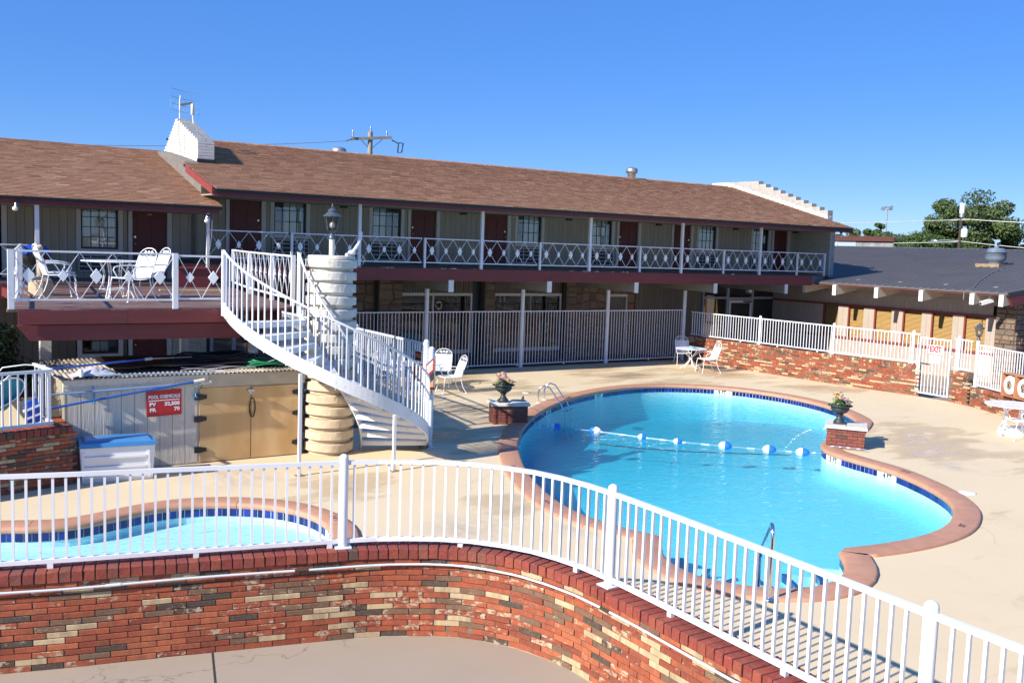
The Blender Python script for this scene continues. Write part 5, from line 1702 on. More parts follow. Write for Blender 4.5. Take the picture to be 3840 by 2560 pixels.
# stone pier at the near end, doorway recess beyond it
ybox('stone_backing', 'stone_joint', wg, WX - .10, WX + .5, 18.42, 17.72, -.12, 2.75)
rr = random.Random(5)
z = -.10
while z < 2.7:
    h = rr.choice((.17, .2, .24, .13))
    yy = 18.42
    while yy > 17.74:
        w = rr.uniform(.2, .42)
        yb = max(yy - w, 17.72)
        if yb < 17.82: yb = 17.72
        dd = rr.uniform(.02, .06)
        a, b = yy - .012, yb + .012
        e = .018
        MB().add([(WX - .10, a, z + .008), (WX - .10, b, z + .008), (WX - .10, b, z + h - .008), (WX - .10, a, z + h - .008), (WX - .10 - dd, a - e, z + .008 + e), (WX - .10 - dd, b + e, z + .008 + e), (WX - .10 - dd, b + e, z + h - .008 - e), (WX - .10 - dd, a - e, z + h - .008 - e)],
                 [(4, 5, 6, 7), (0, 1, 5, 4), (1, 2, 6, 5), (2, 3, 7, 6), (3, 0, 4, 7)]).build('stone', MT['stone'], wg)
        yy = yb
    xx = WX - .1
    while xx < WX + .49:
        w = rr.uniform(.2, .34); xb = min(xx + w, WX + .5); dd = rr.uniform(.02, .05)
        MB().add([(xx + .01, 17.72, z + .008), (xb - .01, 17.72, z + .008), (xb - .01, 17.72, z + h - .008), (xx + .01, 17.72, z + h - .008), (xx + .03, 17.72 - dd, z + .03), (xb - .03, 17.72 - dd, z + .03), (xb - .03, 17.72 - dd, z + h - .03), (xx + .03, 17.72 - dd, z + h - .03)],
                 [(4, 5, 6, 7), (0, 1, 5, 4), (1, 2, 6, 5), (2, 3, 7, 6), (3, 0, 4, 7)]).build('stone', MT['stone'], wg)
        xx = xb
    z += h
box('end_wall', 'bluegrey', wg, WX + .5, 38, 17.9, 18.0, -.12, 3.0)
vm = meta(box('vending_panel', 'purple', None, WX + .55, WX + 1.6, 17.0, 17.75, -.12, 1.75), 'tall violet vending cabinet behind the stone pier at the far right', 'cabinet')
meta(ybox('notice_board', 'signwhite', None, WX - .03, WX - .002, 19.05, 18.55, .1, .95), 'blank white board leaning on the wing wall behind the picket fence', 'board')
# security camera
sc_ = thing('security_camera', 'white bullet camera under the wing eave beside the last rafter tails', 'camera', (30.75, 18.1, 2.6))
MB().tube([(30.95, 18.15, 2.86), (30.92, 18.12, 2.70)], .03, 8).build('bracket', MT['white'], sc_)
MB().bar((30.55, 18.2, 2.62), (30.95, 18.05, 2.74), .13, .12).build('housing', MT['white'], sc_)
MB().tube([(30.545, 18.2, 2.62), (30.53, 18.205, 2.615)], .04, 10).build('lens', MT['black'], sc_)
# kitchen fan on the metal roof
fx, fy = 38.4, 22.4
fz = wz(fx)
kf = thing('exhaust_fan', 'blue grey mushroom exhaust fan on a rusty curb on the metal roof', 'exhaust fan', (fx, fy, fz))
MB().box(fx - .6, fx + .6, fy - .5, fy + .5, fz - .10, fz + .08).build('curb', MT['rust'], kf)
MB().lathe([(.28, fz), (.26, fz + .14), (.31, fz + .18), (.38, fz + .25), (.40, fz + .33), (.40, fz + .55), (.42, fz + .555), (.42, fz + .58), (.34, fz + .585), (.33, fz + .69), (.26, fz + .73), (.09, fz + .735), (.09, fz + .83), (.08, fz + .85)], fx, fy, 28).build('housing', MT['fan'], kf)
meta(MB().tube([(fx + .1, fy - .5, fz + .02), (35.6, 20.9, wz(35.6) + .04), (33.2, 19.9, wz(33.2) + .035), (31.3, 18.95, wz(31.3) + .04), (30.6, 18.85, 2.98), (30.55, 18.82, 2.7)], .018, 5).build('cable', MT['wire']), 'black cable trailing down the metal roof from the exhaust fan', 'cable')
# ------------------------------------------------------------------ timber sun deck
DZ = 2.67
dk = thing('sun_deck', 'raised weathered red plank deck carrying white tables and chairs', 'deck', (4.4, 20.6, 2.1))
def deck_l(y): return 1.86 + (y - 17) * .142
def deck_r(y):
    pts = [(16.85, 6.45), (17.6, 6.72), (19.2, 6.98), (21.5, 7.22), (24.75, 7.76)]
    for (a, xa), (b, xb) in zip(pts, pts[1:]):
        if y <= b: return xa + (xb - xa) * (y - a) / (b - a)
    return pts[-1][1]
y = 16.96; k = 0
while y < 24.72:
    w = .138
    a, b = deck_l(y), deck_r(y + .05)
    if y < 17.15: b = 5.25 + (6.42 - 5.25) * (1 if y > 17.05 else .98)
    cut = a + (b - a) * random.uniform(.35, .65)
    for xa, xb in ((a + random.uniform(-.02, .01), cut - .003), (cut + .003, b)):
        zz = random.uniform(-.004, .003)
        box('plank', 'plank', dk, xa, xb, y + .004, y + w, DZ - .038 + zz, DZ + zz)
    y += w + .006; k += 1
for a, b in ((1.99, 3.62), (3.624, 5.34)): box('fascia_board', 'redwood', dk, a, b, 16.93, 16.968, 2.435, 2.655)
bm_ = MB().add([(1.98, 17.0, 2.415), (5.52, 17.0, 2.415), (5.52, 17.14, 2.415), (1.98, 17.14, 2.415), (2.17, 17.0, 2.17), (5.52, 17.0, 2.15), (5.52, 17.14, 2.15), (2.17, 17.14, 2.17)], [(0, 1, 2, 3), (7, 6, 5, 4), (4, 5, 1, 0), (1, 5, 6, 2), (2, 6, 7, 3), (3, 7, 4, 0)])
bm_.build('edge_beam', MT['redwood'], dk)
box('rim_shadow_board', 'redwood', dk, 2.05, 5.5, 17.02, 17.10, 2.417, 2.60)
for x in (2.6, 3.3, 4.0, 4.7, 5.4, 6.1): box('joist', 'redwood', dk, x - .03, x + .03, 17.16, 24.7, 2.43, 2.62)
box('joist', 'redwood', dk, 6.3, 6.36, 17.2, 19.0, 2.3, 2.62)
pst = box('deck_post', 'beamend', dk, 2.58, 2.76, 19.0, 19.18, 0, 2.42)
box('deck_post', 'beamend', dk, 6.6, 6.75, 19.6, 19.75, 0, 2.42)
box('deck_post', 'beamend', dk, 5.3, 5.44, 20.0, 20.14, 0, 2.42)

lozenge_railing('white lozenge railing along the front edge of the deck, wide section with large lozenges', (1.90, 17.02), (4.40, 17.0), DZ, 5, zb=.15, zt=.92, dh=.125, dw=.092, rail=.03, post_w=.085, alt=.76, group='deck railings', name='deck_railing')
lozenge_railing('white lozenge railing along the front edge of the deck, narrow section beside the stair', (4.45, 17.0), (5.24, 16.98), DZ, 2, zb=.17, zt=.90, dh=.09, dw=.068, rail=.03, post_w=.085, alt=1.28, group='deck railings', name='deck_railing', post_ends=(False, False))
lozenge_railing('white lozenge railing along the left side of the deck beside the grill', (1.97, 17.1), (2.92, 24.3), DZ, 9, zb=.15, zt=.92, dh=.12, dw=.085, rail=.032, post_w=.07, group='deck railings', name='deck_railing', post_ends=(False, True))
for i, (y, x) in enumerate(((18.98, 2.22), (21.25, 2.52), (23.69, 2.84))):
    o = MB().box(x - .035, x + .035, y - .035, y + .035, DZ, DZ + .9).add([(x + .035, y - .03, DZ), (x + .16, y - .03, DZ), (x + .035, y - .03, DZ + .13), (x + .035, y + .03, DZ), (x + .16, y + .03, DZ), (x + .035, y + .03, DZ + .13)], [(0, 1, 2), (5, 4, 3), (0, 3, 4, 1), (1, 4, 5, 2)]).build('railing_post', MT['white'])
    meta(o, ('white railing post with a gusset nearest the deck corner', 'white railing post with a gusset behind the tan ashtray', 'white railing post with a gusset beside the grill legs')[i], 'post')
back_pts = [(7.74, 24.4), (7.2, 21.5), (6.9, 19.23), (6.72, 17.6)]
for i in range(3):
    lozenge_railing('white crossed bar railing at the back of the deck, ' + ('far section', 'middle section', 'section against the stucco column')[i], back_pts[i], back_pts[i + 1], DZ, 5 if i < 2 else 4, zb=.13, zt=.93, dh=.13, dw=.05, rail=.035, post_w=.075, alt=.9, group='deck railings', name='deck_railing', post_ends=(True, i == 2))
meta(box('timber_step', 'plywood', None, 5.5, 7.0, 22.5, 22.62, DZ + .003, DZ + .03), 'pale loose timber board lying at the back of the deck', 'board')
pb = thing('planter_box', 'dark red wooden box at the back of the deck under the roof corner', 'planter box', (6.75, 24.45, DZ))
box('box', 'redwood', pb, 6.35, 7.15, 24.2, 24.65, DZ, DZ + .44)
box('lid', 'redwood', pb, 6.32, 7.18, 24.17, 24.68, DZ + .442, DZ + .48)

# ------------------------------------------------------------------ white ringed column and the spiral stair
CX, CY = 7.15, 16.80
colu = thing('ringed_column', 'round white stucco column of stacked rings, stained tan below', 'column', (CX, CY, 0))
rr = random.Random(9)
nring = 16
for k in range(nring):
    z0 = 3.58 * k / nring; hh = 3.58 / nring
    r0 = .462 + rr.uniform(-.006, .008)
    mt = 'plaster_tan' if k < 7 else 'plaster'
    mb = MB()
    prof = [(.39, z0), (.395, z0 + hh * .30), (r0 - .008, z0 + hh * .32), (r0, z0 + hh * .36), (r0 + rr.uniform(-.004, .004), z0 + hh * .93), (r0 - .010, z0 + hh * .985), (.39, z0 + hh)]
    n = 60
    vs, fs = [], []
    ph = rr.uniform(0, 6)
    for i, (r_, z) in enumerate(prof):
        for q in range(n):
            a = 2 * PI * q / n
            w = r_ + .005 * math.sin(3 * a + ph) + .004 * math.sin(7 * a + ph * 2) * (1 if 1 < i < 6 else 0) + rr.uniform(-.0025, .0025)
            vs.append((CX + w * math.cos(a), CY + w * math.sin(a), z + .006 * math.sin(2 * a + ph)))
    for i in range(len(prof) - 1):
        for q in range(n): fs.append((i * n + q, i * n + (q + 1) % n, (i + 1) * n + (q + 1) % n, (i + 1) * n + q))
    mb.add(vs, fs, False)
    mb.add(vs[:n], [tuple(range(n - 1, -1, -1))]).add(vs[-n:], [tuple(range(n))])
    mb.build('ring', MT[mt], colu)
MB().lathe([(.43, 3.582), (.43, 3.63), (.41, 3.645)], CX, CY, 36).build('cap', MT['plaster'], colu)


def lantern(label, x, y, z, s=1.0, pole=None, twist=.2):
    t = thing('lantern', label, 'lantern', (x, y, z))
    if pole: MB().lathe([(.05, z), (.05, z + pole)], x, y, 14).build('pole', MT['creampole'], t)
    b = z + (pole or 0)
    k = s
    MB().lathe([(.058 * k, b), (.062 * k, b + .06 * k), (.045 * k, b + .07 * k), (.035 * k, b + .11 * k), (.055 * k, b + .13 * k), (.10 * k, b + .15 * k)], x, y, 14).build('fitter', MT['lantern'], t)
    z0, z1 = b + .152 * k, b + .40 * k
    m = MB(); fr = MB(); n = 6
    ring0 = [(x + .088 * k * math.cos(twist + 2 * PI * i / n), y + .088 * k * math.sin(twist + 2 * PI * i / n), z0) for i in range(n)]
    ring1 = [(x + .128 * k * math.cos(twist + 2 * PI * i / n), y + .128 * k * math.sin(twist + 2 * PI * i / n), z1) for i in range(n)]
    for i in range(n):
        j = (i + 1) % n
        MB().quad(ring0[i], ring0[j], ring1[j], ring1[i]).build('pane', MT['lampglass'], t)
        fr.bar(ring0[i], ring1[i], .012 * k)
    fr.build('cage', MT['lantern'], t)
    MB().ball((x, y, z0 + .10 * k), .048 * k, 12, 8, (1, 1, 1.25)).build('bulb', MT['bulb'], t)
    MB().lathe([(.165 * k, z1), (.17 * k, z1 + .018 * k), (.12 * k, z1 + .05 * k), (.075 * k, z1 + .09 * k), (.085 * k, z1 + .10 * k), (.085 * k, z1 + .115 * k), (.045 * k, z1 + .145 * k), (.02 * k, z1 + .16 * k), (.03 * k, z1 + .18 * k), (.012 * k, z1 + .2 * k), (.004 * k, z1 + .24 * k)], x, y, 12, False).build('roof', MT['lantern'], t)
    return t


lantern('slate blue lantern on a cream pole standing on the ringed column', CX, CY, 3.64, 1.02, .30)
lantern('slate blue lantern on the fence post beside the exit gate pier', on_path(RWP3, .05, .1)[0], on_path(RWP3, .05, .1)[1], 1.83, .80, None)
ar = thing('pole_bracket', 'white bent pipe bracket lying on top of the ringed column', 'bracket', (CX + .3, CY - .1, 3.64))
MB().tube([(CX + .22, CY - .15, 3.665), (CX + .34, CY - .1, 3.69), (CX + .44, CY - .06, 3.78), (CX + .52, CY - .03, 3.88), (CX + .55, CY - .02, 3.98), (CX + .56, CY - .02, 4.10)], [.03, .034, .034, .036, .036, .036], 10).build('pipe', MT['white'], ar)
MB().ball((CX + .36, CY - .1, 3.71), .07, 10, 6, (1.2, 1, .7)).build('clamp', MT['white'], ar)
MB().tube([(CX + .4, CY - .14, 3.70), (CX + .5, CY - .2, 3.68), (CX + .58, CY - .2, 3.58), (CX + .5, CY - .25, 3.5), (CX + .43, CY - .2, 3.45)], .008, 6).build('cable', MT['wire'], ar)

SA0, SA1 = R(180), R(352)
def s_rad(t): return 1.97 - .13 * t * t
def s_pt(t, r, z): a = SA0 + (SA1 - SA0) * t; return Vector((CX + r * math.cos(a), CY + .05 + r * math.sin(a), z))
stair = thing('spiral_stair', 'white steel spiral stair with open treads curling round the ringed column', 'staircase', (CX, CY - 1, 0))
ns_ = 56
def hel_z(t): return 2.67 * (1 - t)
def stringer(name, rf, z_lo, z_hi, th=.014, t0=0.0, t1=1.0):
    mb = MB(); rows = []
    for i in range(ns_ + 1):
        t = t0 + (t1 - t0) * i / ns_
        r_ = rf(t)
        z = hel_z(t)
        lo, hi = max(z + z_lo, .0), max(z + z_hi, .12)
        a, b = s_pt(t, r_ - th, 0), s_pt(t, r_ + th, 0)
        rows.append([(a.x, a.y, lo), (b.x, b.y, lo), (b.x, b.y, hi), (a.x, a.y, hi)])
    vv = [v for q in rows for v in q]
    mb.add(vv, [(i * 4 + j, (i + 1) * 4 + j, (i + 1) * 4 + (j + 1) % 4, i * 4 + (j + 1) % 4) for i in range(ns_) for j in range(4)], False)
    mb.add(rows[0], [(0, 1, 2, 3)]).add(rows[-1], [(3, 2, 1, 0)])
    o = mb.build(name, MT['white_rust'], stair)
    return o
def r_in(t): return .60 + .03 * t
stringer('outer_stringer', s_rad, -.10, .13)
stringer('inner_stringer', r_in, -.10, .13)
NT = 13
for k in range(NT):
    t0, t1 = (k + .45) / (NT + 1) + .02, (k + 1.55) / (NT + 1) + .02
    z = hel_z((k + 1) / (NT + 1))
    pts_o = [s_pt(t0 + (t1 - t0) * q / 4, s_rad(t0) - .016, 0) for q in range(5)]
    pts_i = [s_pt(t0 + (t1 - t0) * q / 4, r_in(t0) + .016, 0) for q in range(5)]
    poly = [(p.x, p.y) for p in pts_o] + [(p.x, p.y) for p in pts_i[::-1]]
    tr_ = MB().prism(poly, z - .012, z).build('tread', MT['tread'] if 'tread' in MT else MT['white_rust'], stair)
    a, b = pts_i[-1], pts_o[-1]
    MB().bar((a.x, a.y, z - .052), (b.x, b.y, z - .052), .012, .085).build('nosing', MT['white_rust'], tr_)
    a, b = pts_i[0], pts_o[0]
    MB().bar((a.x, a.y, z - .05), (b.x, b.y, z - .05), .01, .07).build('back_flange', MT['white_rust'], tr_)
def handrail(name, rf, t0, t1, h=.95, r=.022):
    pts = [s_pt(t0 + (t1 - t0) * i / 40, rf(t0 + (t1 - t0) * i / 40), hel_z(t0 + (t1 - t0) * i / 40) + .06 + h) for i in range(41)]
    MB().tube(pts, r, 8).build(name, MT['white'], stair)
handrail('handrail', s_rad, 0.0, .985)
handrail('handrail', r_in, 0.0, .93)
nb = 46
bmx = bar_mesh(.022, .93, 'white')
for k in range(nb):
    t = (k + .2) / nb
    p = s_pt(t, s_rad(t), hel_z(t) + .09)
    inst('baluster', bmx, stair, p, (0, 0, SA0 + (SA1 - SA0) * t))
for k in range(13):
    t = (k + .3) / 14
    p = s_pt(t, r_in(t), hel_z(t) + .09)
    inst('baluster', bmx, stair, p, (0, 0, SA0 + (SA1 - SA0) * t))
for t, rf in ((0.0, s_rad), (0.0, r_in)):
    p = s_pt(t, rf(t), 2.55)
    inst('newel_post', bar_mesh(.06, 1.14, 'white'), stair, p)
p = s_pt(.985, s_rad(.985), 0)
inst('newel_post', bar_mesh(.045, 1.06, 'white'), stair, p)
for t in (54 / 172, 101 / 172):
    p = s_pt(t, 2.02, 0)
    inst('support_leg', bar_mesh(.05, hel_z(t) - .12, 'white_rust'), stair, p)
    MB().box(p.x - .07, p.x + .07, p.y - .07, p.y + .07, 0, .012).build('foot_plate', MT['rust'], stair)
# floor mount blocks
MB().box(8.85, 9.0, 16.28, 16.42, 0, .05).build('foot_plate', MT['rust'], stair)

# signs by the stair foot
def sign_plate(name, label, pts, mat, cat='sign'):
    t = thing(name, label, cat, pts[0])
    a, b, c_, d = [Vector(p) for p in pts]
    n = (b - a).cross(d - a).normalized() * .004
    MB().add([p + n for p in (a, b, c_, d)] + [p - n for p in (a, b, c_, d)], [(0, 1, 2, 3), (7, 6, 5, 4), (0, 4, 5, 1), (1, 5, 6, 2), (2, 6, 7, 3), (3, 7, 4, 0)]).build('sign_plate', MT[mat], t)
    return t
SX = 8.94
os_ = sign_plate('open_sign', 'small black sign with bright orange capitals on the tall stair fence', [(SX, 16.84, 1.64), (SX, 16.55, 1.64), (SX, 16.55, 1.86), (SX, 16.84, 1.86)], 'signwhite')
MB().box(SX - .010, SX - .0045, 16.575, 16.815, 1.665, 1.835).build('sign_panel', MT['ink'], os_)
text('sign_lettering', 'OPEN', .105, (SX - .011, 16.695, 1.75), (0, -1, 0), (0, 0, 1), 'orange', os_, .006, xs=.86)
ps_ = sign_plate('private_pool_sign', 'red sign with white lettering under the orange sign', [(SX, 16.92, 1.26), (SX, 16.48, 1.26), (SX, 16.48, 1.61), (SX, 16.92, 1.61)], 'signred')
for body, sz, z in (('PRIVATE POOL', .068, 1.55), ('Motel', .1, 1.45), ('Guest', .1, 1.34)):
    text('sign_lettering', body, sz, (SX - .006, 16.70, z), (0, -1, 0), (0, 0, 1), 'signwhite', ps_, .003, xs=.85)
rb = sign_plate('rules_board', 'slanting red and white rules board tied to the gate post', [(8.93, 16.36, .96), (8.97, 16.06, 1.14), (8.97, 16.06, 1.83), (8.93, 16.36, 1.62)], 'galv')
a, b, c_, d = (8.922, 16.34, 1.0), (8.958, 16.08, 1.16), (8.958, 16.08, 1.79), (8.922, 16.34, 1.60)
def lerp2(u, v):
    p = Vector(a).lerp(Vector(b), u); q = Vector(d).lerp(Vector(c_), u); return p.lerp(q, v)
for (u0, u1, v0, v1, m_) in ((.05, .95, .62, .97, 'signred'), (.05, .5, .34, .58, 'signred'), (.55, .95, .36, .58, 'ink'), (.05, .95, .04, .32, 'board')):
    n = Vector((-.004, -.0005, 0))
    q = [lerp2(u0, v0) + n, lerp2(u1, v0) + n, lerp2(u1, v1) + n, lerp2(u0, v1) + n]
    MB().add(q + [p - n * .6 for p in q], [(0, 1, 2, 3), (0, 4, 5, 1), (1, 5, 6, 2), (2, 6, 7, 3), (3, 7, 4, 0)]).build('printed_panel', MT[m_], rb)
for v in (.70, .78, .86, .92, .44, .50):
    p, q = lerp2(.12, v), lerp2(.85 if v > .6 else .45, v)
    n = Vector((-.0055, -.0005, 0))
    MB().bar(p + n, q + n, .002, .022).build('text_line', MT['signwhite'], rb)

# ------------------------------------------------------------------ pool chemical shed
SY = 16.80
tp = MB()
for i in range(20):
    for j in range(8):
        def tz(u, v): return 1.685 + .05 * noise.noise((u * 2.1, v * 2.3, 2)) + .03 * abs(noise.noise((u * 6, v * 6, 5)))
        u0, u1 = 3.35 + 3.2 * i / 20, 3.35 + 3.2 * (i + 1) / 20
        v0, v1 = 16.98 + 1.5 * j / 8, 16.98 + 1.5 * (j + 1) / 8
        tp.add([(u0, v0, tz(u0, v0)), (u1, v0, tz(u1, v0)), (u1, v1, tz(u1, v1)), (u0, v1, tz(u0, v1))], [(0, 1, 2, 3)], True)
meta(tp.build('black_tarp', MT['black']), 'black tarp spread over the back of the shed roof', 'tarp')
sh = thing('chemical_shed', 'low pool shed with beige board front and two plywood doors under the deck', 'shed', (4.65, 17.6, 0))
siding(sh, [(2.66, 4.72)], 0.03, 1.36, SY, .2, 'shedboard' if 'shedboard' in MT else 'siding')
box('wall_backing', 'shedboard', sh, 2.66, 6.62, SY + .022, SY + .12, 0, 1.5)
box('side_wall', 'siding', sh, 2.62, 2.66, SY, 18.6, 0, 1.5)
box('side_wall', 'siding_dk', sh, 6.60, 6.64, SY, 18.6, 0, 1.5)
for i, (z0, z1, y) in enumerate(((1.365, 1.44, SY - .02), (1.443, 1.50, SY - .045), (1.503, 1.555, SY - .065))):
    box('header_board', 'shedboard', sh, 2.6, 4.9 if i else 4.80, y, SY + .05, z0, z1)
    box('header_board', 'beam', sh, 4.905 if i else 4.805, 6.66, y - .004, SY + .05, z0 - .02 * (2 - i), z1)
for i, (a, b) in enumerate(((4.76, 5.655), (5.672, 6.55))):
    d_ = box('plywood_door', 'plywood', sh, a, b, SY - .012, SY + .012, .02, 1.315 - .015 * i)
    for z in (.24, .78, 1.16):
        hx = a if i == 0 else b
        sg_ = 1 if i == 0 else -1
        MB().add([(hx - sg_ * .09, SY - .03, z - .05), (hx - sg_ * .005, SY - .03, z - .055), (hx + sg_ * .12, SY - .03, z - .03), (hx + sg_ * .12, SY - .03, z + .03), (hx - sg_ * .005, SY - .03, z + .055), (hx - sg_ * .09, SY - .03, z + .05),
                  (hx - sg_ * .09, SY - .013, z - .05), (hx - sg_ * .005, SY - .013, z - .055), (hx + sg_ * .12, SY - .013, z - .03), (hx + sg_ * .12, SY - .013, z + .03), (hx - sg_ * .005, SY - .013, z + .055), (hx - sg_ * .09, SY - .013, z + .05)],
                 [(0, 1, 2, 3, 4, 5), (0, 6, 7, 1), (1, 7, 8, 2), (2, 8, 9, 3), (3, 9, 10, 4), (4, 10, 11, 5), (5, 11, 6, 0)]).build('hinge', MT['black'], d_)
MB().box(5.60, 5.72, SY - .04, SY - .013, 1.215, 1.255).box(5.62, 5.66, SY - .05, SY - .041, 1.17, 1.25).build('hasp', MT['galv'], sh)
lk = meta(MB().tube([(5.68 + .05 * math.sin(a), SY - .035, .93 + .17 * math.cos(a)) for a in [2 * PI * i / 24 for i in range(24)]], .011, 6, True).build('cable_lock', MT['black']), 'black cable loop lock hanging between the plywood doors', 'lock')
# corrugated roof
mb = MB(); nx = 330
xa, xb = 2.5, 6.75
f = lambda x: .016 * math.sin(x * 2 * PI / .076)
for i in range(nx):
    x0, x1 = xa + (xb - xa) * i / nx, xa + (xb - xa) * (i + 1) / nx
    mb.add([(x0, SY - .10, 1.575 + f(x0)), (x1, SY - .10, 1.575 + f(x1)), (x1, 18.7, 1.66 + f(x1)), (x0, 18.7, 1.66 + f(x0))], [(0, 1, 2, 3)], True)
    mb.add([(x0, SY - .10, 1.569 + f(x0)), (x1, SY - .10, 1.569 + f(x1)), (x1, 18.7, 1.654 + f(x1)), (x0, 18.7, 1.654 + f(x0))], [(3, 2, 1, 0)], True)
    mb.add([(x0, SY - .10, 1.569 + f(x0)), (x1, SY - .10, 1.569 + f(x1)), (x1, SY - .10, 1.575 + f(x1)), (x0, SY - .10, 1.575 + f(x0))], [(0, 1, 2, 3)], True)
mb.build('corrugated_roof', MT['corr'], sh)
# sign
cs = thing('chemical_sign', 'red sign with white capitals about pool chemicals on the shed front', 'sign', (4.17, SY - .02, .85))
sg_y = SY - .026
MB().add([(3.885, sg_y, .87), (4.455, sg_y, .89), (4.45, sg_y, 1.325), (3.875, sg_y, 1.30), (3.885, sg_y + .008, .87), (4.455, sg_y + .008, .89), (4.45, sg_y + .008, 1.325), (3.875, sg_y + .008, 1.30)], [(0, 1, 2, 3), (0, 4, 5, 1), (1, 5, 6, 2), (2, 6, 7, 3), (3, 7, 4, 0)]).build('sign_plate', MT['signred'], cs)
rgt = (1, 0, .025)
text('sign_lettering', 'POOL CHEMICALS', .077, (4.168, sg_y - .002, 1.205), rgt, (0, 0, 1), 'signwhite', cs, .0035, xs=.82)
MB().bar((3.915, sg_y - .0015, 1.138), (4.42, sg_y - .0015, 1.152), .002, .014).build('rule', MT['signwhite'], cs)
text('sign_lettering', 'PV', .082, (3.925, sg_y - .002, 1.075), rgt, (0, 0, 1), 'signwhite', cs, .0035, 'LEFT', xs=1.15)
text('sign_lettering', '32,500', .082, (4.42, sg_y - .002, 1.085), rgt, (0, 0, 1), 'signwhite', cs, .0035, 'RIGHT', xs=1.12)
text('sign_lettering', 'FR', .082, (3.93, sg_y - .002, .98), rgt, (0, 0, 1), 'signwhite', cs, .0035, 'LEFT', xs=1.15)
text('sign_lettering', '70', .082, (4.42, sg_y - .002, .99), rgt, (0, 0, 1), 'signwhite', cs, .0035, 'RIGHT', xs=1.12)
# poles and hoses on and in front of the shed
def pole_thing(label, a, b, r, mat, grip_mat='creampole', grip=.12):
    t = thing('pool_pole', label, 'pole', a)
    MB().tube([a, b], r, 8).build('shaft', MT[mat], t)
    v = Vector(b) - Vector(a)
    e = Vector(b)
    MB().tube([e - v.normalized() * grip, e + v.normalized() * .02], r * 1.5, 8).build('grip', MT[grip_mat], t)
    return t
pole_thing('long dark blue pole resting high across the corrugated shed roof', (2.35, 16.62, 1.76), (4.05, 17.2, 1.80), .018, 'bluepole')
meta(MB().tube([(4.05, 17.2, 1.80), (4.8, 17.45, 1.78)], .014, 8).build('pole_extension', MT['galv']), 'silver extension of the dark blue pole on the shed roof', 'pole')
pole_thing('pale blue pole lying along the front lip of the shed roof', (3.0, 16.75, 1.61), (5.12, 16.66, 1.60), .015, 'bluepole2')
pole_thing('bright blue pole slanting upward across the shed front', (2.32, 16.66, 1.12), (4.78, 16.64, 1.475), .019, 'bluepole', grip=.16)
pole_thing('grey blue pole hung level on the shed front hooks', (2.3, 16.68, 1.34), (4.90, 16.67, 1.425), .016, 'bluepole2', grip=.16)
for i, x in enumerate((3.05, 4.68)):
    t = thing('pole_hook', ('light blue plastic pole hook at the left of the red sign', 'light blue plastic pole hook between sign and plywood door')[i], 'hook', (x, SY - .02, 1.15))
    MT.setdefault('skyblue', M('sky_blue_plastic', (.16, .42, .66), .4, var=.05))
    MB().tube([(x, SY - .03, 1.46), (x, SY - .04, 1.40), (x + .01, SY - .09, 1.37), (x, SY - .04, 1.33), (x + .005, SY - .035, 1.20), (x, SY - .09, 1.165), (x + .005, SY - .13, 1.19)], .010, 6).build('hook', MT['skyblue'], t)
    MB().box(x - .03, x + .03, SY - .03, SY - .022, 1.15, 1.19).build('hook_foot', MT['skyblue'], t)
hz = thing('garden_hose', 'coiled green hose lying on the shed roof beside the stair', 'hose', (6.1, 17.2, 1.65))
rr = random.Random(4)
for q in range(4):
    MB().tube([(6.0 + (.42 - .05 * q) * math.cos(a) + rr.uniform(-.02, .02), 17.15 + (.30 - .03 * q) * math.sin(a), 1.66 + .02 * q + .02 * math.sin(a * 3 + q)) for a in [2 * PI * i / 26 for i in range(26)]], .012, 6, True).build('coil', MT['green'], hz)
MB().tube([(6.0, 16.95, 1.70), (6.35, 17.1, 1.76), (6.5, 17.15, 1.79)], .009, 6).build('wand', MT['signwhite'], hz)
h2 = thing('grey_hose', 'loose grey hose loops along the shed roof edge', 'hose', (5.0, 17.1, 1.63))
for q in range(3):
    MB().tube([(4.45 + 1.3 * u + .05 * q, 16.82 + .12 * q + .07 * math.sin(u * 6 + q), 1.625 + .02 * math.sin(u * 9 + q * 2) + .012 * q) for u in [i / 24 for i in range(25)]], .011, 6).build('coil', MT['greyhose'], h2)
h3 = thing('black_hose', 'heap of black hose behind the green coil on the shed roof', 'hose', (5.4, 17.9, 1.65))
for q in range(5):
    MB().tube([(5.3 + (.9 - .07 * q) * math.cos(a), 17.75 + (.35 - .02 * q) * math.sin(a), 1.68 + .028 * q + .015 * math.sin(a * 4 + q)) for a in [2 * PI * i / 30 for i in range(30)]], .02, 6, True).build('coil', MT['black'], h3)
rag = thing('cover_cloth', 'crumpled grey white plastic sheet on the left of the shed roof', 'plastic sheet', (3.05, 16.95, 1.6))
mb = MB(); n = 14
vs = [(2.72 + .72 * i / n, 16.72 + .4 * j / n, 1.60 + .16 * max(0, math.sin(PI * i / n)) * max(0, math.sin(PI * j / n)) * (.7 + .5 * noise.noise((i * .5, j * .5, 1))) + .03 * abs(noise.noise((i * .9, j * .9, 4)))) for j in range(n + 1) for i in range(n + 1)]
mb.add(vs, [(j * (n + 1) + i, j * (n + 1) + i + 1, (j + 1) * (n + 1) + i + 1, (j + 1) * (n + 1) + i) for j in range(n) for i in range(n)], True)
MT['ragm'] = M('grey_plastic_sheet', (.5, .5, .55), .5, var=.1)
mb.build('sheet', MT['ragm'], rag)
MB().lathe([(.03, 1.60), (.04, 1.66), (.025, 1.71), (.035, 1.73)], 2.86, 16.72, 10).build('bottle', MT['plastic_w'], rag)

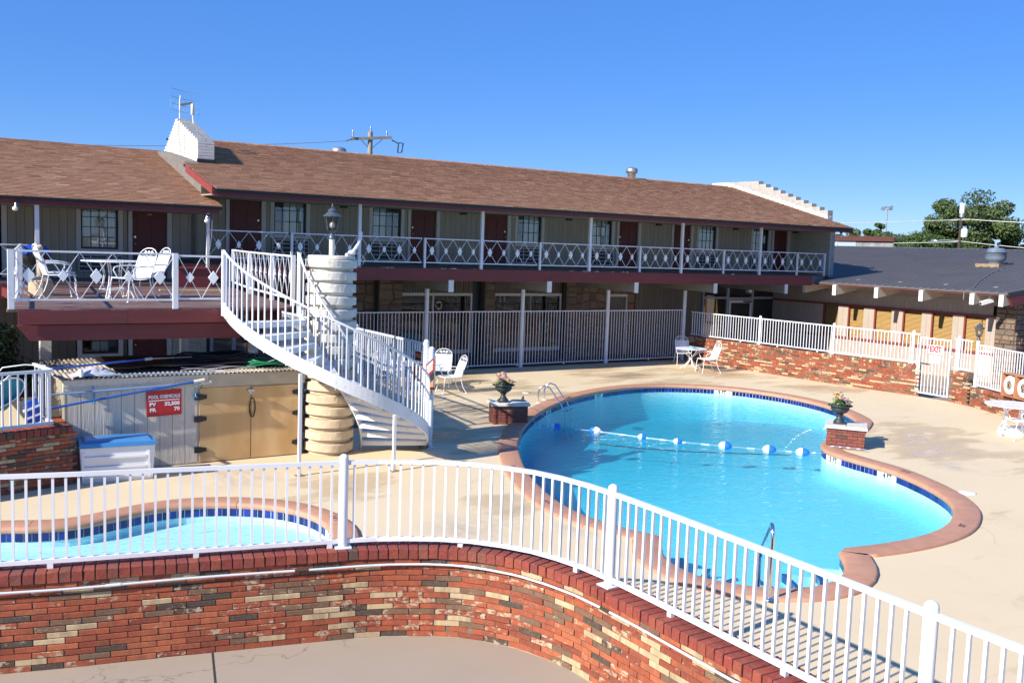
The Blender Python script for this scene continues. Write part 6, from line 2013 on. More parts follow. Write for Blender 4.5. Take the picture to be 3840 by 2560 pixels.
# skimmer net and striped brush at the left
nt_ = thing('skimmer_net', 'turquoise leaf net with a white hoop hung behind the left fence corner', 'pool net', (1.9, 17.0, 1.3))
hoop = [(1.78 + .30 * math.cos(a) * 1.0, 17.0 + .10 * math.cos(a), 1.36 + .20 * math.sin(a) + .10 * math.cos(a)) for a in [2 * PI * i / 28 for i in range(28)]]
MB().tube(hoop, .013, 7, True).build('hoop', MT['plastic_w'], nt_)
cen = Vector((1.80, 17.1, 1.16))
mb = MB()
rings = [[Vector(p).lerp(cen, f_) + Vector((0, .02, -.10 * math.sin(f_ * PI / 2))) for p in hoop] for f_ in (0, .25, .5, .75, .95)]
for a_, b_ in zip(rings, rings[1:]):
    for i in range(28):
        mb.add([a_[i], a_[(i + 1) % 28], b_[(i + 1) % 28], b_[i]], [(0, 1, 2, 3)], True)
mb.add(rings[-1], [tuple(range(28))])
mb.build('net', MT['netcloth'], nt_)
MB().tube([(1.62, 16.95, 1.30), (1.58, 16.9, 1.55), (1.75, 16.85, 1.78), (2.05, 16.8, 1.82), (2.35, 16.75, 1.80)], .010, 6).tube([(1.64, 16.95, 1.30), (1.70, 16.9, 1.5), (1.85, 16.85, 1.66), (2.0, 16.8, 1.70)], .008, 6).build('handle_loop', MT['signwhite'], nt_)
bs = thing('striped_brush', 'royal blue pool brush with white bands hanging beside the net', 'pool brush', (2.12, 16.55, .85))
tops = [(2.02, 1.27), (2.03, 1.15), (2.05, 1.03)]
for q in range(3):
    x, z = 2.00 + .025 * q, 1.27 - .125 * q
    MB().obox((x + .10, 16.56, z - .03), (.10, 0, .045), (0, .05, 0), (.012, 0, -.048)).build('brush_block', MT['blue'], bs)
    MB().obox((x + .11, 16.54, z - .098), (.115, 0, .048), (0, .055, 0), (.003, 0, -.013)).build('band', MT['plastic_w'], bs)

# deck box
bx = thing('deck_box', 'white plastic storage box with a blue lid against the shed', 'storage box', (3.27, 16.42, 0))
MB().add([(2.76, 16.13, 0), (3.80, 16.02, 0), (3.84, 16.56, 0), (2.80, 16.66, 0), (2.73, 16.11, .56), (3.83, 15.99, .56), (3.87, 16.58, .56), (2.77, 16.68, .56)], [(0, 3, 2, 1), (4, 5, 6, 7), (0, 1, 5, 4), (1, 2, 6, 5), (2, 3, 7, 6), (3, 0, 4, 7)]).build('body', MT['plastic_w'], bx)
u = Vector((3.83 - 2.73, 15.99 - 16.11, 0)).normalized(); v_ = Vector((-u.y, u.x, 0))
o_ = Vector((2.72, 16.09, 0))
def bxp(a, b, z): p = o_ + u * a + v_ * b; return (p.x, p.y, z)
mb = MB()
for (a0, a1, b0, b1, z0, z1, ins) in ((-.01, 1.14, -.01, .62, .562, .63, .0), (.05, 1.08, .05, .57, .63, .665, .03)):
    mb.add([bxp(a0, b0, z0), bxp(a1, b0, z0), bxp(a1, b1, z0), bxp(a0, b1, z0), bxp(a0 + ins + .012, b0 + ins + .012, z1), bxp(a1 - ins - .012, b0 + ins + .012, z1), bxp(a1 - ins - .012, b1 - ins - .012, z1), bxp(a0 + ins + .012, b1 - ins - .012, z1)], [(0, 3, 2, 1), (4, 5, 6, 7), (0, 1, 5, 4), (1, 2, 6, 5), (2, 3, 7, 6), (3, 0, 4, 7)])
mb.build('lid', MT['plastic_b'], bx)
for z in (.10, .24, .40):
    MB().obox(o_ + u * .52 + v_ * .012 + Vector((0, 0, z)), u * .46, v_ * .012, (0, 0, .018)).build('moulded_rib', MT['plastic_w'], bx)
for a in (.05, 1.02):
    MB().obox(o_ + u * a + v_ * .014 + Vector((0, 0, .27)), u * .016, v_ * .012, (0, 0, .22)).build('moulded_rib', MT['plastic_w'], bx)

# ------------------------------------------------------------------ wrought iron furniture (built at the origin, facing -Y)
def mirror(pts): return [(-x, y, z) for x, y, z in pts]


def make_chair(style):
    t = thing('garden_chair', 'chair', 'chair')
    r = .0115
    back = [(-.235, .20, .43), (-.245, .27, .62), (-.24, .345, .82), (-.215, .372, .90), (-.15, .39, .955), (-.06, .397, .985), (.06, .397, .985), (.15, .39, .955), (.215, .372, .90), (.24, .345, .82), (.245, .27, .62), (.235, .20, .43)]
    MB().tube(back, r, 7).tube([(-.235, .352, .835), (.235, .352, .835)], .007, 5).build('back_frame', MT['white'], t)
    bp = MB(); n = 8
    for i in range(n):
        za, zb = .45 + (.83 - .45) * i / n, .45 + (.83 - .45) * (i + 1) / n
        fa, fb = .205 + .37 * (za - .43), .205 + .37 * (zb - .43)
        bp.add([(-.232, fa, za), (.232, fa, za), (.232, fb, zb), (-.232, fb, zb)], [(0, 1, 2, 3)], True)
    bp.build('back_mesh', MT['wicker'], t)
    orn = MB()
    if style == 0:
        for s_ in (-1, 0, 1):
            orn.ball((s_ * .085, .38, .905), .036, 8, 5, (1.1, .25, 1))
        for s_ in (-1, 1):
            orn.tube([(s_ * .04, .372, .85), (s_ * .12, .378, .90), (s_ * .19, .37, .88)], .007, 5)
    else:
        for s_ in (-1, 1):
            orn.tube([(s_ * .005, .36, .85), (s_ * .05, .375, .89), (s_ * .045, .385, .94), (s_ * .01, .387, .93), (s_ * .02, .38, .90)], .007, 5)
            orn.tube([(s_ * .05, .37, .87), (s_ * .13, .375, .90), (s_ * .2, .365, .86)], .007, 5)
    orn.build('scroll_ornament', MT['white'], t)
    st = MB(); n = 8
    for i in range(n):
        ya, yb = -.27 + .47 * i / n, -.27 + .47 * (i + 1) / n
        fz = lambda y: .425 - .022 * math.sin((y + .27) / .47 * PI) + (.012 if y < -.2 else 0)
        st.add([(-.245, ya, fz(ya)), (.245, ya, fz(ya)), (.245, yb, fz(yb)), (-.245, yb, fz(yb))], [(0, 3, 2, 1)], True)
    st.build('seat_mesh', MT['wicker'], t)
    MB().tube([(-.25, .20, .43), (-.25, -.24, .435), (-.22, -.285, .43), (.22, -.285, .43), (.25, -.24, .435), (.25, .20, .43)], r, 7, True).build('seat_frame', MT['white'], t)
    for s_ in (-1, 1):
        arm = [(s_ * .243, .275, .645), (s_ * .275, .15, .655), (s_ * .285, -.06, .645), (s_ * .282, -.17, .62), (s_ * .275, -.20, .57), (s_ * .262, -.165, .50), (s_ * .25, -.13, .435)]
        MB().tube(arm, r, 7).build('armrest', MT['white'], t)
        MB().tube([(s_ * .245, -.25, .43), (s_ * .255, -.285, .30), (s_ * .25, -.28, .15), (s_ * .262, -.315, .012)], r, 7).lathe([(.024, 0), (.024, .008), (.012, .02)], s_ * .262, -.315, 8).build('leg', MT['white'], t)
        MB().tube([(s_ * .24, .19, .43), (s_ * .245, .22, .28), (s_ * .25, .27, .14), (s_ * .26, .355, .012)], r, 7).lathe([(.024, 0), (.024, .008), (.012, .02)], s_ * .26, .355, 8).build('leg', MT['white'], t)
    return t


def make_table(rad, style):
    t = thing('garden_table', 'table', 'table')
    MB().lathe([(rad - .004, .700), (rad, .708), (rad, .718), (rad - .01, .722)], 0, 0, 40).build('rim', MT['white'], t) if False else None
    mb = MB(); n = 44; vs = []
    prof = [(rad - .05, .716), (rad, .716), (rad, .696), (rad - .012, .694), (rad - .05, .710)]
    fs = []
    for r_, z in prof:
        for k in range(n): vs.append((r_ * math.cos(2 * PI * k / n), r_ * math.sin(2 * PI * k / n), z))
    m = len(prof)
    for i in range(m):
        j = (i + 1) % m
        for k in range(n): fs.append((i * n + k, i * n + (k + 1) % n, j * n + (k + 1) % n, j * n + k))
    mb.add(vs, fs, False)
    mb.build('rim', MT['white'], t)
    top = MB()
    k = 44
    top.add([(0, 0, .714)] + [((rad - .03) * math.cos(2 * PI * i / k), (rad - .03) * math.sin(2 * PI * i / k), .714) for i in range(k)], [(0, i + 1, (i + 1) % k + 1) for i in range(k)])
    top.build('tabletop', MT['wicker'] if style != 1 else MT['white'], t)
    for i in range(4):
        a = PI / 4 + i * PI / 2
        c, s_ = math.cos(a), math.sin(a)
        if style == 0:
            pts = [(.30, .70), (.235, .56), (.215, .42), (.24, .28), (.30, .15), (.35, .06), (.372, .012)]
            for o in (-.022, .022):
                MB().tube([(c * r_ - s_ * o, s_ * r_ + c * o, z) for r_, z in pts], .0125, 7).build('leg', MT['white'], t)
            MB().lathe([(.028, 0), (.028, .008), (.013, .02)], c * .372, s_ * .372, 8).build('foot', MT['white'], t)
        else:
            MB().tube([(c * r_, s_ * r_, z) for r_, z in ((.40, .70), (.20, .52), (.06, .42), (.035, .36))], .017, 8).build('strut', MT['white'], t)
            MB().tube([(c * r_, s_ * r_, z) for r_, z in ((.035, .40), (.05, .30), (.22, .14), (.36, .06), (.385, .012))], .017, 8).build('leg', MT['white'], t)
    if style == 0:
        MB().tube([(.29 * math.cos(a), .29 * math.sin(a), .17) for a in [2 * PI * i / 24 for i in range(24)]], .009, 6, True).build('ring', MT['white'], t)
    else:
        MB().lathe([(.045, .34), (.05, .36), (.05, .41), (.045, .43)], 0, 0, 12).build('hub', MT['white'], t)
    return t


CH = [make_chair(0), make_chair(1)]
TB = [make_table(.62, 0), make_table(.53, 1)]
used = set()


def place(proto, x, y, z, ang, label, group):
    """ang: heading of the seat's front, degrees from +X"""
    if id(proto) in used: o = copy_tree(proto)
    else: o = proto; used.add(id(proto))
    o.location = (x, y, z); o.rotation_euler = (0, 0, R(ang + 90))
    o['label'] = label; o['group'] = group
    return o


G1, G2 = 'white wrought iron garden chairs', 'white round garden tables'
place(CH[0], 3.02, 20.05, DZ, 3, 'white mesh armchair in front of the tan ashtray on the deck', G1)
place(CH[0], 3.22, 21.35, DZ, 2, 'white mesh armchair second behind the ashtray, nearer the blue grill', G1)
place(CH[0], 4.14, 18.98, DZ, 207, 'white mesh armchair on the deck with its back overlapping the table', G1)
place(CH[0], 4.72, 20.28, DZ, 192, 'white mesh armchair with a sunlit back nearest the red door 264', G1)
place(TB[0], 4.06, 20.06, DZ, 10, 'round white mesh table in the middle of the deck', G2)
place(CH[0], 13.0, 22.42, 0, 172, 'white armchair seen side on beside the striped fence shadow', G1)
place(CH[0], 13.45, 23.72, 0, 232, 'white armchair facing the pool with its back to the tall fence', G1)
place(TB[0], 12.45, 23.2, 0, 20, 'round white table half hidden by the rules board', G2)
place(CH[0], 11.55, 23.35, 0, 350, 'white armchair behind the stair fence bars', G1)
place(CH[0], 12.1, 24.2, 0, 280, 'white armchair in the shade behind the stair fence', G1)
place(TB[1], 23.42, 24.15, 0, 30, 'round white pedestal table with a blue cap near the wall corner', G2)
place(CH[1], 24.05, 25.2, 0, 238, 'white armchair with scroll top shaded in the wall corner', G1)
place(CH[1], 23.50, 23.42, 0, 162, 'white armchair facing left beside the pedestal table', G1)
place(TB[0], 22.02, 12.12, 0, 35, 'round white table beside the life ring boxes', G2)
place(CH[0], 21.75, 11.75, 0, 150, 'white armchair pulled up below the life ring boxes', G1)
cap = thing('blue_cap', 'bright blue cap lying on the pedestal table', 'cap', (23.42, 24.1, .718))
MB().lathe([(.12, .72), (.115, .75), (.08, .78), (.02, .79)], 23.4, 24.1, 14).build('crown', MT['plastic_c'] if 'plastic_c' in MT else MT['skyblue'], cap)
MB().add([(23.28, 24.0, .722), (23.5, 23.98, .722), (23.52, 23.86, .722), (23.3, 23.86, .722), (23.28, 24.0, .73), (23.5, 23.98, .73), (23.52, 23.86, .728), (23.3, 23.86, .728)], [(0, 3, 2, 1), (4, 5, 6, 7), (0, 1, 5, 4), (1, 2, 6, 5), (2, 3, 7, 6), (3, 0, 4, 7)]).build('peak', MT['skyblue'], cap)
ub = meta(MB().lathe([(.30, 0), (.33, .03), (.33, .10), (.28, .15), (.10, .165)], 22.05, 12.1, 28).build('umbrella_base', MT['plastic_w']), 'round white umbrella base under the table at the right', 'umbrella base')

# grill and ashtray on the deck
gr = thing('kettle_grill', 'blue kettle grill on black legs at the left end of the walkway', 'grill', (3.15, 23.95, DZ))
gx, gy = 3.18, 23.95
MB().lathe([(.30, DZ + .72), (.285, DZ + .80), (.22, DZ + .90), (.10, DZ + .945), (.02, DZ + .955)], gx, gy, 28).build('lid', MT['grillblue'], gr)
MB().lathe([(.06, DZ + .46), (.18, DZ + .50), (.27, DZ + .60), (.298, DZ + .71)], gx, gy, 28).build('bowl', MT['black'], gr)
for a in (.4, 2.5, 4.5):
    MB().tube([(gx + .17 * math.cos(a), gy + .17 * math.sin(a), DZ + .52), (gx + .24 * math.cos(a), gy + .24 * math.sin(a), DZ + .30), (gx + .29 * math.cos(a), gy + .29 * math.sin(a), DZ)], .016, 8).build('leg', MT['black'], gr)
ash = thing('ashtray_stand', 'tan plastic smoking stand with a wide base and tall neck on the deck', 'ashtray', (2.85, 20.85, DZ))
ax, ay = 2.85, 20.85
MB().lathe([(.225, DZ), (.222, DZ + .24), (.20, DZ + .25), (.20, DZ + .262), (.215, DZ + .27), (.19, DZ + .31), (.12, DZ + .35), (.06, DZ + .365)], ax, ay, 12, False).build('base', MT['tan'], ash)
MB().tube([(ax, ay, DZ + .36), (ax - .02, ay, DZ + .72)], .058, 12).build('neck', MT['tan'], ash)
MB().tube([(ax - .02, ay, DZ + .72), (ax - .05, ay - .01, DZ + .82), (ax - .04, ay - .02, DZ + .90), (ax + .02, ay - .01, DZ + .94)], [.06, .085, .09, .05], 12).build('head', MT['tan'], ash)
MB().tube([(ax - .07, ay - .10, DZ + .84), (ax - .065, ay - .115, DZ + .84)], .04, 12).build('opening', MT['black'], ash)

# ------------------------------------------------------------------ planters with urns
def petal_cluster(c, r, mat, parent, rr):
    mb = MB()
    ax = Vector((rr.uniform(-.6, .6), rr.uniform(-.9, .2), 1)).normalized()
    u_ = ax.orthogonal().normalized(); w_ = ax.cross(u_)
    n = 9
    for layer, (rad, lift) in enumerate(((1.0, .15), (.65, .45))):
        for k in range(n):
            a = 2 * PI * (k + .5 * layer) / n
            d = u_ * math.cos(a) + w_ * math.sin(a); s_ = ax.cross(d)
            p = Vector(c)
            mb.add([p, p + (d * .6 + s_ * .22 + ax * lift * .6) * r * rad, p + (d + ax * lift * 1.1) * r * rad, p + (d * .6 - s_ * .22 + ax * lift * .6) * r * rad], [(0, 1, 2, 3)])
    mb.build('flower', MT[mat], parent)


def planter(label, cx, cy, ang, w, d, h, urn_label, fl_label, seed, uo=(0, 0)):
    rr = random.Random(seed)
    u_ = Vector((math.cos(ang), math.sin(ang), 0)); v_ = Vector((-u_.y, u_.x, 0))
    t = thing('brick_planter', label, 'pedestal', (cx, cy, 0), 'brick fountain pedestals')
    C_ = Vector((cx, cy, 0))
    MB().obox((cx, cy, h / 2), u_ * (w / 2 - .02), v_ * (d / 2 - .02), (0, 0, h / 2)).build('mortar_core', MT['mortar_dk'], t)
    nc = int(h / .0592); ch = h / nc
    for k in range(nc):
        for side, (a_, b_, L, half) in enumerate(((u_, v_, w, d / 2), (v_, -u_, d, w / 2), (-u_, -v_, w, d / 2), (-v_, u_, d, w / 2))):
            s = -L / 2 + (0 if (k + side) % 2 else -.10)
            while s < L / 2 - .01:
                p, q = max(s, -L / 2 + (.002 if side % 2 == 0 else .05)), min(s + .205, L / 2 - (.002 if side % 2 == 0 else .05))
                if q - p > .03:
                    c = C_ + a_ * ((p + q) / 2) - b_ * (half - .022 + rr.uniform(-.002, .002))
                    MB().obox((c.x, c.y, k * ch + ch / 2), a_ * ((q - p) / 2 - .004), b_ * .022, (0, 0, ch / 2 - .004)).build('brick', MT['brick_plant'], t)
                s += .205
    for s_ in (-1, 1):
        c = C_ + u_ * (s_ * (w / 4 + .02))
        hw, hd = w / 4 + .018, d / 2 + .05
        e = .012
        vs = []
        for z, k in ((h + .003, 1), (h + .05, 1), (h + .066, 0)):
            for a_, b_ in ((-1, -1), (1, -1), (1, 1), (-1, 1)):
                p = c + u_ * (a_ * (hw - (0 if k else e))) + v_ * (b_ * (hd - (0 if k else e)))
                vs.append((p.x, p.y, z))
        MB().add(vs, [(3, 2, 1, 0), (8, 9, 10, 11)] + [(k * 4 + i, k * 4 + (i + 1) % 4, k * 4 + 4 + (i + 1) % 4, k * 4 + 4 + i) for k in range(2) for i in range(4)]).build('slab', MT['slab'], t)
    zt = h + .067
    ux, uy = cx + uo[0], cy + uo[1]
    un = thing('urn', urn_label, 'urn', (ux, uy, zt), 'black urns on the pedestals')
    MB().obox((ux, uy, zt + .018), u_ * .115, v_ * .115, (0, 0, .018)).build('plinth', MT['urn'], un)
    MB().lathe([(.115, zt + .037), (.105, zt + .06), (.07, zt + .10), (.048, zt + .15), (.045, zt + .17), (.07, zt + .18), (.07, zt + .195), (.05, zt + .2)], ux, uy, 30, True, 15, .04).build('stem', MT['urn'], un)
    MB().lathe([(.055, zt + .2), (.11, zt + .225), (.16, zt + .265), (.185, zt + .31), (.187, zt + .325), (.175, zt + .34), (.19, zt + .355), (.245, zt + .375), (.25, zt + .39), (.225, zt + .392), (.19, zt + .36)], ux, uy, 36, True, 18, .022).build('bowl', MT['urn'], un)
    bq = thing('flower_arrangement', fl_label, 'flowers', (ux, uy, zt + .36), 'flower arrangements in the urns')
    lv = MB()
    for k in range(230):
        a = rr.uniform(0, 2 * PI); el = rr.uniform(.0, 1.35); rad = .21 * rr.uniform(.6, 1.0)
        p = Vector((ux + rad * math.cos(a) * math.cos(el) * 1.02, uy + rad * math.sin(a) * math.cos(el) * 1.02, zt + .36 + rad * math.sin(el) * 1.1))
        dr_ = Vector((rr.uniform(-1, 1), rr.uniform(-1, 1), rr.uniform(-.3, 1))).normalized(); s_ = dr_.orthogonal().normalized()
        l = rr.uniform(.035, .07)
        lv.add([p, p + dr_ * l * .5 + s_ * l * .22, p + dr_ * l, p + dr_ * l * .5 - s_ * l * .22], [(0, 1, 2, 3)])
    lv.build('leaves', MT['leaf_urn'], bq, 'stuff')
    MB().ball((ux, uy, zt + .38), .13, 10, 7, (1, 1, 1)).build('moss_core', MT['leaf_dark'], bq)
    cols = ['petal_pink', 'petal_yellow', 'petal_violet', 'petal_cream', 'petal_peach', 'petal_lilac', 'petal_cream', 'petal_yellow']
    for k in range(54):
        a = 2.4 * k; el = .25 + 1.2 * ((k * .618) % 1); rad = .235 + rr.uniform(-.02, .03)
        p = (ux + rad * math.cos(a) * math.cos(el), uy + rad * math.sin(a) * math.cos(el), zt + .37 + rad * math.sin(el) * 1.12)
        petal_cluster(p, rr.uniform(.035, .052), rr.choice(cols), bq, rr)
    return t, zt


planter('brick pedestal with pale slab between the pool ladder and the stair', 11.98, 18.05, R(-22), .80, .52, .41, 'black fluted urn on the pedestal left of the pool ladder', 'mixed flowers in the urn left of the pool ladder', 3, (-.16, -.02))
planter('brick pedestal with pale slab on the pool corner by the gate', 17.1, 12.92, R(-54), .76, .62, .41, 'black fluted urn on the pedestal at the pool corner', 'mixed flowers in the urn at the pool corner', 8, (-.12, .1))


def water_jet(label, a, b, rise, seed):
    rr = random.Random(seed)
    a, b = Vector(a), Vector(b)
    t = thing('water_jet', label, 'water jet', a)
    pts = []
    for i in range(15):
        u_ = i / 14
        p = a.lerp(b, u_); p.z += rise * 4 * u_ * (1 - u_)
        pts.append(p)
    MB().tube(pts[:9], [.010 - .0006 * i for i in range(9)], 6).build('stream', MT['water_jet'], t)
    mb = MB()
    for i in range(60):
        u_ = rr.uniform(.3, 1)
        p = a.lerp(b, u_); p.z += rise * 4 * u_ * (1 - u_)
        p += Vector((rr.uniform(-1, 1), rr.uniform(-1, 1), rr.uniform(-1, 1))) * .03 * u_
        mb.ball(p, rr.uniform(.004, .009), 6, 4)
    mb.build('droplets', MT['bulb'], t, 'stuff')
    MB().tube([a - (b - a).normalized() * .06, a], .018, 8).build('spout', MT['white'], t)


water_jet('thin water jet arching from the pedestal beside the ladder', (12.42, 17.98, .34), (12.75, 17.2, -.12), .12, 1)
water_jet('thin water jet arching from the pool corner pedestal', (16.72, 13.2, .34), (15.9, 13.55, -.12), .16, 2)

# rope with floats across the pool
rp = thing('float_rope', 'blue and white twisted rope with floats across the pool', 'rope', (14.5, 15.6, -.13))
kn = [(12.62, 18.0, .03), (12.72, 17.9, -.10), (13.03, 17.68, -.12), (13.61, 16.95, -.125), (14.13, 15.95, -.125), (14.53, 15.25, -.125), (15.14, 14.45, -.125), (15.75, 13.78, -.125), (16.19, 13.27, -.12), (16.45, 12.98, -.10), (16.55, 12.85, .06), (16.75, 12.62, .06), (16.98, 12.3, .05)]
seg = []
for a, b in zip(kn, kn[1:]):
    for q in range(6): seg.append(Vector(a).lerp(Vector(b), q / 6))
seg.append(Vector(kn[-1]))
wm, bmb = MB(), MB()
for i in range(len(seg) - 1):
    (wm if i % 3 == 0 else bmb).tube([seg[i], seg[i + 1]], .010, 6)
wm.build('white_strand', MT['signwhite'], rp); bmb.build('blue_strand', MT['bluepole2'], rp)
fw_, fb_ = MB(), MB()
for k in range(9):
    pass
for i, (x, y) in enumerate(((13.03, 17.68), (13.61, 16.95), (14.13, 15.95), (14.53, 15.25), (15.14, 14.45), (15.75, 13.78), (16.19, 13.27))):
    d = Vector((.58, -.78, 0)); s_ = 1.0 if i in (0, 1, 4, 5, 6) else .7
    f_ = thing('lane_float', ('blue and white float nearest the ladder pedestal', 'second float along the rope from the ladder pedestal', 'third float along the rope, lying low', 'fourth float, low in the middle of the pool', 'fifth float along the rope, white end first', 'sixth float, next to last before the corner pedestal', 'float at the rope end by the corner pedestal')[i], 'float', (x, y, -.16), 'floats on the pool rope')
    for sgn, mt in ((1, 'plastic_b2' if i not in (1,) else 'plastic_w'), (-1, 'plastic_w' if i not in (1,) else 'plastic_b2')):
        if 'plastic_b2' not in MT: MT['plastic_b2'] = M('bright_blue_float', (.02, .16, .62), .35, var=.03)
        prof = [(0, .085), (.05, .082), (.10, .062), (.135, .03), (.14, .012)]
        c = Vector((x, y, -.115))
        MB().tube([c + d * (sgn * a * s_) for a, r_ in prof], [r_ * s_ * 1.05 for a, r_ in prof], 12).build('half_shell', MT[mt], f_)

# ladder and step handrail
ld = thing('pool_ladder', 'steel pool ladder with two arched rails beside the left pedestal', 'ladder', (14.5, 20.2, 0))
L0, L1 = Vector((14.24, 20.09, 0)), Vector((14.66, 20.42, 0))
ins_ = Vector((.62, -.42, 0)).normalized()
for p in (L0, L1):
    pts = [p, p + Vector((0, 0, .28)), p + ins_ * .05 + Vector((0, 0, .39)), p + ins_ * .15 + Vector((0, 0, .44)), p + ins_ * .27 + Vector((0, 0, .40)), p + ins_ * .40 + Vector((0, 0, .22)), p + ins_ * .62 + Vector((0, 0, -.10)), p + ins_ * .72 + Vector((0, 0, -.3)), p + ins_ * .75 + Vector((0, 0, -1.0))]
    MB().tube(pts, .021, 10).build('rail', MT['chrome'], ld)
    MB().lathe([(.06, .0), (.055, .012), (.025, .02)], p.x, p.y, 12).build('escutcheon', MT['plastic_w'], ld)
for z in (-.22, -.5, -.8):
    a, b = L0 + ins_ * .71, L1 + ins_ * .71
    MB().obox(((a.x + b.x) / 2, (a.y + b.y) / 2, z), (b - a) / 2, ins_ * .04, (0, 0, .012)).build('rung', MT['chrome'], ld)
hr = thing('step_handrail', 'single bent steel handrail at the near pool steps', 'handrail', (8.47, 7.28, 0))
a = Vector((8.47, 7.28, .04)); b = Vector((9.15, 8.05, -.36))
dd = (b - a); dd.z = 0; dd.normalize()
MB().tube([a, a + Vector((0, 0, .70)), a + dd * .02 + Vector((0, 0, .79)), a + dd * .07 + Vector((0, 0, .835)), a + dd * .14 + Vector((0, 0, .83)), a + dd * .22 + Vector((0, 0, .78)), a + dd * .85 + Vector((0, 0, .36)), a + dd * .95 + Vector((0, 0, .27)), a + dd * 1.0 + Vector((0, 0, .15)), a + dd * 1.03 + Vector((0, 0, -.45))], .022, 10).build('rail', MT['chrome'], hr)
MB().lathe([(.07, .043), (.065, .055), (.03, .062)], a.x, a.y, 16).build('escutcheon', MT['chrome'], hr)
meta(MB().lathe([(.14, .001), (.14, .012), (.12, .016), (.02, .018)], 15.65, 9.29, 24).build('deck_lid', MT['plastic_w']), 'round white skimmer lid set in the deck right of the pool', 'lid')  # lid over a pool skimmer, not a drain
meta(MB().lathe([(.10, .001), (.10, .010), (.02, .012)], 14.9, 21.6, 18).build('deck_lid', MT['plastic_w']), 'small white lid set in the deck above the ladder', 'lid')

# little black bird on the left pedestal
bd = thing('bird', 'small dark bird perched on the edge of the left pedestal slab', 'bird', (12.22, 17.86, .478))
bpz = Vector((12.22, 17.86, .478))
MB().tube([bpz + Vector((-.035, .0, .035)), bpz + Vector((-.02, 0, .045)), bpz + Vector((0, 0, .06)), bpz + Vector((.014, 0, .085)), bpz + Vector((.018, 0, .105)), bpz + Vector((.03, 0, .115)), bpz + Vector((.046, 0, .112))], [.006, .018, .03, .028, .018, .019, .003], 10).build('body', MT['urn'], bd)
MB().add([bpz + Vector((-.03, -.012, .038)), bpz + Vector((-.03, .012, .038)), bpz + Vector((-.075, .016, .018)), bpz + Vector((-.075, -.016, .018)), bpz + Vector((-.03, -.012, .044)), bpz + Vector((-.03, .012, .044)), bpz + Vector((-.075, .016, .022)), bpz + Vector((-.075, -.016, .022))], [(0, 3, 2, 1), (4, 5, 6, 7), (0, 1, 5, 4), (1, 2, 6, 5), (2, 3, 7, 6), (3, 0, 4, 7)]).build('tail', MT['urn'], bd)
for s_ in (-1, 1): MB().tube([bpz + Vector((0, .01 * s_, .045)), bpz + Vector((.004, .01 * s_, 0))], .003, 5).build('leg', MT['urn'], bd)

# life rings in board boxes on the low wall fence
for i, s in enumerate((2.02, 2.62)):
    q, d = RWP3.smooth_at(s, .2)
    nr = Vector((d.y, -d.x, 0))
    base = q + nr * .02
    t = thing('life_ring_box', ('orange brown open box with a life ring, the nearer to the gate', 'orange brown open box with a life ring at the picture edge')[i], 'box', (base.x, base.y, .57), 'life ring boxes on the low wall')
    w, h, dp = .285, .58, .26
    def bxx(u0, u1, n0, n1, z0, z1, nm='side'):
        c = base + d * ((u0 + u1) / 2) + nr * ((n0 + n1) / 2 - .1)
        MB().obox((c.x, c.y, .58 + (z0 + z1) / 2), d * (u1 - u0) / 2, nr * (n1 - n0) / 2, (0, 0, (z1 - z0) / 2)).build(nm, MT['board'], t)
    bxx(-w, w, 0, .015, 0, h, 'back_panel')
    bxx(-w, -w + .018, .016, dp, 0, h); bxx(w - .018, w, .016, dp, 0, h)
    bxx(-w + .019, w - .019, .016, dp - .001, 0, .018, 'shelf'); bxx(-w + .019, w - .019, .016, dp - .001, h - .018, h, 'shelf')
    lr = thing('life_ring', ('white life ring with coiled rope in the box nearer the gate', 'white life ring with coiled rope in the box at the picture edge')[i], 'life ring', (base.x, base.y, .6), 'life rings in the boxes')
    c = base + nr * .075; c.z = .60 + .262
    ring = [c + d * (.175 * math.cos(a)) + Vector((0, 0, .175 * math.sin(a))) for a in [2 * PI * k / 32 for k in range(32)]]
    MB().tube(ring, .078, 12, True).build('ring', MT['plastic_w'], lr)
    rr = random.Random(i)
    for k in range(4):
        r_ = .04 + .018 * k
        pts = [c + nr * (.05 + .02 * rr.random()) + d * (r_ * math.cos(a) + rr.uniform(-.01, .01)) + Vector((0, 0, r_ * math.sin(a) * 1.1 + rr.uniform(-.01, .01))) for a in [2 * PI * q_ / 14 for q_ in range(14)]]
        MB().tube(pts, .008, 5, True).build('rope', MT['tan'] if k % 2 else MT['darkpole'], lr)

# ------------------------------------------------------------------ poles, wires, far buildings, trees
up = thing('utility_pole', 'weathered utility pole with crossarm rising behind the brown roof', 'utility pole', (28.1, 60, 0))
MB().tube([(28.1, 60, 0), (28.12, 60, 11.2)], [.22, .155], 12).build('pole', MT['utility'], up)
MB().bar((26.75, 60.1, 10.62), (29.5, 59.6, 10.92), .14, .17).build('crossarm', MT['utility'], up)
MB().bar((27.5, 60, 10.6), (28.1, 60, 10.05), .05).bar((28.9, 59.8, 10.75), (28.15, 60, 10.05), .05).build('brace', MT['galv'], up)
for x, z in ((26.85, 10.85), (28.12, 11.2), (29.3, 11.0)):
    MB().lathe([(.05, z - .1), (.07, z), (.05, z + .08), (.07, z + .14), (.045, z + .34)], x, 59.95, 10).build('insulator', MT['galv'], up)
MB().tube([(29.5, 59.6, 10.75), (29.95, 59.5, 10.55), (29.9, 59.5, 9.95), (30.2, 59.5, 10.0), (30.3, 59.5, 10.6), (29.98, 59.5, 10.6)], .05, 6).build('cutout', MT['lantern'], up)
MB().tube([(26.4, 60, 10.45), (26.75, 60.05, 10.6)], .06, 8).build('insulator', MT['galv'], up)
MB().lathe([(.09, 9.3), (.1, 9.35), (.1, 9.6), (.04, 9.75)], 27.2, 59.9, 10).build('arrester', MT['galv'], up)
